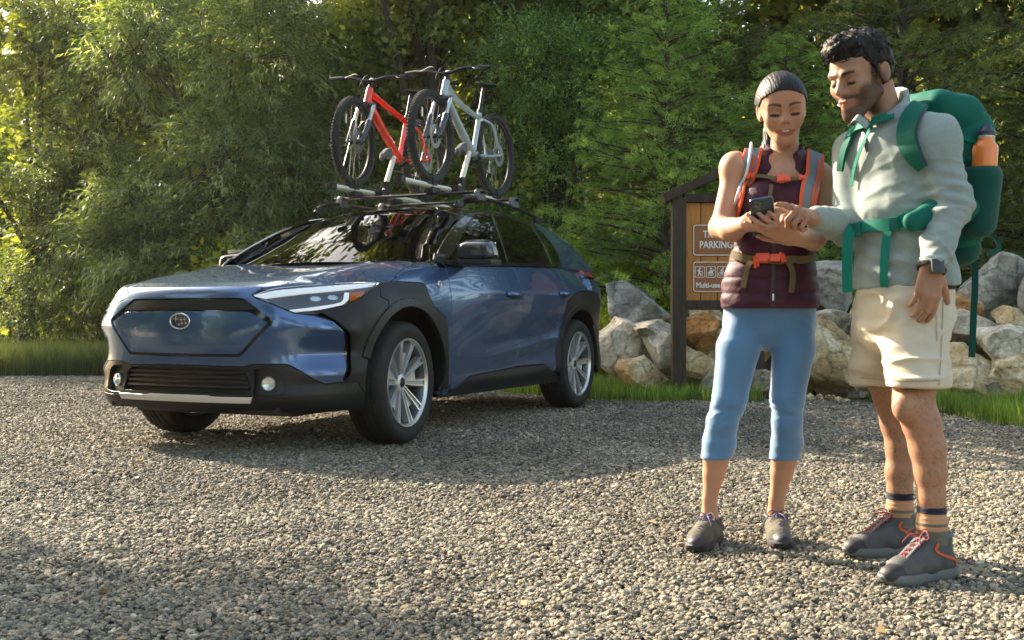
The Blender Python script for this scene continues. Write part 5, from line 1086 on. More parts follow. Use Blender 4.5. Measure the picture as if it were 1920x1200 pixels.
    MB().tube([bb+[0, -.05, .088], (wb, -.038, .405)], .004, 4).tube([bb+[0, -.05, -.088], (wb+.02, -.038, .21)], .004, 4).tube([(wb, -.038, .35), (wb+.02, -.042, .28), (wb+.03, -.042, .20)], .010, 6).build('chain', B_SPOKE, root)
    return root
def place_in_car(o, x, y, z, rz=0):
    o.matrix_world = Matrix.Translation(car.location) @ Matrix.Rotation(car.rotation_euler[2], 4, 'Z') @ Matrix.Translation((x, y, z)) @ Matrix.Rotation(rz, 4, 'Z')
P_REDB = mat('red_paint', (.78, .030, .010), .25, coat=1.); P_GREYB = mat('pale_grey_paint', (.36, .42, .46), .25, coat=1., var=(3, .05))
bk_r = bicycle('bright red mountain bike on the roof rack, on the side away from the hikers', P_REDB, 0, 7); place_in_car(bk_r, -1.575, -.485, 1.775)
bk_g = bicycle('pale grey mountain bike on the roof rack, nearest the hikers', P_GREYB, 0, 2, step=True); place_in_car(bk_g, -1.575, .205, 1.775)
# ---- cross bars and bicycle carriers
def car_thing(name, label, cat, group=None):
    o = bpy.data.objects.new(name, None); C.objects.link(o); place_in_car(o, 0, 0, 0); return tag(o, label, cat, group)
RK_S = mat('carrier_silver', (.78, .74, .64), .45, .1); RK_G = mat('carrier_grey', (.10, .10, .11), .45)
for x, lb in ((-1.60, 'black cross bar with grey feet nearest the windscreen, under both bicycle carriers'), (-2.22, 'second black cross bar further back on the roof, under both bicycle carriers')):
    cb = car_thing('roof_cross_bar', lb, 'roof bar', 'cross bars on the car roof')
    MB().tube([(x, -.66, 1.690), (x, .66, 1.690)], .030, 12, flat=.38, up=(0, 0, 1)).build('bar', P_BLACK, cb)
    for sg in (1, -1): MB().prism([(-.075, 0), (.06, 0), (.045, .05), (.03, .085), (-.02, .085), (-.05, .04)], -.024, .024, Matrix.Translation((x, sg*.60, 1.625)) @ Rx(R(90)), bev=.006).build('foot', RK_G, cb)
def carrier(y, label, text=True, x0=-1.12, x1=-3.02):
    c = car_thing('bicycle_carrier', label, 'bike rack', 'bicycle carriers on the roof bars')
    z = 1.752
    MB().tube([(x0, y, z), (x0-.05, y, z), (x1+.1, y, z), (x1, y, z-.004)], [.026, .030, .030, .024], 12, flat=.72, up=(0, 0, 1), cap=True).build('tray', RK_S, c)
    MB().box((x0+.01, y, z-.002), (.07, .068, .05), bev=.012).box((x1, y, z-.006), (.05, .055, .04), bev=.01).build('end_cap', P_BLACK, c)
    for xx in (-1.60, -2.22): MB().box((xx, y, z-.034), (.12, .075, .05), bev=.012).build('clamp', P_BLACK, c)
    for xx in (-1.575, -2.705):
        MB().tube([(xx+.03*math.cos(a)*0+.345*math.cos(a)*0+xx*0+.0, 0, 0) for a in (0, 1)], .001, 3) if False else None
        pts = [(xx+dx, y+s*w, zz) for s, w, dx, zz in ((1, .034, .02, z), (1, .036, .02, 1.800), (1, .030, .02, 1.838), (-1, .030, .02, 1.838), (-1, .036, .02, 1.800), (-1, .034, .02, z))]
        MB().tube(pts, .007, 6, flat=1.6).box((xx+.02, y, z+.018), (.15, .06, .03), bev=.008).build('wheel_strap', P_BLACK, c)
    # arm that grips the down tube
    A = np.array([-1.92, y+.065, z]); J = np.array([-2.10, y+.062, 2.075])
    MB().tube([A, A*.15+J*.85, J], [.021, .020, .017], 10).build('arm', RK_S, c)
    MB().box(A+[0, -.02, .0], (.12, .09, .07), bev=.015).box(A*.8+J*.2, (.06, .05, .08), bev=.01).build('arm_base', P_BLACK, c)
    MB().prism([(-.10, -.02), (-.085, .02), (-.04, .055), (.02, .075), (.05, .06), (.045, .02), (.03, -.02), (.01, -.01), (-.03, .01), (-.07, -.01), (-.085, -.05)], -.022, .022, Matrix.Translation(J+np.array([.03, -.045, 0])) @ Rx(R(90)) @ Matrix.Scale(-1, 4, (1, 0, 0)) @ Rz(R(0)), bev=.006).build('jaw', RK_G, c)
    if text:
        for sgn in (1,):
            text_mesh('THULE', .045, P_BLACK, c, (-2.40, y+.0315, z+.001), (R(90), 0, R(180)), name='maker_name')
    return c
carrier(.205, 'silver tray and arm holding the pale grey bicycle'); carrier(-.485, 'silver tray and arm holding the red bicycle', False, -1.28, -3.2)
# ================================================================== figures: one smooth surface grown from joints, radii and muscles
class Fld:
    def __init__(s): s.p = []
    def cap(s, a, b, ra, rb=None, k=.02, flat=None, sub=False):
        """tapered capsule; flat = (axis, factor) squeezes it along the axis"""
        s.p.append(('c', np.array(a, float), np.array(b, float), ra, ra if rb is None else rb, k, flat, sub)); return s
    def ell(s, c, r, k=.02, rot=None, sub=False):
        s.p.append(('e', np.array(c, float), np.array(r, float), None if rot is None else np.array(rot)[:3, :3], None, k, None, sub)); return s
    def chain(s, P, r, k=.02, flat=None):
        for i in range(len(P)-1): s.cap(P[i], P[i+1], r[i], r[i+1], k, flat)
        return s
    def xf(s, M):
        """a copy moved by a rigid matrix"""
        M = np.array(M); Rm = M[:3, :3]; t = M[:3, 3]; o = Fld()
        for q in s.p:
            q = list(q); q[1] = Rm @ q[1]+t
            if q[0] == 'c': q[2] = Rm @ q[2]+t
            else: q[3] = Rm @ (np.eye(3) if q[3] is None else q[3])
            if q[6] is not None: q[6] = (Rm @ np.array(q[6][0], float), q[6][1])
            o.p.append(tuple(q))
        return o
    def grow(s, d):
        o = Fld()
        for q in s.p:
            q = list(q)
            if q[0] == 'c': q[3] += d; q[4] += d
            else: q[2] = q[2]+d
            o.p.append(tuple(q))
        return o
    def __add__(s, t): o = Fld(); o.p = s.p+t.p; return o
    def ev(s, X, Y, Z):
        f = np.full((len(X), len(Y), len(Z)), 1.0, np.float32)
        for q in s.p:
            kind, a, b, ra, rb, k, flat, sub = q
            if kind == 'c': lo = np.minimum(a-ra, b-rb); hi = np.maximum(a+ra, b+rb)
            else: m = b.max(); lo = a-m; hi = a+m
            mg = .035+k; ix = [slice(*np.searchsorted(G, (l-mg, h+mg))) for G, l, h in zip((X, Y, Z), lo, hi)]
            if any(i.start >= i.stop for i in ix): continue
            x = X[ix[0], None, None]; y = Y[None, ix[1], None]; z = Z[None, None, ix[2]]
            if kind == 'c':
                ab = b-a; px, py, pz = x-a[0], y-a[1], z-a[2]; L2 = max(ab@ab, 1e-12); t = np.clip((px*ab[0]+py*ab[1]+pz*ab[2])/L2, 0, 1)
                dx, dy, dz = px-t*ab[0], py-t*ab[1], pz-t*ab[2]
                if flat is not None:
                    n, fc = np.array(flat[0], float), flat[1]; n = n/np.linalg.norm(n); g = (dx*n[0]+dy*n[1]+dz*n[2])*(1/fc-1); dx = dx+g*n[0]; dy = dy+g*n[1]; dz = dz+g*n[2]
                d = np.sqrt(dx*dx+dy*dy+dz*dz)-(ra+(rb-ra)*t)
                if flat is not None: d = d*(.5+.5*flat[1])
            else:
                px, py, pz = x-a[0], y-a[1], z-a[2]
                if ra is not None: m = ra; px, py, pz = (px*m[0, j]+py*m[1, j]+pz*m[2, j] for j in range(3))
                k0 = np.sqrt((px/b[0])**2+(py/b[1])**2+(pz/b[2])**2); k1 = np.sqrt((px/b[0]**2)**2+(py/b[1]**2)**2+(pz/b[2]**2)**2); d = k0*(k0-1)/np.maximum(k1, 1e-6)
            F = f[ix[0], ix[1], ix[2]]
            if sub: h = np.maximum(k-np.abs(-d-F), 0)/k; F[...] = np.maximum(F, -d)+h*h*k*.25
            else: h = np.maximum(k-np.abs(d-F), 0)/k; F[...] = np.minimum(F, d)-h*h*k*.25
        return f
def nets(f, X, Y, Z):
    """naive surface nets"""
    s = f < 0; nx, ny, nz = f.shape
    c = np.zeros((nx-1, ny-1, nz-1), np.int8)
    for i in (0, 1):
        for j in (0, 1):
            for k in (0, 1): c += s[i:nx-1+i, j:ny-1+j, k:nz-1+k]
    act = (c > 0) & (c < 8); ci = np.argwhere(act); idx = np.full(act.shape, -1, np.int32); idx[act] = np.arange(len(ci))
    P = np.zeros((len(ci), 3)); cnt = np.zeros(len(ci)); cs = [(i, j, k) for i in (0, 1) for j in (0, 1) for k in (0, 1)]
    vals = {o: f[ci[:, 0]+o[0], ci[:, 1]+o[1], ci[:, 2]+o[2]] for o in cs}
    for a in cs:
        for ax in range(3):
            if a[ax] == 0:
                b = list(a); b[ax] = 1; b = tuple(b); va, vb = vals[a], vals[b]; m = (va < 0) != (vb < 0); t = np.where(m, va/(va-vb+1e-12), 0)
                p = np.tile(np.array(a, float), (len(ci), 1)); p[:, ax] += t; P[m] += p[m]; cnt[m] += 1
    P = (P/cnt[:, None]+ci)
    h = np.array([X[1]-X[0], Y[1]-Y[0], Z[1]-Z[0]]); V = P*h+np.array([X[0], Y[0], Z[0]]); F = []
    for ax in range(3):
        sl0 = [slice(None)]*3; sl1 = [slice(None)]*3; sl0[ax] = slice(0, -1); sl1[ax] = slice(1, None); a = s[tuple(sl0)]; b = s[tuple(sl1)]; u, v = [(1, 2), (2, 0), (0, 1)][ax]
        for m, flip in ((a & ~b, False), (~a & b, True)):
            e = np.argwhere(m); e = e[(e[:, u] > 0) & (e[:, v] > 0) & (e[:, u] < f.shape[u]-1) & (e[:, v] < f.shape[v]-1)]
            q = []
            for du, dv in ((-1, -1), (0, -1), (0, 0), (-1, 0)):
                w = e.copy(); w[:, u] += du; w[:, v] += dv; q.append(idx[w[:, 0], w[:, 1], w[:, 2]])
            q = np.stack(q, 1)
            F.append(q[:, ::-1] if flip else q)
    F = np.concatenate(F); F = F[(F >= 0).all(1)]; return V, F
def vnormals(V, F):
    n = np.cross(V[F[:, 2]]-V[F[:, 0]], V[F[:, 3]]-V[F[:, 1]]); N = np.zeros_like(V)
    for j in range(4): np.add.at(N, F[:, j], n)
    return unit(N)
def mesh_field(fld, lo, hi, h, cut=None, smooth=1):
    X, Y, Z = (np.arange(a, b+h, h) for a, b in zip(lo, hi)); f = fld.ev(X, Y, Z)
    if cut is not None: f = cut(f, X[:, None, None], Y[None, :, None], Z[None, None, :])
    V, F = nets(f, X, Y, Z)
    for _ in range(smooth):
        S = np.zeros_like(V); n = np.zeros(len(V))
        for j in range(4):
            a, b = F[:, j], F[:, (j+1) % 4]; np.add.at(S, a, V[b]); np.add.at(n, a, 1)
        V = V*.5+.5*S/np.maximum(n, 1)[:, None]
    return V, F
def bbox(fld, pad=.012):
    lo = np.full(3, 9.); hi = np.full(3, -9.)
    for q in fld.p:
        if q[7]: continue
        if q[0] == 'c': lo = np.minimum(lo, np.minimum(q[1]-q[3], q[2]-q[4])); hi = np.maximum(hi, np.maximum(q[1]+q[3], q[2]+q[4]))
        else: m = q[2].max(); lo = np.minimum(lo, q[1]-m); hi = np.maximum(hi, q[1]+m)
    return lo-pad, hi+pad
def hand(wrist, d, n, curls, thumb=(.5, .3), size=1., spread=.10, right=True, point=None):
    """wrist point, d = towards the fingers, n = out of the back of the hand; thumb lies on side s; curls: bend of each finger in radians, index first"""
    d = unit(np.array(d, float)); n = np.array(n, float); n = unit(n-d*(n@d)); s = np.cross(d, n)*(1 if right else -1)   # s: towards the thumb
    f = Fld(); w = np.array(wrist, float); S = size
    kn = []; offs = [.030, .010, -.010, -.029]; fwd = [.088, .092, .088, .078]
    for i in range(4):
        k = w+d*fwd[i]*S+s*offs[i]*S+n*(.002-.004*abs(i-1.3))*S; kn.append(k)
        f.cap(w+s*offs[i]*.55*S+d*.008*S, k-d*.004*S, .0165*S, .0115*S, .012, flat=(n, .85))
    f.cap(w+s*.018*S+d*.02*S-n*.006*S, w+s*.022*S+d*.055*S-n*.010*S, .017*S, .013*S, .012); f.cap(w-s*.014*S+d*.02*S-n*.006*S, w-s*.018*S+d*.06*S-n*.008*S, .015*S, .012*S, .012)
    Ls = [(.040, .025, .020), (.044, .029, .021), (.041, .027, .021), (.033, .020, .018)]; rr = [.0092, .0095, .009, .0080]
    for i in range(4):
        c = curls[i]; c = (c, c*1.1, c*.7) if np.isscalar(c) else c; a = 0; p = kn[i]; dd0 = unit(d+s*spread*(1.3-i)*.9)
        for j in range(3):
            a += c[j]; dd = dd0*math.cos(a)-n*math.sin(a); q = p+dd*Ls[i][j]*S; f.cap(p, q, rr[i]*S*(1-.07*j), rr[i]*S*(1-.07*(j+1)), .0035 if j else .007); p = q
    b = w+s*.020*S+d*.018*S-n*.006*S; ta, tb = thumb; v1 = unit(d*.72+s*.65-n*ta); p1 = b+v1*.042*S; v2 = unit(d*.85+s*(.45-tb)-n*(ta*.9)); p2 = p1+v2*.032*S; v3 = unit(d*.9+s*(.25-tb*1.8)-n*ta*.8); p3 = p2+v3*.025*S
    f.cap(b, p1, .0165*S, .0125*S, .010); f.cap(p1, p2, .0115*S, .0105*S, .004); f.cap(p2, p3, .0105*S, .0085*S, .003)
    return f
def skin_mat(name, base, tint2):
    m = mat(name, base, .55, spec=.3, sss=.12, bump=(260, .0006)); nt = m.node_tree; N = nt.nodes; L = nt.links; b = N['Principled BSDF']
    at = N.new('ShaderNodeAttribute'); at.attribute_name = 'tone'; cr = N.new('ShaderNodeMix'); cr.data_type = 'RGBA'; L.new(at.outputs['Fac'], cr.inputs[0])
    n = N.new('ShaderNodeTexNoise'); n.inputs['Scale'].default_value = 22; n.inputs['Detail'].default_value = 4; tc = N['Texture Coordinate']; L.new(tc.outputs['Object'], n.inputs[0])
    v = N.new('ShaderNodeMix'); v.data_type = 'RGBA'; L.new(n.outputs[0], v.inputs[0]); v.inputs[6].default_value = (*[c*.86 for c in base], 1); v.inputs[7].default_value = (base[0]*1.12, base[1]*1.06, base[2]*1.04, 1)
    L.new(v.outputs[2], cr.inputs[6]); cr.inputs[7].default_value = (*tint2, 1)
    a2 = N.new('ShaderNodeAttribute'); a2.attribute_name = 'lips'; c2 = N.new('ShaderNodeMix'); c2.data_type = 'RGBA'; L.new(a2.outputs['Fac'], c2.inputs[0]); L.new(cr.outputs[2], c2.inputs[6]); c2.inputs[7].default_value = (.30, .09, .07, 1)
    L.new(c2.outputs[2], b.inputs['Base Color']); return m
def fabric(name, col, weave=900, var=.12, rough=.85, sheen=.15, h=.0005, folds=None):
    return mat(name, col, rough, spec=.25, sheen=sheen, var=(folds or 9, var), bump=(weave, h))
class Person:
    def __init__(s, loc, label):
        s.root = empty('person', loc); s.loc = np.array(loc, float); tag(s.root, label, 'person')
    def add(s, name, V, F, m, tone=None, lips=None, parent=None, label=None, smooth=True):
        o = mk(name, np.asarray(V)-s.loc, np.asarray(F), m, parent or s.root, smooth)
        if tone is not None: attr(o, 'tone', tone)
        if lips is not None: attr(o, 'lips', lips)
        if label: o['label'] = label
        return o
    def mb(s, name, mb, m, parent=None, **kw):
        mb.V = [v-s.loc for v in mb.V]; return mb.build(name, m, parent or s.root, **kw)
def head_fld(male):
    """canonical head: looks along -y, origin between the ears at eye height"""
    f = Fld()
    f.ell((0, .022, .040), (.073, .092, .082), .02); f.ell((0, -.030, .035), (.060, .055, .062), .03)
    f.ell((0, -.038, -.030), (.052 if male else .048, .050, .062), .03)
    jw, cz, cr = (.046, -.102, .020) if male else (.040, -.095, .0155)
    for s in (1, -1):
        f.cap((s*jw, .008, -.050), (s*.020, -.062, cz+.006), .021, .017, .022); f.ell((s*.038, -.060, -.020), (.024, .022, .026), .022)
        f.cap((s*.013, -.0835, .0265), (s*.046, -.070, .028), .0105 if male else .0080, .009, .014)
    f.cap((-.008, -.074, cz), (.008, -.074, cz), cr, cr, .018); f.cap((0, -.070, -.070), (0, -.070, -.046), .026, .026, .02)
    for s in (1, -1): f.ell((s*.031, -.091, .006), (.0165, .0125, .0115), .012, sub=True)
    nr = 1.12 if male else .92
    f.cap((0, -.080, .020), (0, -.1035*1.0-.004*male, -.020), .0085*nr, .0115*nr, .008)
    for s in (1, -1): f.ell((s*.0115*nr, -.095, -.0245), (.0075, .0095, .007), .006)
    for s in (1, -1): f.ell((s*.0062, -.1015, -.0315), (.0032, .005, .003), .002, sub=True)
    # eyelids lowered over the eyeballs
    for s in (1, -1): f.ell((s*.031, -.0735, .0035), (.0135, .0125, .0118), .004); f.cap((s*.0205, -.0785, .0105), (s*.042, -.0745, .010), .0030, .003, .004)
    # mouth
    mz = -.056
    sm = 0 if male else .0045; f.chain([(-.026-sm*.3, -.0860, mz+sm), (-.010, -.0955, mz+.0045), (0, -.0965, mz+.0035), (.010, -.0955, mz+.0045), (.026+sm*.3, -.0860, mz+sm)], [.0032, .0052, .005, .0052, .0032], .003)
    f.chain([(-.023, -.087, mz-.002+sm*.7), (0, -.0955, mz-.008), (.023, -.087, mz-.002+sm*.7)], [.0025, .0062, .0025], .003)
    f.chain([(-.025, -.093, mz-.0010+sm), (0, -.1040, mz-.0028), (.025, -.093, mz-.0010+sm)], [.0014, .0030 if not male else .0018, .0014], .0015); f.p[-1] = f.p[-1][:7]+(True,); f.p[-2] = f.p[-2][:7]+(True,)
    # ears
    for s in (1, -1):
        rt = Matrix.Rotation(s*R(-18), 4, 'Z') @ Matrix.Rotation(R(-10), 4, 'X'); f.ell((s*.076, .022, .0), (.008, .020, .032), .006, rot=rt); f.ell((s*.084, .019, .003), (.006, .011, .019), .004, rot=rt, sub=True)
    return f
def head_marks(Vc, male):
    """tone and lips from positions in the head's own frame"""
    x, y, z = Vc.T; front = y < -.02
    zs = z-(0 if male else 6.5*x*x); lips = np.clip(1.25-np.hypot(x/(.026 if male else .029), (zs+.0572)/.0088), 0, 1)*3*(y < -.07); lips = np.clip(lips, 0, .5 if male else .85)
    br = np.zeros(len(Vc))
    for s in (1, -1):
        u = (x*s-.012)/.036; zc = .0255+.0045*np.sin(np.clip(u, 0, 1)*2.6); w = (.0060 if male else .0042)*(1.15-.6*np.clip(u, 0, 1)); br = np.maximum(br, np.clip(1.5-np.abs(z-zc)/w, 0, 1)*((u > -.02) & (u < 1.05))*(y < -.045))
        ex = (x*s-.0312)/.0152; lash = np.clip((1.12-np.hypot(ex, (z+.0036-.0010*ex)/.0050))*4, 0, 1)*(y < -.055); br = np.maximum(br, lash); crs = np.clip(1.4-np.abs(z-(.0115-.0035*ex*ex))/.0011, 0, 1)*(np.abs(ex) < .95)*(y < -.055)*.45; br = np.maximum(br, crs)  # lid crease drawn as a dark line, its shade put into the tone
    tone = br*.95
    if male:
        lo = np.clip((-.030-z)/.012, 0, 1)*np.clip((.035-y)/.02, 0, 1); ch = np.clip((-.020-z+(np.abs(x)-.050)*1.3)/.018, 0, 1)*(np.abs(x) > .044)*np.clip((.03-y)/.02, 0, 1); sb = np.clip((y+.030)/.008, 0, 1)*np.clip((.012-y)/.008, 0, 1)*(z < .035)*(np.abs(x) > .05); ch = np.maximum(ch, sb)
        nb = np.clip(1.3-np.hypot(x/.030, (z+.058)/.017), 0, 1)*2.; lower = np.clip(1.2-np.hypot((x)/.014, (z+.072)/.007), 0, 1)
        must = np.clip(1.5-np.abs(z+.0425+.15*np.abs(x)*0)/.0065, 0, 1)*(np.abs(x) < .030)*(y < -.06)
        st = np.maximum(np.maximum(lo, ch)*np.clip(1-nb*.8, 0, 1), must)*np.clip((z+.135)/.02, 0, 1); st = st*(.86+.14*n3(Vc, 420, 3.)); tone = np.maximum(tone, np.clip(st, 0, 1)*.90)
    if not male:
        r2 = .876; line = (.071-6.*x*x*r2*r2-1.0*np.clip(y*r2+.045, 0, .2))/r2; e = z-line+.004+.003*n3(Vc, 300, 6.); sc_m = np.where(y > .016, 0, np.clip(e/.005, 0, 1))*(z > .012); tone = np.maximum(tone, sc_m)
    return tone, np.where(tone > .5, 0, lips)
# ------------------------------------------------------------------ the hikers
from mathutils.bvhtree import BVHTree
def J(px, py, D): return np.array([(px-960)/2088*D, D, CAM_H+(590-py)/2088*D])
def rayhit(bvh, px, py, off=.004):
    d = Vector(((px-960)/2088, 1, (590-py)/2088)).normalized(); o = Vector((0, 0, CAM_H)); p, n, i, t = bvh.ray_cast(o, d)
    if p is None: return None
    if n.dot(d) > 0: n = -n
    return np.array(p)+np.array(n)*off, np.array(n)
def bvh_of(*VF):
    V = []; F = []; n = 0
    for v, f in VF: V += [tuple(p) for p in v]; F += [tuple(int(i)+n for i in q) for q in f]; n += len(v)
    return BVHTree.FromPolygons(V, F)
def ribbon_geo(P, N, w, th=.0025, edge=None):
    P = np.array(P); N = unit(np.array(N)); n = len(P); T_ = unit(np.gradient(P, axis=0)); S = unit(np.cross(T_, N)); w = np.broadcast_to(w, (n,)) if np.ndim(w) < 1 else np.asarray(w)
    V = []
    for i in range(n):
        a, b = P[i]-S[i]*w[i]/2, P[i]+S[i]*w[i]/2; V += [a, a+N[i]*th, b+N[i]*th, b]
    F = [(4*i+j, 4*i+(j+1) % 4, 4*i+4+(j+1) % 4, 4*i+4+j) for i in range(n-1) for j in range(4)]+[(0, 3, 2, 1), (4*n-4, 4*n-3, 4*n-2, 4*n-1)]
    return V, F
def draped(bvh, pts, w, th=.0025, off=.004, n=6):
    """a strap laid on the clothes along a line of sight points"""
    Q = spline(np.array(pts, float), n); P = []; N = []
    for q in Q:
        h = rayhit(bvh, q[0], q[1], off)
        if h is None: continue
        P.append(h[0]); N.append(h[1])
    P = np.array(P); N = np.array(N)
    for _ in range(4): P[1:-1] = P[1:-1]*.5+.25*(P[2:]+P[:-2]); N[1:-1] = N[1:-1]*.5+.25*(N[2:]+N[:-2])
    N = unit(N); P = P+N*.001
    if np.ndim(w): w = np.interp(np.linspace(0, 1, len(P)), np.linspace(0, 1, len(w)), w)
    return P, N, w, th
def shoe(person, ankle_xy, toe_dir, size, mats, label=None, mid=True, lace=None, accent=None, lw=1.15):
    """mats: upper, sole, toe cap, lining"""
    d = np.array([toe_dir[0], toe_dir[1], 0.]); d = unit(d); l = np.array([-d[1], d[0], 0]); M = np.eye(4); M[:3, 0] = d*size; M[:3, 1] = l*size; M[:3, 2] = [0, 0, size]; M[:3, 3] = [*ankle_xy, .004]; M = Matrix(M.tolist()); X = lambda V: np.asarray(V) @ np.array(M)[:3, :3].T+np.array(M)[:3, 3]
    f = Fld(); Zf = ((0, 0, 1), .8)
    f.cap((-.042, 0, .045), (.045, 0, .050), .034, .040, .02); f.cap((.045, 0, .048), (.125, -.004, .036), .040, .040, .02); f.cap((.12, -.002, .034), (.172, .004, .030), .040, .029, .02, flat=((0, 0, 1), .85))
    f.cap((-.03, 0, .05), (-.022, 0, .118 if mid else .085), .034, .037, .02); f.cap((0., 0, .06), (.008, 0, .112 if mid else .080), .036, .037, .02); f.cap((.02, 0, .095 if mid else .08), (.085, 0, .062), .028, .030, .02)
    top = .128 if mid else .094
    cut = lambda F, x, y, z: np.maximum(np.maximum(F, (z-top-(.01*0)+np.maximum(x-.0, 0)*.0)), .012-z)
    V, F = mesh_field(f, (-.10, -.07, .0), (.23, .07, .15), .0042, cut)
    V = V+vnormals(V, F)*(n3(V, 90, 1.)*.0007)[:, None]
    up = person.add('shoe', X(V), F, mats[0], label=label)
    # rand and sole: outline of the foot
    ol = spline([(-.082, 0), (-.070, .030), (-.02, .036), (.05, .036), (.11, .047), (.17, .040), (.205, .012), (.205, -.010), (.18, -.036), (.12, -.045), (.05, -.040), (-.02, -.036), (-.070, -.030)], 4, True)
    mb = MB(); V = []; n = len(ol); lv = [(0, .93), (.006, 1.0), (.020, 1.02), (.030, .98)]; cen = ol.mean(0)
    for z, k in lv:
        for p in ol: q = cen+(p-cen)*k; V.append((q[0], q[1], z+(.012*max(0, (q[0]-.14)/.07)**2 if z < .01 else .007*max(0, (q[0]-.14)/.07)**2)))
    F = [(a*n+i, a*n+(i+1) % n, (a+1)*n+(i+1) % n, (a+1)*n+i) for a in range(3) for i in range(n)]+[tuple(range(n))[::-1], tuple(3*n+i for i in range(n))]
    mb.add(X(V), F); person.mb('sole', mb, mats[1], up)
    tc = Fld(); tc.cap((.13, 0, .034), (.176, .004, .029), .041, .0325, .02, flat=((0, 0, 1), .85)); V, F = mesh_field(tc, (.05, -.07, .0), (.25, .07, .1), .0045, lambda F, x, y, z: np.maximum(np.maximum(F, .148-x+.0*z), .012-z)); person.add('toe_cap', X(V), F, mats[2], parent=up)
    # padded collar
    cl = MB(); ring = [(-.012+.046*math.cos(a), .038*math.sin(a), top-.003-.012*max(0, math.cos(a))) for a in np.linspace(0, 2*math.pi, 25)[:-1]]; cl.tube(X(ring), .0065*size, 8, closed=True); person.mb('collar', cl, mats[3], up)
    if lace:
        lb = MB(); h0 = .112 if mid else .088; P = lambda t, y: np.array([.045+.085*t, y, h0+(.060-h0)*t*1.0+.010-abs(y)*.25]); kk = 6 if mid else 5
        for i in range(kk):
            t = i/(kk-1); lb.tube(X(spline([P(t, -.018), P(t+.03, 0)+[0, 0, .007], P(t, .018)], 4)), .0024*size*lw, 6)
            if i < kk-1: lb.tube(X([P(t, -.018), P(t+.5/kk, 0)+[0, 0, .007], P(t+1/kk, .018)]), .0024*size*lw, 6).tube(X([P(t, .018), P(t+.5/kk, 0)+[0, 0, .009], P(t+1/kk, -.018)]), .0024*size*lw, 6)
        c = P(0, 0)+[0, 0, .010]
        for sg in (1, -1): lb.tube(X(spline([c, c+[.01, sg*.022, .012], c+[.02, sg*.040, -.004], c+[.014, sg*.022, -.012], c], 5)), .0022*size, 6); lb.tube(X(spline([c, c+[.03, sg*.018, -.004], c+[.045, sg*.032, -.026]], 5)), .0022*size, 6)
        person.mb('laces', lb, lace, up)
        tg = MB(); tg.add(*(lambda V, F: (X(V), F))(*ribbon_geo([P(-.25, 0)+[0, 0, .012], P(0, 0)+[0, 0, .002], P(.5, 0), P(.95, 0)-[0, 0, .003]], [(0.55, 0, .8)]*4, .034, .004))); person.mb('tongue', tg, mats[3], up)
    if accent:
        V0, F0 = up.data.vertices, up.data.polygons; bv = BVHTree.FromPolygons([tuple(v.co) for v in V0], [tuple(p.vertices) for p in F0]); ab = MB()
        for sg in (1, -1):
            pts = [(.022, .108), (.030, .088), (-.002, .070), (-.045, .056), (-.052, .038)]; Pp = []; Nn = []
            for q in spline(pts, 5):
                o = X([(q[0], sg*.2, q[1])])[0]-person.loc; dr = -l*sg; h = bv.ray_cast(Vector(o), Vector(dr))
                if h[0] is None: continue
                nn = np.array(h[1]); nn = nn if nn@dr < 0 else -nn; Pp.append(np.array(h[0])+nn*.0008+person.loc); Nn.append(nn)
            if len(Pp) > 3: ab.add(*ribbon_geo(Pp, Nn, .0085, .002))
        person.mb('accent_band', ab, accent, up)
    return up
SK_W = skin_mat('skin_warm', (.44, .245, .16), (.035, .020, .014)); SK_M = skin_mat('skin_tan', (.36, .195, .125), (.022, .013, .010))
HAIR = mat('dark_hair', (.016, .012, .011), .42, spec=.5, bump=(60, .004))
def hair_mat():
    m = mat('brown_black_hair', (.011, .009, .009), .52, spec=.3); nt = m.node_tree; N = nt.nodes; L = nt.links; b = N['Principled BSDF']; tc = N['Texture Coordinate']
    w = N.new('ShaderNodeTexNoise'); w.inputs['Scale'].default_value = 260; w.inputs['Detail'].default_value = 2; mp = N.new('ShaderNodeMapping'); mp.inputs['Scale'].default_value = (1, .08, .08); L.new(tc.outputs['Object'], mp.inputs[0]); L.new(mp.outputs[0], w.inputs[0])
    bn = N.new('ShaderNodeBump'); bn.inputs['Distance'].default_value = .0025; L.new(w.outputs[0], bn.inputs['Height']); L.new(bn.outputs[0], b.inputs['Normal']); return m
HAIR_W = hair_mat()
M_ORANGE = fabric('orange_webbing', (.72, .10, .03)); M_ORPL = mat('orange_buckle', (.75, .10, .03), .35); M_GREYPAD = fabric('grey_blue_mesh', (.16, .19, .24), 500); M_OLIVE = fabric('olive_webbing', (.13, .095, .045)); M_TEALT = mat('drink_tube', (.55, .62, .66), .3)
# ---------------- woman
DW = 3.74; W_ = Person((.78, 3.76, 0), 'woman in plum vest and light blue leggings holding a phone')
PX = DW/2088
def yflat(k): return ((0, 1, 0), k)
tors = Fld()
tors.chain([J(1462, 352, DW), J(1458, 420, DW), J(1452, 468, DW), J(1443, 550, DW+.01), J(1442, 568, DW+.02)], [.112, .105, .098, .125, .125], .04, yflat(.70))
tors.cap(J(1400, 322, DW), J(1525, 330, DW), .056, .056, .04); 
for px in (1428, 1494): tors.ell(J(px, 374, DW-.072), (.058, .050, .056), .03)
arm_r = Fld().chain([J(1381, 316, DW), J(1354, 425, DW-.02)], [.044, .038], .02).chain([J(1350, 427, DW-.02), J(1372, 431, DW-.11), J(1398, 420, DW-.22)], [.038, .037, .024], .018); arm_r.ell(J(1377, 314, DW), (.050, .050, .052), .03)
arm_l = Fld().chain([J(1535, 336, DW), J(1544, 425, DW-.02)], [.042, .036], .02).chain([J(1543, 430, DW-.02), J(1525, 447, DW-.12), J(1488, 446, DW-.27)], [.037, .037, .024], .018); arm_l.ell(J(1534, 332, DW), (.046, .05, .05), .03)
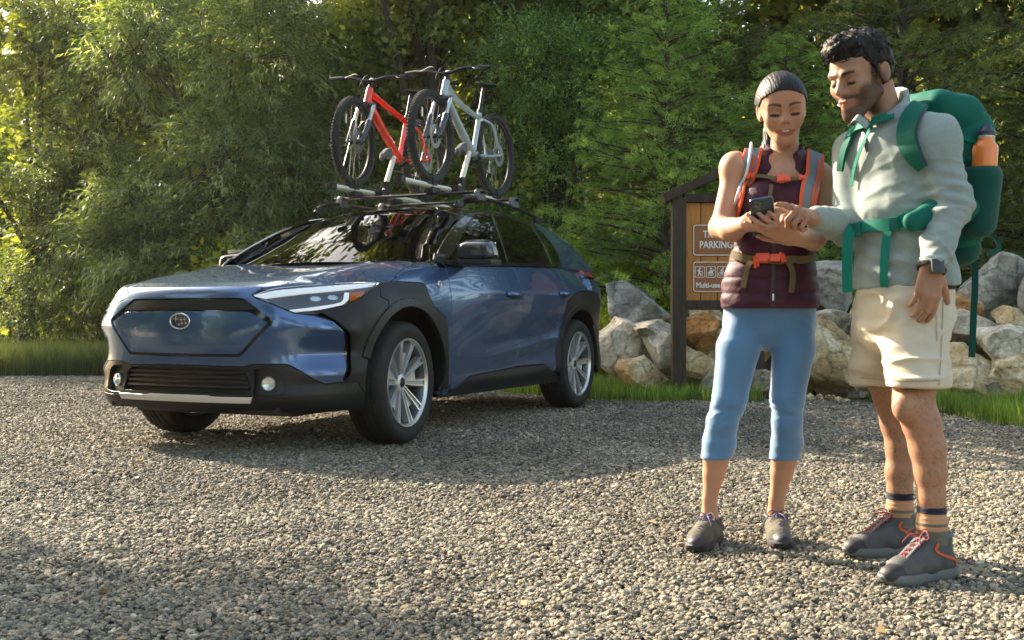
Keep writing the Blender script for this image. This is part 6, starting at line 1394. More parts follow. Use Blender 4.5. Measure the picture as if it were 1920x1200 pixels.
hw_r = hand(J(1398, 420, DW-.22), (.55, -.50, .42), (-.50, -.60, .45), [(.5, .8, .5), (.6, .8, .5), (.7, .9, .5), (.7, .9, .5)], (.1, -.1), .92, right=True)
hw_l = hand(J(1488, 446, DW-.27), (-.88, -.20, .40), (-.12, -.85, -.50), [(.12, .30, .2), (.16, .35, .25), (.20, .40, .3), (.26, .45, .3)], (.35, .0), .90, right=False)
HWc = J(1466, 208, DW-.045); MHW = Matrix.Translation(HWc) @ Rz(R(-7)) @ Rx(R(17)) @ Ry(R(-4)) @ Matrix.Scale(.935, 4)
hd = head_fld(False).xf(MHW); nk = Fld().cap(J(1471, 250, DW+.01), J(1470, 312, DW+.012), .045, .047, .02); nk.cap(J(1470, 316, DW+.005), J(1425, 322, DW), .040, .040, .03).cap(J(1470, 316, DW+.005), J(1512, 328, DW), .040, .040, .03).ell(J(1466, 340, DW-.035), (.085, .060, .070), .04)
parts = []
V, F = mesh_field(hd+nk, HWc-[.15, .15, .26], HWc+[.15, .17, .16], .0027); parts.append((V, F))
Vc = (V-np.array(MHW.translation)) @ np.array(MHW.to_3x3()); tone, lips = head_marks(Vc, False); tones = [tone]; lipss = [lips]
for fl_, h in ((arm_r+hw_r, .0032), (arm_l+hw_l, .0032)):
    V, F = mesh_field(fl_, *bbox(fl_), h); parts.append((V, F)); tones.append(np.zeros(len(V))); lipss.append(np.zeros(len(V)))
def legs(dD, cl, r, k=.03): return Fld().chain([J(x, y, DW+dd) for (x, y), dd in zip(cl, dD)], r, k)
clR = [(1397, 612), (1384, 653), (1368, 747), (1354, 793), (1349, 830), (1343, 858), (1339, 886), (1331, 935), (1331, 972)]; clL = [(1487, 612), (1488, 653), (1476, 747), (1476, 793), (1476, 830), (1471, 858), (1466, 886), (1457, 935), (1455, 965)]
rR = [.066, .068, .054, .048, .052, .046, .040, .027, .034]; rL = [.066, .067, .053, .046, .050, .045, .040, .028, .034]
dd = [.01, .0, -.01, .0, .02, .02, .03, .035, .04]; dl = [.01, .0, -.01, .0, .03, .04, .06, .08, .10]
lw = legs(dd, clR, [r-.003 for r in rR], .012)+legs(dl, clL, [r-.003 for r in rL], .012)+Fld().cap(J(1443, 555, DW+.01), J(1443, 570, DW+.03), .130, .125, .03, yflat(.72))
V, F = mesh_field(lw+tors, *bbox(lw+tors), .0065); parts.append((V, F)); tones.append(np.zeros(len(V))); lipss.append(np.zeros(len(V)))
n = 0; VV = []; FF = []
for V, F in parts: VV.append(V); FF.append(F+n); n += len(V)
VV = np.concatenate(VV); FF = np.concatenate(FF)
W_.add('body', VV, FF, SK_W, tone=np.concatenate(tones), lips=np.concatenate(lipss))
# eyes under the lids are drawn by the lashes; hair pulled back
hf = Fld(); hf.p = [q for q in head_fld(False).p[:2]]; hf = hf.grow(.0032); hf.ell((0, .050, .010), (.072, .078, .070), .03); hf.cap((0, .118, .030), (0, .128, .010), .024, .020, .02)
hf.cap((0, .03, -.01), (0, .03, .0), .070, .070, .02)
hcut = lambda x, y, z: None
def cut_hair(F, x, y, z):
    # hairline in the head's frame: everything in front of and below it is bare
    P = np.stack(np.broadcast_arrays(x, y, z), -1).reshape(-1, 3); q = (P-np.array(MHW.translation)) @ np.array(MHW.to_3x3()); X_, Y_, Z_ = q.T
    line = -(Z_-(.071-6.*X_*X_-1.0*np.clip(Y_+.045, 0, .2)))
    line = np.where(Y_ > .034, -(Z_+.045), line); line = np.where((Y_ <= .034) & (Z_ < .020), .01, line); return np.maximum(F, line.reshape(F.shape))
hh = hf.xf(MHW); V, F = mesh_field(hh, HWc-[.13, .13, .12], HWc+[.13, .2, .16], .0027, cut_hair)
q = (V-np.array(MHW.translation)) @ np.array(MHW.to_3x3()); st = np.arctan2(q[:, 0], q[:, 2]+.02); V = V+vnormals(V, F)*(np.sin(st*75+n3(q, 30)*3)*.00035+n3(q, 60)*.0004)[:, None]
ho_ = W_.add('hair', V, F, HAIR_W)
def strands(P_, V, F, q, idx, n, L, r, par, m, seed, lift=.1, curl=.1, back=False):
    """single locks lying on the head, so that its outline is not a hard edge"""
    rs = np.random.RandomState(seed); N_ = vnormals(V, F); mb = MB()
    for i in rs.choice(idx, n):
        p = V[i]; nn = N_[i]; t = np.array([0, 1., .35]) if back else rs.randn(3)+np.array([-.6, -.3, -.2]); t = unit(t-nn*(t@nn)); b = np.cross(nn, t); l = L*rs.uniform(.5, 1.3); u = np.linspace(0, 1, 5)
        mb.tube(p-nn*.002-(t*l*.25 if back else 0)+t*(u*l)[:, None]+b*(np.sin(u*4+rs.rand()*6)*curl*l*.4)[:, None]+nn*(u*(1-u*.6)*l*lift)[:, None], [r, r, r, r*.8, r*.3], 4, cap=False)
    o = P_.mb('hair_strands', mb, m, par); o['kind'] = 'stuff'
edge_ = np.where(cut_hair(np.full(len(V), -1.), V[:, 0], V[:, 1], V[:, 2]) > -.007)[0] if False else np.where((q[:, 1] < -.02) & (q[:, 2] < .085))[0]
strands(W_, V, F, q, edge_, 420, .022, .0007, ho_, HAIR_W, 8, .03, .05, True)
pt = Fld().chain([J(1468, 215, DW+.12), J(1450, 245, DW+.135), J(1440, 285, DW+.12), J(1444, 315, DW+.10)], [.026, .030, .026, .012], .02); V, F = mesh_field(pt, *bbox(pt), .004); V = V+vnormals(V, F)*(np.sin(V[:, 0]*900)*.0015)[:, None]; W_.add('ponytail', V, F, HAIR_W)
tt_ = MB().tube([(.85*q*.021, -.0915-.0070*(1-q*q), -.0582+.0012*q*q) for q in np.linspace(-1, 1, 9)], [.0008, .0016, .0022, .0024, .0024, .0024, .0022, .0016, .0008], 8, M=MHW)
W_.mb('teeth', tt_, mat('teeth', (.75, .72, .66), .3))
# leggings
lg = legs(dd, clR, [r+.0035 for r in rR], .012)+legs(dl, clL, [r+.0035 for r in rL], .012)+Fld().chain([J(1443, 552, DW+.01), J(1443, 572, DW+.025)], [.156, .156], .012, yflat(.70)).ell(J(1398, 606, DW+.06), (.078, .075, .08), .02).ell(J(1488, 606, DW+.06), (.076, .075, .08), .02)
zhL, zhR = J(1343, 862, DW)[2], J(1471, 862, DW+.03)[2]
V, F = mesh_field(lg, *bbox(lg), .0050, lambda F, x, y, z: np.maximum(F, np.where(x < J(1415, 800, DW)[0], zhL-z, zhR-z)), smooth=2)
N_ = vnormals(V, F); zk = J(0, 770, DW)[2]; fold = np.exp(-((V[:, 2]-zk)/.05)**2)*(.35-np.abs(n3(V*[1, 1, 3.6], 15, 2.)))*.0060+np.exp(-((V[:, 2]-zhL-.06)/.05)**2)*n3(V*[1, 1, 3], 18)*.0012
fold += np.exp(-((V[:, 2]-J(0, 610, DW)[2])/.05)**2)*(.3-np.abs(n3(V*[1.2, 1, 2.5], 13, 4.)))*.004; V = V+N_*fold[:, None]
M_LEG = mat('blue_leggings', (.075, .185, .36), .62, sheen=.5, spec=.3, var=(5, .06), bump=(1200, .0003)); W_.add('leggings', V, F, M_LEG)
# vest
vs = Fld().chain([J(1464, 352, DW), J(1458, 420, DW), J(1452, 468, DW), J(1444, 540, DW), J(1443, 566, DW)], [.122, .124, .122, .150, .160], .04, yflat(.74)).cap(J(1414, 312, DW), J(1516, 320, DW), .055, .052, .04)
for px in (1428, 1494): vs.ell(J(px, 376, DW-.074), (.064, .056, .062), .03)
vs.cap(J(1470, 285, DW+.025), J(1470, 320, DW+.02), .064, .072, .02)
vs.cap(J(1467, 250, DW-.06), J(1468, 292, DW-.075), .050, .048, .008, sub=True).cap(J(1468, 292, DW-.085), J(1464, 344, DW-.125), .050, .010, .008, sub=True)
vs.cap(J(1471, 230, DW+.01), J(1470, 300, DW+.01), .054, .054, .006, sub=True)
vs.cap(J(1368, 300, DW), J(1354, 400, DW-.01), .050, .044, .01, sub=True).cap(J(1547, 318, DW), J(1550, 400, DW-.01), .048, .042, .01, sub=True)
zhem = J(0, 578, DW-.1)[2]; ztop = J(0, 266, DW)[2]
V, F = mesh_field(vs, *bbox(vs), .0050, lambda F, x, y, z: np.maximum(np.maximum(F, zhem-z), z-ztop+.25*(y-DW)*-1*0), smooth=2)
N_ = vnormals(V, F); low = np.clip((J(0, 455, DW)[2]-V[:, 2])/.04, 0, 1)
quilt = np.abs(np.sin((V[:, 2]-zhem)*math.pi/.052+n3(V, 5)*.35))**.4*.0065-.005; V = V+N_*(quilt*(.25+.75*low)*(V[:, 2] > zhem+.012)+n3(V*[1, 1, 2.], 24)*.0022*(V[:, 2] > zhem+.012)+n3(V, 70)*.0006)[:, None]
M_VEST = mat('plum_vest', (.048, .006, .021), .6, sheen=.05, spec=.3, var=(7, .12), bump=(140, .0012)); W_.add('vest', V, F, M_VEST); bvW = bvh_of((V, F))
zp = MB(); P, N, w, th = draped(bvW, [(1447, 370), (1449, 420), (1450, 470), (1449, 520), (1447, 574)], .012, .003, .0015); zp.add(*ribbon_geo(P, N, w, th)); W_.mb('zip', zp, mat('zip_dark', (.02, .008, .014), .5))
ph = rayhit(bvW, 1449, 558, .006)
if ph: W_.mb('zip_pull', MB().box(ph[0], (.006, .004, .022), bev=.001), P_SILVER)
# rucksack worn by the woman
bpw = empty('backpack', (.88, 3.95, .9)); tag(bpw, 'grey and orange backpack worn by the woman, seen by its straps and buckles', 'backpack')
def sub(parent, name, mb, m, **kw):
    l = np.array(parent.location); mb.V = [v-l for v in mb.V]; return mb.build(name, m, parent, **kw)
bf = Fld().chain([J(1462, 345, DW+.20), J(1458, 400, DW+.21), J(1452, 500, DW+.20)], [.115, .120, .10], .05, yflat(.62)); V, F = mesh_field(bf, *bbox(bf), .008); mk('pack_body', V-np.array(bpw.location), F, fabric('grey_pack_cloth', (.07, .085, .11)), bpw)
bvW2 = bvh_of((V, F), (W_.root.children[-1].data and (np.zeros((0, 3)), [])))if False else bvW
for nm, cl, wd in (('shoulder_strap', [(1418, 266), (1412, 290), (1403, 330), (1396, 362), (1388, 396), (1380, 420)], [.050, .055, .055, .050, .045, .035]), ('shoulder_strap', [(1516, 272), (1526, 292), (1522, 325), (1514, 358), (1510, 392), (1506, 412)], [.050, .055, .058, .052, .045, .035])):
    P, N, w, th = draped(bvW, cl, wd, .010, .004); k = MB().add(*ribbon_geo(P, N, w, th)); st_ = sub(bpw, nm, k, M_GREYPAD)
    Tn = unit(np.gradient(P, axis=0)); S = unit(np.cross(Tn, N))
    for sg in (1, -1): sub(bpw, 'orange_edge', MB().tube(P+N*.006+S*sg*(w/2)[:, None], .0058, 8), M_ORANGE)
    sub(bpw, 'orange_line', MB().add(*ribbon_geo((P+N*.0105-S*.012)[2:], N[2:], .008, .0015)), M_ORANGE)
P, N, w, th = draped(bvW, [(1414, 332), (1440, 339), (1470, 341), (1500, 343)], .014, .003, .014); sub(bpw, 'chest_strap', MB().add(*ribbon_geo(P, N, w, th)), M_OLIVE)
def buckle(parent, px, py, bv, m, wd=.046, hh=.026, off=.012):
    h = rayhit(bv, px, py, off)
    if not h: return
    M = align(h[0], h[1]); mb = MB().box((-wd*.22, 0, .004), (wd*.5, hh, .010), M, .003).box((wd*.26, 0, .003), (wd*.40, hh*.8, .008), M, .003).box((0, 0, .009), (wd*.16, hh*.45, .004), M, .001); sub(parent, 'buckle', mb, m)
buckle(bpw, 1468, 341, bvW, M_ORPL, off=.018); buckle(bpw, 1412, 331, bvW, M_ORPL, .03, .02, .018); buckle(bpw, 1500, 343, bvW, M_ORPL, .02, .02, .018)
P, N, w, th = draped(bvW, [(1444, 350), (1442, 365), (1440, 378)], .012, .002, .008); sub(bpw, 'strap_end', MB().add(*ribbon_geo(P, N, w, th)), M_OLIVE)
P, N, w, th = draped(bvW, [(1376, 477), (1390, 482), (1415, 489), (1445, 491), (1480, 490), (1508, 485), (1518, 481)], .026, .004, .008); sub(bpw, 'hip_belt', MB().add(*ribbon_geo(P, N, w, th)), M_OLIVE)
buckle(bpw, 1441, 490, bvW, M_ORPL, .085, .036, .014); buckle(bpw, 1420, 489, bvW, M_ORPL, .02, .04, .015); buckle(bpw, 1465, 490, bvW, M_ORPL, .02, .04, .015)
for cl in ([(1412, 492), (1402, 505), (1396, 540)], [(1476, 494), (1484, 515), (1480, 548)]):
    P, N, w, th = draped(bvW, cl, .020, .002, .010); sub(bpw, 'strap_end', MB().add(*ribbon_geo(P, N, w, th)), M_OLIVE)
P, N, w, th = draped(bvW, [(1412, 268), (1409, 300), (1404, 335), (1396, 368), (1386, 402)], .01, .01, .018); sub(bpw, 'drink_tube', MB().tube(P+N*.006, .0052, 8), M_TEALT); sub(bpw, 'bite_valve', MB().tube([P[-1]+N[-1]*.006, P[-1]+N[-1]*.006+[-.004, 0, -.03]], .009, 8), mat('valve_blue', (.10, .35, .55), .4))
# shoes and phone
M_SHW = fabric('olive_shoe', (.085, .075, .055), 400, .3); M_SOLE = mat('dark_sole', (.03, .03, .035), .7, bump=(200, .001)); M_PURP = mat('purple_black', (.022, .018, .03), .55); M_LACEW = fabric('grey_purple_laces', (.16, .13, .20))
aR = J(1332, 960, DW+.045); aL = J(1456, 960, DW+.10)
shoe(W_, (aR[0], aR[1]), (-.52, -1), .92, (M_SHW, M_SOLE, M_PURP, M_PURP), mid=False, lace=M_LACEW, lw=1.5, accent=M_PURP); shoe(W_, (aL[0], aL[1]), (-.13, -1), .92, (M_SHW, M_SOLE, M_PURP, M_PURP), mid=False, lace=M_LACEW, lw=1.5, accent=M_PURP)
pc = J(1430, 406, DW-.275); U = unit(np.array([-.22, -.66, .72])); Xv = unit(np.array([1, -.12, .12])); Xv = unit(Xv-U*(Xv@U)); Nb = np.cross(U, Xv); Nb = Nb if Nb[1] < 0 else -Nb   # Nb: out of the back
Mp = Matrix([[*q] for q in np.column_stack([np.append(Xv, 0), np.append(U, 0), np.append(Nb, 0), np.append(pc, 1)])])
phone = empty('phone', tuple(pc)); tag(phone, 'dark blue smartphone held up in the hands of the woman', 'phone')
Mq = Matrix.Translation(-Vector(pc)) @ Mp
MB().prism(rnd_poly([(-.036, -.0735), (.036, -.0735), (.036, .0735), (-.036, .0735)], .010), -.0038, .0038, Mq, bev=.0012).build('phone_body', mat('navy_phone', (.02, .045, .075), .25, .4, coat=.6), phone)
ca = MB().prism(rnd_poly([(-.033, .036), (-.001, .036), (-.001, .070), (-.033, .070)], .008), .0038, .0052, Mq).build('camera_bump', mat('phone_dark', (.015, .02, .03), .2, coat=1.), phone)
for x, y in ((-.025, .062), (-.025, .044), (-.009, .053)): MB().lathe([(.0005, .0065), (.005, .0065), (.006, .0052)], 14, Mq @ T(x, y, 0)).build('lens', P_GLOSS, ca)
MB().prism(rnd_poly([(-.033, -.070), (.033, -.070), (.033, .070), (-.033, .070)], .008), -.0042, -.0038, Mq).build('screen', mat('phone_screen', (.1, .12, .14), .1, emit=(.5, .6, .7, .3)), phone)
# ---------------- man
DM = 3.42; M_ = Person((1.23, 3.46, 0), 'bearded man in grey-green pullover and cream shorts pointing at the phone')
Lv = np.array([.59, -.81, 0]); Bv = np.array([.81, .59, 0]); Uv = np.array([0, 0, 1.])          # his left, his back, up
FL = lambda k: (Bv, k)
tm = [J(1690, 300, DM), J(1690, 380, DM), J(1692, 460, DM), J(1698, 530, DM), J(1700, 570, DM)]
shN, shF = J(1752, 262, 3.30), J(1603, 282, 3.53)
tor = Fld().chain(tm, [.140, .125, .108, .105, .100], .04, FL(.72)); tor.cap(shN-[.03, -.04, .02], shF+[.03, -.04, -.02], .055, .055, .04)
# far (right) arm reaching to the phone, near (left) arm hanging
far_el, far_wr = J(1592, 428, 3.50), J(1522, 408, 3.38); near_el, near_wr = J(1780, 385, 3.27), J(1748, 497, 3.20)
HMc = J(1611, 146, DM-.02); MHM = Matrix.Translation(HMc) @ Rz(R(-56)) @ Rx(R(20)) @ Ry(R(0)) @ Matrix.Scale(1.0, 4)
hdm = head_fld(True).xf(MHM); nkm = Fld().cap(J(1642, 165, DM+.03), J(1658, 245, DM+.05), .053, .062, .025).cap(J(1655, 240, DM+.05), shN-[.06, -.05, -.01], .055, .05, .03)
parts = []; V, F = mesh_field(hdm+nkm, HMc-[.16, .16, .26], HMc+[.20, .2, .16], .0029); parts.append((V, F)); q = (V-np.array(MHM.translation)) @ np.array(MHM.to_3x3()); tn_, lp_ = head_marks(q, True); tones = [tn_]; lipss = [lp_]
dn = unit(near_wr-near_el); hn = hand(near_wr+dn*.0, (-.16, -.05, -1), (.10, -.98, .05), [(.25, .45, .3), (.35, .55, .3), (.40, .6, .35), (.45, .6, .35)], (.25, -.1), 1.0, spread=.0, right=False)
hf_ = hand(far_wr, (-.60, -.78, .16), (.30, -.42, .85), [(.10, .12, .05), (1.2, 1.3, .7), (1.35, 1.3, .8), (1.4, 1.3, .8)], (.55, .5), 1.0, spread=.02, right=True)
arms = [Fld().chain([near_el, near_el*.4+near_wr*.6, near_wr], [.034, .032, .026], .02)+hn, Fld().chain([far_el, far_el*.4+far_wr*.6, far_wr], [.033, .031, .026], .02)+hf_]
for a in arms: V, F = mesh_field(a, *bbox(a), .0034); parts.append((V, F)); tones.append(np.zeros(len(V))); lipss.append(np.zeros(len(V)))
DN, DF = 3.28, 3.62
clN = [(1718, 600), (1716, 690), (1713, 752), (1728, 793), (1740, 840), (1745, 886), (1747, 935), (1748, 985), (1750, 1010)]; clF = [(1650, 600), (1652, 690), (1672, 752), (1682, 793), (1690, 840), (1687, 886), (1688, 920), (1688, 960), (1690, 985)]
rN = [.078, .070, .055, .051, .049, .043, .036, .034, .040]; rF = [.070, .062, .050, .048, .045, .041, .036, .035, .04]
lN = Fld().chain([J(x, y, DM-.07+(DN-DM+.07)*min(1, i/2.5)) for i, (x, y) in enumerate(clN)], rN, .025); lF = Fld().chain([J(x, y, DM+.09+(DF-DM-.09)*min(1, i/2.5)) for i, (x, y) in enumerate(clF)], rF, .025)
lN.ell(J(1700, 762, DN-.03), (.042, .040, .05), .02)
lf_ = lN+lF+Fld().cap(J(1690, 570, DM), J(1690, 600, DM), .10, .10, .03); V, F = mesh_field(lf_+tor, *bbox(lf_+tor), .0062); parts.append((V, F)); hair_leg = np.clip(n3(V*[1, 1, .4], 420, 2.)-.1, 0, 1)*.55*(V[:, 2] < .62)*(V[:, 2] > .15); tones.append(hair_leg); lipss.append(np.zeros(len(V)))
n = 0; VV = []; FF = []
for V, F in parts: VV.append(V); FF.append(F+n); n += len(V)
M_.add('body', np.concatenate(VV), np.concatenate(FF), SK_M, tone=np.concatenate(tones), lips=np.concatenate(lipss))
# short curly hair: cap plus curls
hm = Fld().ell((0, .022, .058), (.082, .098, .086), .02).ell((0, .052, .018), (.077, .070, .070), .03).ell((0, -.045, .108), (.056, .044, .030), .03).ell((-.02, -.062, .100), (.035, .03, .026), .02).cap((.079, -.018, .035), (.080, -.018, .005), .006, .004, .01).cap((-.079, -.018, .035), (-.080, -.018, .005), .006, .004, .01)
def cut_m(F, x, y, z):
    P = np.stack(np.broadcast_arrays(x, y, z), -1).reshape(-1, 3); q = (P-np.array(MHM.translation)) @ np.array(MHM.to_3x3()); X_, Y_, Z_ = q.T
    a = .064-Z_; a = np.where(Y_ > -.045, .060-1.5*(Y_+.045)-Z_, a); a = np.where(Y_ > -.022, -.008-Z_, a); a = np.where(Y_ > .002, .030-Z_, a); a = np.where(Y_ > .040, -(Z_+.055), a); return np.maximum(F, a.reshape(F.shape))
V, F = mesh_field(hm.xf(MHM), HMc-[.16, .16, .14], HMc+[.16, .16, .18], .0034, cut_m); q = (V-np.array(MHM.translation)) @ np.array(MHM.to_3x3())
topw = np.clip((q[:, 2]-.04)/.05, .12, 1); V = V+vnormals(V, F)*(((np.abs(n3(q, 38, 4.))*.013-.002+n3(q, 95, 9.)*.003)*topw))[:, None]; HAIR_M = mat('black_hair', (.010, .008, .007), .6, spec=.3, bump=(130, .004)); hm_o = M_.add('hair', V, F, HAIR_M)
strands(M_, V, F, q, np.where(q[:, 2] > -.05)[0], 620, .026, .0013, hm_o, HAIR_M, 4, lift=.35, curl=.5)
# pullover
M_SH = mat('heather_pullover', (.26, .305, .295), .88, sheen=.2, spec=.2, var=(240, .10), bump=(700, .0006))
sh = Fld().chain(tm[:4]+[J(1698, 546, DM)], [.160, .148, .142, .156, .160], .04, FL(.76)); sh.cap(shN-[.03, -.04, .005], shF+[.03, -.04, -.005], .062, .062, .05)
sh.chain([shN, near_el, near_el*.35+near_wr*.65, near_wr-[-.004, 0, -.012]], [.068, .056, .045, .040], .03).ell(shN+[.0, 0, -.01], (.076, .072, .080), .03)
sh.chain([shF, far_el, far_wr+[.02, .02, 0]], [.066, .057, .040], .03)
sh.cap(J(1656, 186, DM+.045), J(1660, 250, DM+.05), .075, .088, .03).cap(J(1646, 140, DM+.02), J(1652, 232, DM+.035), .0655, .067, .004, sub=True).cap(J(1606, 212, DM-.06), J(1620, 232, DM-.07), .040, .018, .01, sub=True)
zt_ = J(0, 170, DM)[2]
def cut_sh(F, x, y, z):
    hem = J(0, 541, DM)[2]+.06*(x-1.2)*0-.10*(x-1.10)*-.35; torso = x < 9
    far = (x < J(1560, 0, 3.5)[0]) & (z > 1.0); nearw = (x > J(1722, 0, 3.2)[0]) & (y < 3.275)
    c1 = hem-z; c1 = np.where(nearw, J(0, 497, 3.2)[2]-z, c1); c1 = np.where(far, (J(1517, 0, 3.37)[0]-x), c1); return np.maximum(np.maximum(F, c1), z-zt_-.9*((x-1.19)*.81+(y-3.46)*.59))
lo, hi = bbox(sh); V, F = mesh_field(sh, lo, hi, .0047, cut_sh, smooth=2); N_ = vnormals(V, F)
def ridges(V, c, d, wl, amp, ext, seed=0.):
    """cloth creases: crests across direction d around point c"""
    d = unit(np.array(d, float)); q = V-np.array(c, float); u = q@d; w = np.exp(-(np.linalg.norm(q, axis=1)/ext)**2); ph = u/wl*2*math.pi+n3(V, 9, seed)*2.2; s = np.sin(ph); return (np.sign(s)*np.abs(s)**.7*.5+.2*s)*w*amp*(.6+.5*n3(V, 14, seed+3))
disp = 1.25*n3(V, 11, 5.)*.005+n3(V*[1, 1, .55], 24, 7.)*.0030+ridges(V, near_el, (.2, 0, 1), .042, .012, .085)+ridges(V, near_wr+[0.01, 0, .03], (-.3, 0, 1), .026, .007, .06, 2.)+ridges(V, far_el, (1, 0, .3), .04, .009, .08, 3.)+ridges(V, J(1640, 470, DM-.1), (.6, 0, 1), .055, .009, .14, 4.)+ridges(V, J(1700, 330, DM-.1), (-.5, 0, 1), .06, .006, .12, 5.)
disp = disp*1.25-np.abs(n3(V*[1, 1, .7]+V[:, [2, 0, 1]]*.35, 15, 11.))*.006+.002; 
def creases(V, c, ax, ext, amp, sc=20, seed=0., st=.35):
    """narrow folds across the axis ax, strongest near c"""
    ax = unit(np.array(ax, float)); q = V-np.array(c, float); u = (q@ax)[:, None]*ax; r = (q-u)*st+u; w = np.exp(-(np.linalg.norm(q, axis=1)/ext)**2); n_ = np.abs(n3(r, sc, seed)); return w*amp*(np.clip(1-n_*3.2, 0, 1)**1.5-.25)
disp = disp*.75+creases(V, near_el, near_wr-shN, .13, .0080, 22, 1.)+creases(V, near_wr, near_wr-near_el, .10, .0060, 30, 2.)+creases(V, far_el, far_wr-far_el, .13, .0080, 24, 3.)+creases(V, J(1700, 470, DM-.12), (.5, 0, 1), .16, .0075, 15, 4.)+creases(V, shN+[0, 0, -.08], (-.7, 0, .7), .12, .0060, 17, 5.)+creases(V, J(1640, 380, DM-.1), (.8, 0, .6), .14, .0060, 16, 6.)+creases(V, J(1690, 330, DM-.12), (-.6, 0, .8), .12, .0045, 15, 7.)
V = V+N_*disp[:, None]; M_.add('pullover', V, F, M_SH); bvM = bvh_of((V, F))
fl_p = spline([J(1626, 238, 3.30), J(1606, 222, 3.30), J(1592, 236, 3.34)], 5); M_.mb('collar_flap', MB().add(*ribbon_geo(fl_p, [(-.3, -.7, .65)]*len(fl_p), .026, .004)), M_SH)
P, N, w, th = draped(bvM, [(1617, 238), (1622, 262), (1628, 285)], .010, .003, .002); M_.mb('zip', MB().add(*ribbon_geo(P, N, w, th)), mat('zip_grey', (.06, .07, .07), .5))
M_NAVY = fabric('navy_shirt', (.012, .016, .04)); nv = Fld().chain([J(1697, 525, DM), J(1699, 546, DM)], [.150, .152], .04, FL(.76)); zt2, zb2 = J(0, 537, DM)[2], J(0, 549, DM)[2]
V, F = mesh_field(nv, *bbox(nv), .006, lambda F, x, y, z: np.maximum(np.maximum(F, zb2+(x-1.10)*.035-z), z-zt2-(x-1.10)*.05)); M_.add('undershirt_hem', V, F, M_NAVY)
# shorts
M_SHO = mat('cream_shorts', (.56, .49, .385), .85, sheen=.15, spec=.2, var=(14, .05), bump=(800, .0005))
so_ = Fld().cap(J(1697, 548, DM), J(1694, 590, DM), .146, .152, .04, FL(.84)); so_.cap(J(1714, 590, DM-.07), J(1722, 722, DN-.0), .096, .088, .03, FL(1.12)).cap(J(1654, 590, DM+.09), J(1645, 722, DF-.03), .088, .080, .03, FL(1.15))
gap = Fld()
zsN, zsF = J(0, 726, DN)[2], J(0, 722, DF)[2]; ztS = J(0, 538, DM)[2]; mid = lambda x: x
def cut_so(F, x, y, z): sidev = (x-1.19)*Lv[0]+(y-3.43)*Lv[1]; return np.maximum(np.maximum(F, np.where(sidev > 0, zsN, zsF)-z), z-ztS)
V, F = mesh_field(so_, *bbox(so_), .0052, cut_so, smooth=2); N_ = vnormals(V, F)
disp = n3(V*[1, 1, 2.2], 10, 2.)*.0055+n3(V*[1, 1, 2], 26, 6.)*.0022+ridges(V, J(1680, 600, DM-.1), (.5, 0, 1), .045, .008, .10, 1.)+ridges(V, J(1640, 660, DM), (.3, 0, 1), .05, .006, .09, 6.)+ridges(V, J(1725, 690, DN-.1), (-.2, 0, 1), .06, .004, .08, 7.)
disp = disp-np.abs(n3(V*[1, 1, 1.3]+V[:, [2, 0, 1]]*.3, 13, 8.))*.007+.002; disp = disp*.7+creases(V, J(1650, 585, DM-.05), (.3, 0, 1), .14, .017, 15, 11.)+creases(V, J(1730, 600, DN), (-.3, 0, 1), .14, .014, 15, 12.)+creases(V, J(1640, 690, DF-.1), (.2, 0, 1), .12, .013, 18, 13.)+creases(V, J(1715, 690, DN-.05), (0, 0, 1), .13, .011, 18, 14.)
V = V+N_*disp[:, None]; sho = M_.add('shorts', V, F, M_SHO); bvS = bvh_of((V, F))
for cl in ([(1768, 560), (1766, 620), (1763, 680), (1760, 722)], [(1752, 566), (1755, 600), (1757, 640)], [(1674, 712), (1700, 714), (1730, 714), (1762, 712)], [(1612, 708), (1640, 710), (1664, 709)]):
    P, N, w, th = draped(bvS, cl, .003, .0012, .0006); M_.mb('seam', MB().add(*ribbon_geo(P, N, w, th)), fabric('seam_thread', (.40, .34, .26)), sho)
# socks
M_SOCK = fabric('tan_sock', (.42, .22, .12), 300); M_SOCKG = fabric('grey_sock', (.12, .12, .095), 300); M_SOCKN = fabric('navy_sock', (.012, .014, .035), 300)
for cl, D_, y0, y1 in ((clN, DN, 949, 1008), (clF, DF, 920, 985)):
    g = Fld(); g.chain([J(cl[6][0]-0, cl[6][1], D_), J(cl[7][0], cl[7][1], D_), J(cl[8][0], cl[8][1], D_)], [.0425, .041, .044], .02)
    V, F = mesh_field(g, *bbox(g), .0045, lambda F, x, y, z: np.maximum(F, z-J(0, y0, D_)[2])); cen = V[F].mean(1)[:, 2]; N_ = vnormals(V, F); V = V+N_*(np.sin(V[:, 2]*420)*.0009)[:, None]
    o = M_.add('sock', V, F, [M_SOCK, M_SOCKG, M_SOCKN]); t = (J(0, y0, D_)[2]-cen)/(J(0, y0, D_)[2]-J(0, y1, D_)[2]); mi = np.where(t < .22, 2, np.where((t > .72) | ((t > .52) & (t < .58)), 1, 0)); o.data.polygons.foreach_set('material_index', mi.astype(np.int32))
# boots
M_BOOT = mat('grey_boot', (.062, .064, .068), .7, var=(30, .2), bump=(350, .0008)); M_BSOLE = mat('grey_sole', (.12, .13, .14), .65, bump=(200, .001)); M_BTOE = mat('rubber_toe', (.022, .023, .026), .6); M_BLIN = fabric('grey_lining', (.11, .13, .14)); M_BACC = mat('red_orange_band', (.50, .075, .022), .6); M_BLACE = fabric('red_laces', (.22, .05, .05))
aN = J(1751, 990, DN); aF = J(1690, 965, DF)
shoe(M_, (aN[0], aN[1]), (-.93, -.50), 1.02, (M_BOOT, M_BSOLE, M_BTOE, M_BLIN), lace=M_BLACE, accent=M_BACC); shoe(M_, (aF[0], aF[1]), (-.97, -.28), 1.02, (M_BOOT, M_BSOLE, M_BTOE, M_BLIN), lace=M_BLACE, accent=M_BACC)
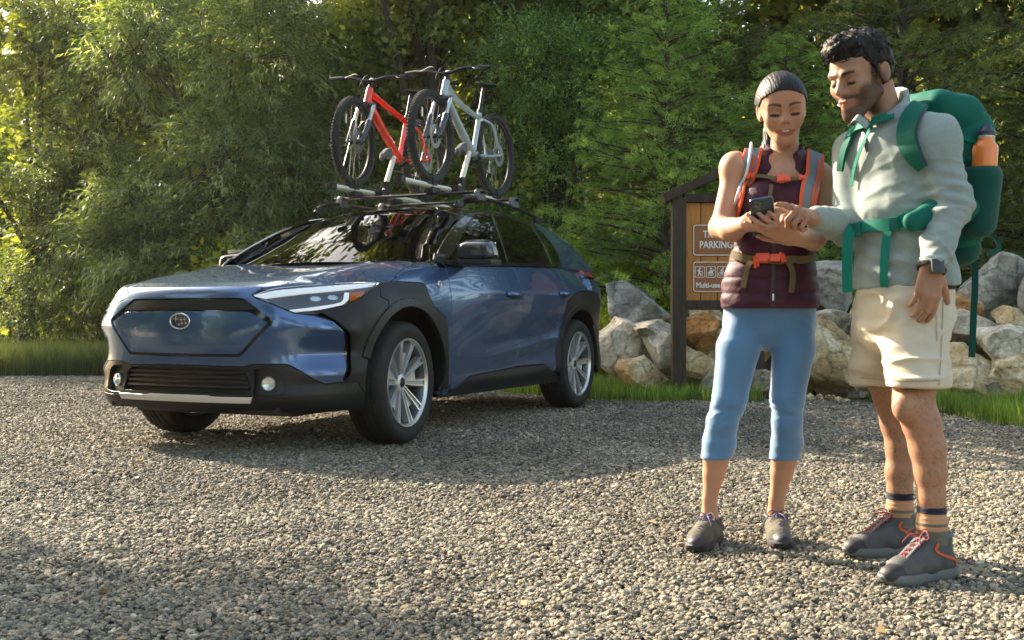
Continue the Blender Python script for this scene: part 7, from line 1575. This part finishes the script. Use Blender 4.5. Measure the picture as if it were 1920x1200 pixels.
# watch
wt_ = MB(); wc = near_wr+dn*.012; ax = dn; M0 = align(wc, ax); wt_.tube([tuple(M0 @ Vector((.036*math.cos(a), .034*math.sin(a), 0))) for a in np.linspace(0, 2*math.pi, 25)[:-1]], .008, 6, closed=True, flat=1.0); wo = M_.mb('watch', wt_, mat('watch_strap', (.012, .012, .016), .5))
fc_ = unit(np.array([.12, -1, .15])); M_.mb('watch_face', MB().box((0, 0, 0), (.038, .042, .013), align(wc+fc_*.036, fc_), .005), mat('watch_glass', (.01, .012, .02), .35), wo)
# ---- green rucksack
G1 = fabric('green_pack_cloth', (.001, .105, .075), 500, .12, .75, 0, folds=6); G2 = fabric('green_webbing', (.001, .17, .12), 900, .08, .7, 0); G3 = fabric('dark_green_mesh', (.002, .062, .047), 600); GN = fabric('grey_strap_lining', (.04, .045, .06))
bpm = empty('backpack', (1.45, 3.6, .95)); tag(bpm, 'large green hiking backpack worn by the man, with an orange bottle in its side pocket', 'backpack')
tc_ = J(1690, 330, DM)
def pk(b, l, z): return np.array([tc_[0], tc_[1], 0])+Bv*b+Lv*l+Uv*z
zz = lambda py: J(0, py, 3.6)[2]
bd = Fld()
for l in (-.075, .075): bd.cap(pk(.215, l, zz(265)), pk(.215, l, zz(400)), .090, .090, .05).cap(pk(.215, l, zz(400)), pk(.19, l, zz(445)), .084, .07, .05)
V, F = mesh_field(bd, *bbox(bd), .007); V = V+vnormals(V, F)*(n3(V, 9)*.006+n3(V*[1, 1, .5], 26)*.003)[:, None]; mk('pack_body', V-np.array(bpm.location), F, G1, bpm); bvB = bvh_of((V, F))
ld = Fld(); ld.cap(pk(.18, -.075, zz(236)), pk(.18, .075, zz(236)), .075, .075, .04).cap(pk(.24, -.06, zz(256)), pk(.24, .06, zz(256)), .072, .072, .05).cap(pk(.12, -.05, zz(212)), pk(.12, .05, zz(212)), .045, .045, .04)
V, F = mesh_field(ld, *bbox(ld), .006); V = V+vnormals(V, F)*(n3(V*[1, 1, .6], 14, 3.)*.006+n3(V, 34)*.002)[:, None]; mk('top_lid', V-np.array(bpm.location), F, G1, bpm)
pkt = Fld(); pkt.cap(pk(.150, .170, zz(350)), pk(.155, .160, zz(425)), .062, .054, .03); zp_ = zz(332)
V, F = mesh_field(pkt, *bbox(pkt), .005, lambda F, x, y, z: np.maximum(F, z-zp_)); mk('side_pocket', V-np.array(bpm.location), F, G3, bpm)
lw_ = Fld(); lw_.cap(pk(.20, -.08, zz(470)), pk(.20, .08, zz(470)), .055, .055, .04); V, F = mesh_field(lw_, *bbox(lw_), .007); mk('sleeping_bag_pocket', V-np.array(bpm.location), F, G3, bpm)
hbp = Fld(); hbp.cap(J(1712, 416, 3.24), J(1752, 400, 3.27), .030, .040, .02, flat=((0, 1, 0), .7)).cap(J(1752, 400, 3.27), pk(.16, .15, zz(400)), .042, .045, .02)
V, F = mesh_field(hbp, *bbox(hbp), .0048); V = V+vnormals(V, F)*(n3(V, 30)*.002)[:, None]; mk('hip_pad', V-np.array(bpm.location), F, G1, bpm)
def on_pack(pts, w, off=.003):
    P, N, w, th = draped(bvB, pts, w, .003, off); return ribbon_geo(P, N, w, th)
for pts, w, m in (([(1800, 268), (1812, 300), (1815, 380), (1812, 430)], .006, G3), ([(1838, 262), (1846, 300), (1846, 330)], .006, G3), ([(1790, 246), (1815, 262), (1845, 268), (1862, 262)], .016, G2), ([(1800, 300), (1830, 296), (1862, 300)], .012, G2)):
    try: sub(bpm, 'seam' if w < .01 else 'compression_strap', MB().add(*on_pack(pts, w)), m)
    except Exception: pass
# shoulder straps
for cl, wd, off_ in (([(1762, 178), (1738, 186), (1718, 208), (1706, 238), (1706, 268), (1718, 292), (1734, 312)], [.045, .060, .064, .062, .056, .045, .03], .008), ([(1625, 236), (1606, 250), (1592, 272), (1583, 300), (1579, 322)], [.02, .026, .026, .024, .018], .006)):
    P, N, w, th = draped(bvM, cl, wd, .011, off_); sub(bpm, 'shoulder_strap', MB().add(*ribbon_geo(P, N, w, th)), G1); S = unit(np.cross(unit(np.gradient(P, axis=0)), N)); sub(bpm, 'strap_piping', MB().tube(P+N*.003-S*(w/2)[:, None]*(1 if len(cl) > 5 else -1), .0045, 6), GN)
P, N, w, th = draped(bvM, [(1600, 248), (1625, 242), (1650, 234), (1680, 224)], .018, .004, .014); sub(bpm, 'chest_strap', MB().add(*ribbon_geo(P, N, w, th)), G2)
h = rayhit(bvM, 1655, 231, .02)
if h: sub(bpm, 'buckle', MB().box((0, 0, 0), (.052, .028, .012), align(h[0], h[1]) @ Rz(R(12)), .003), mat('green_buckle', (.004, .16, .11), .35))
h = rayhit(bvM, 1600, 256, .016)
if h: sub(bpm, 'buckle', MB().box((0, 0, 0), (.024, .03, .010), align(h[0], h[1]), .003), G2)
P, N, w, th = draped(bvM, [(1638, 242), (1622, 272), (1608, 312), (1600, 350)], .014, .002, .010); sub(bpm, 'strap_end', MB().add(*ribbon_geo(P, N, w, th)), G2)
P, N, w, th = draped(bvM, [(1588, 430), (1610, 429), (1640, 424), (1670, 420), (1700, 412), (1722, 402)], .036, .004, .012); sub(bpm, 'hip_belt', MB().add(*ribbon_geo(P, N, w, th)), G2)
for px, py, ww in ((1612, 431, .044), (1682, 418, .030)):
    h = rayhit(bvM, px, py, .020)
    if h: sub(bpm, 'buckle', MB().box((0, 0, 0), (ww, .042, .012), align(h[0], h[1]), .003), mat('green_buckle', (.003, .12, .085), .35))
e0 = rayhit(bvM, 1598, 432, .03); 
def hang(pts, D_, w): P = [J(x, y, d) for (x, y), d in zip(pts, D_)]; return ribbon_geo(spline(P, 6), [(-.3, -.95, 0)]*(6*(len(P)-1)+1), w, .0025)
D0 = e0[0][1] if e0 else 3.25
sub(bpm, 'strap_end', MB().add(*hang([(1600, 424), (1590, 450), (1588, 500), (1589, 548)], [D0, D0-.01, D0-.01, D0], .030)), G2)
P, N, w, th = draped(bvM, [(1672, 424), (1664, 450), (1661, 500), (1661, 536)], .026, .002, .010); sub(bpm, 'strap_end', MB().add(*ribbon_geo(P, N, w, th)), G2)
sub(bpm, 'strap_end', MB().add(*hang([(1824, 440), (1828, 520), (1825, 600), (1822, 670)], [3.5, 3.5, 3.5, 3.5], .020)), G3)
sub(bpm, 'strap_loop', MB().add(*hang([(1846, 432), (1868, 448), (1872, 468), (1850, 476)], [3.62, 3.62, 3.6, 3.58], .014)), G3)
sub(bpm, 'compression_strap', MB().tube([J(1800, 215, 3.42), J(1815, 240, 3.46), J(1850, 250, 3.56)], .006, 6), G2)
# orange bottle
bo = empty('water_bottle', tuple(pk(.150, .180, zz(345)))); tag(bo, 'orange metal bottle with dark blue cap in the side pocket of the green backpack', 'bottle')
Mt = Ry(R(4)); k = 1.0
ob = MB().lathe([(.0005, -.07), (.033, -.07), (.036, -.065), (.036, .075), (.034, .088), (.024, .100), (.0235, .110)], 32, Mt).build('bottle_body', mat('orange_enamel', (.80, .20, .02), .3, coat=.4), bo)
MB().lathe([(.0235, .110), (.0245, .112), (.0245, .116), (.0235, .117)], 28, Mt).build('neck_ring', P_SILVER, bo)
MB().lathe([(.0235, .117), (.0265, .118), (.0265, .128), (.022, .134), (.012, .144), (.010, .150), (.0005, .151)], 28, Mt).tube([(-.010, 0, .145), (-.020, 0, .139), (-.026, 0, .124)], .003, 6, M=Mt).build('cap', mat('navy_cap', (.02, .022, .05), .4), bo)
# ================================================================== air
hz = MB().box((0, 0, 10.5), (224, 224, 23)).build('haze', None, smooth=False, sharp=None)
hm_ = bpy.data.materials.new('haze'); hm_.use_nodes = True; N = hm_.node_tree.nodes; N.remove(N['Principled BSDF']); pv = N.new('ShaderNodeVolumePrincipled'); pv.inputs['Color'].default_value = (.95, .93, .88, 1); pv.inputs['Density'].default_value = .0003; pv.inputs['Anisotropy'].default_value = .6
hm_.node_tree.links.new(pv.outputs[0], N['Material Output'].inputs['Volume']); hz.data.materials.append(hm_); tag(hz, 'thin warm haze in the air between the trees', 'haze', kind='stuff')
SC.cycles.volume_bounces = 0
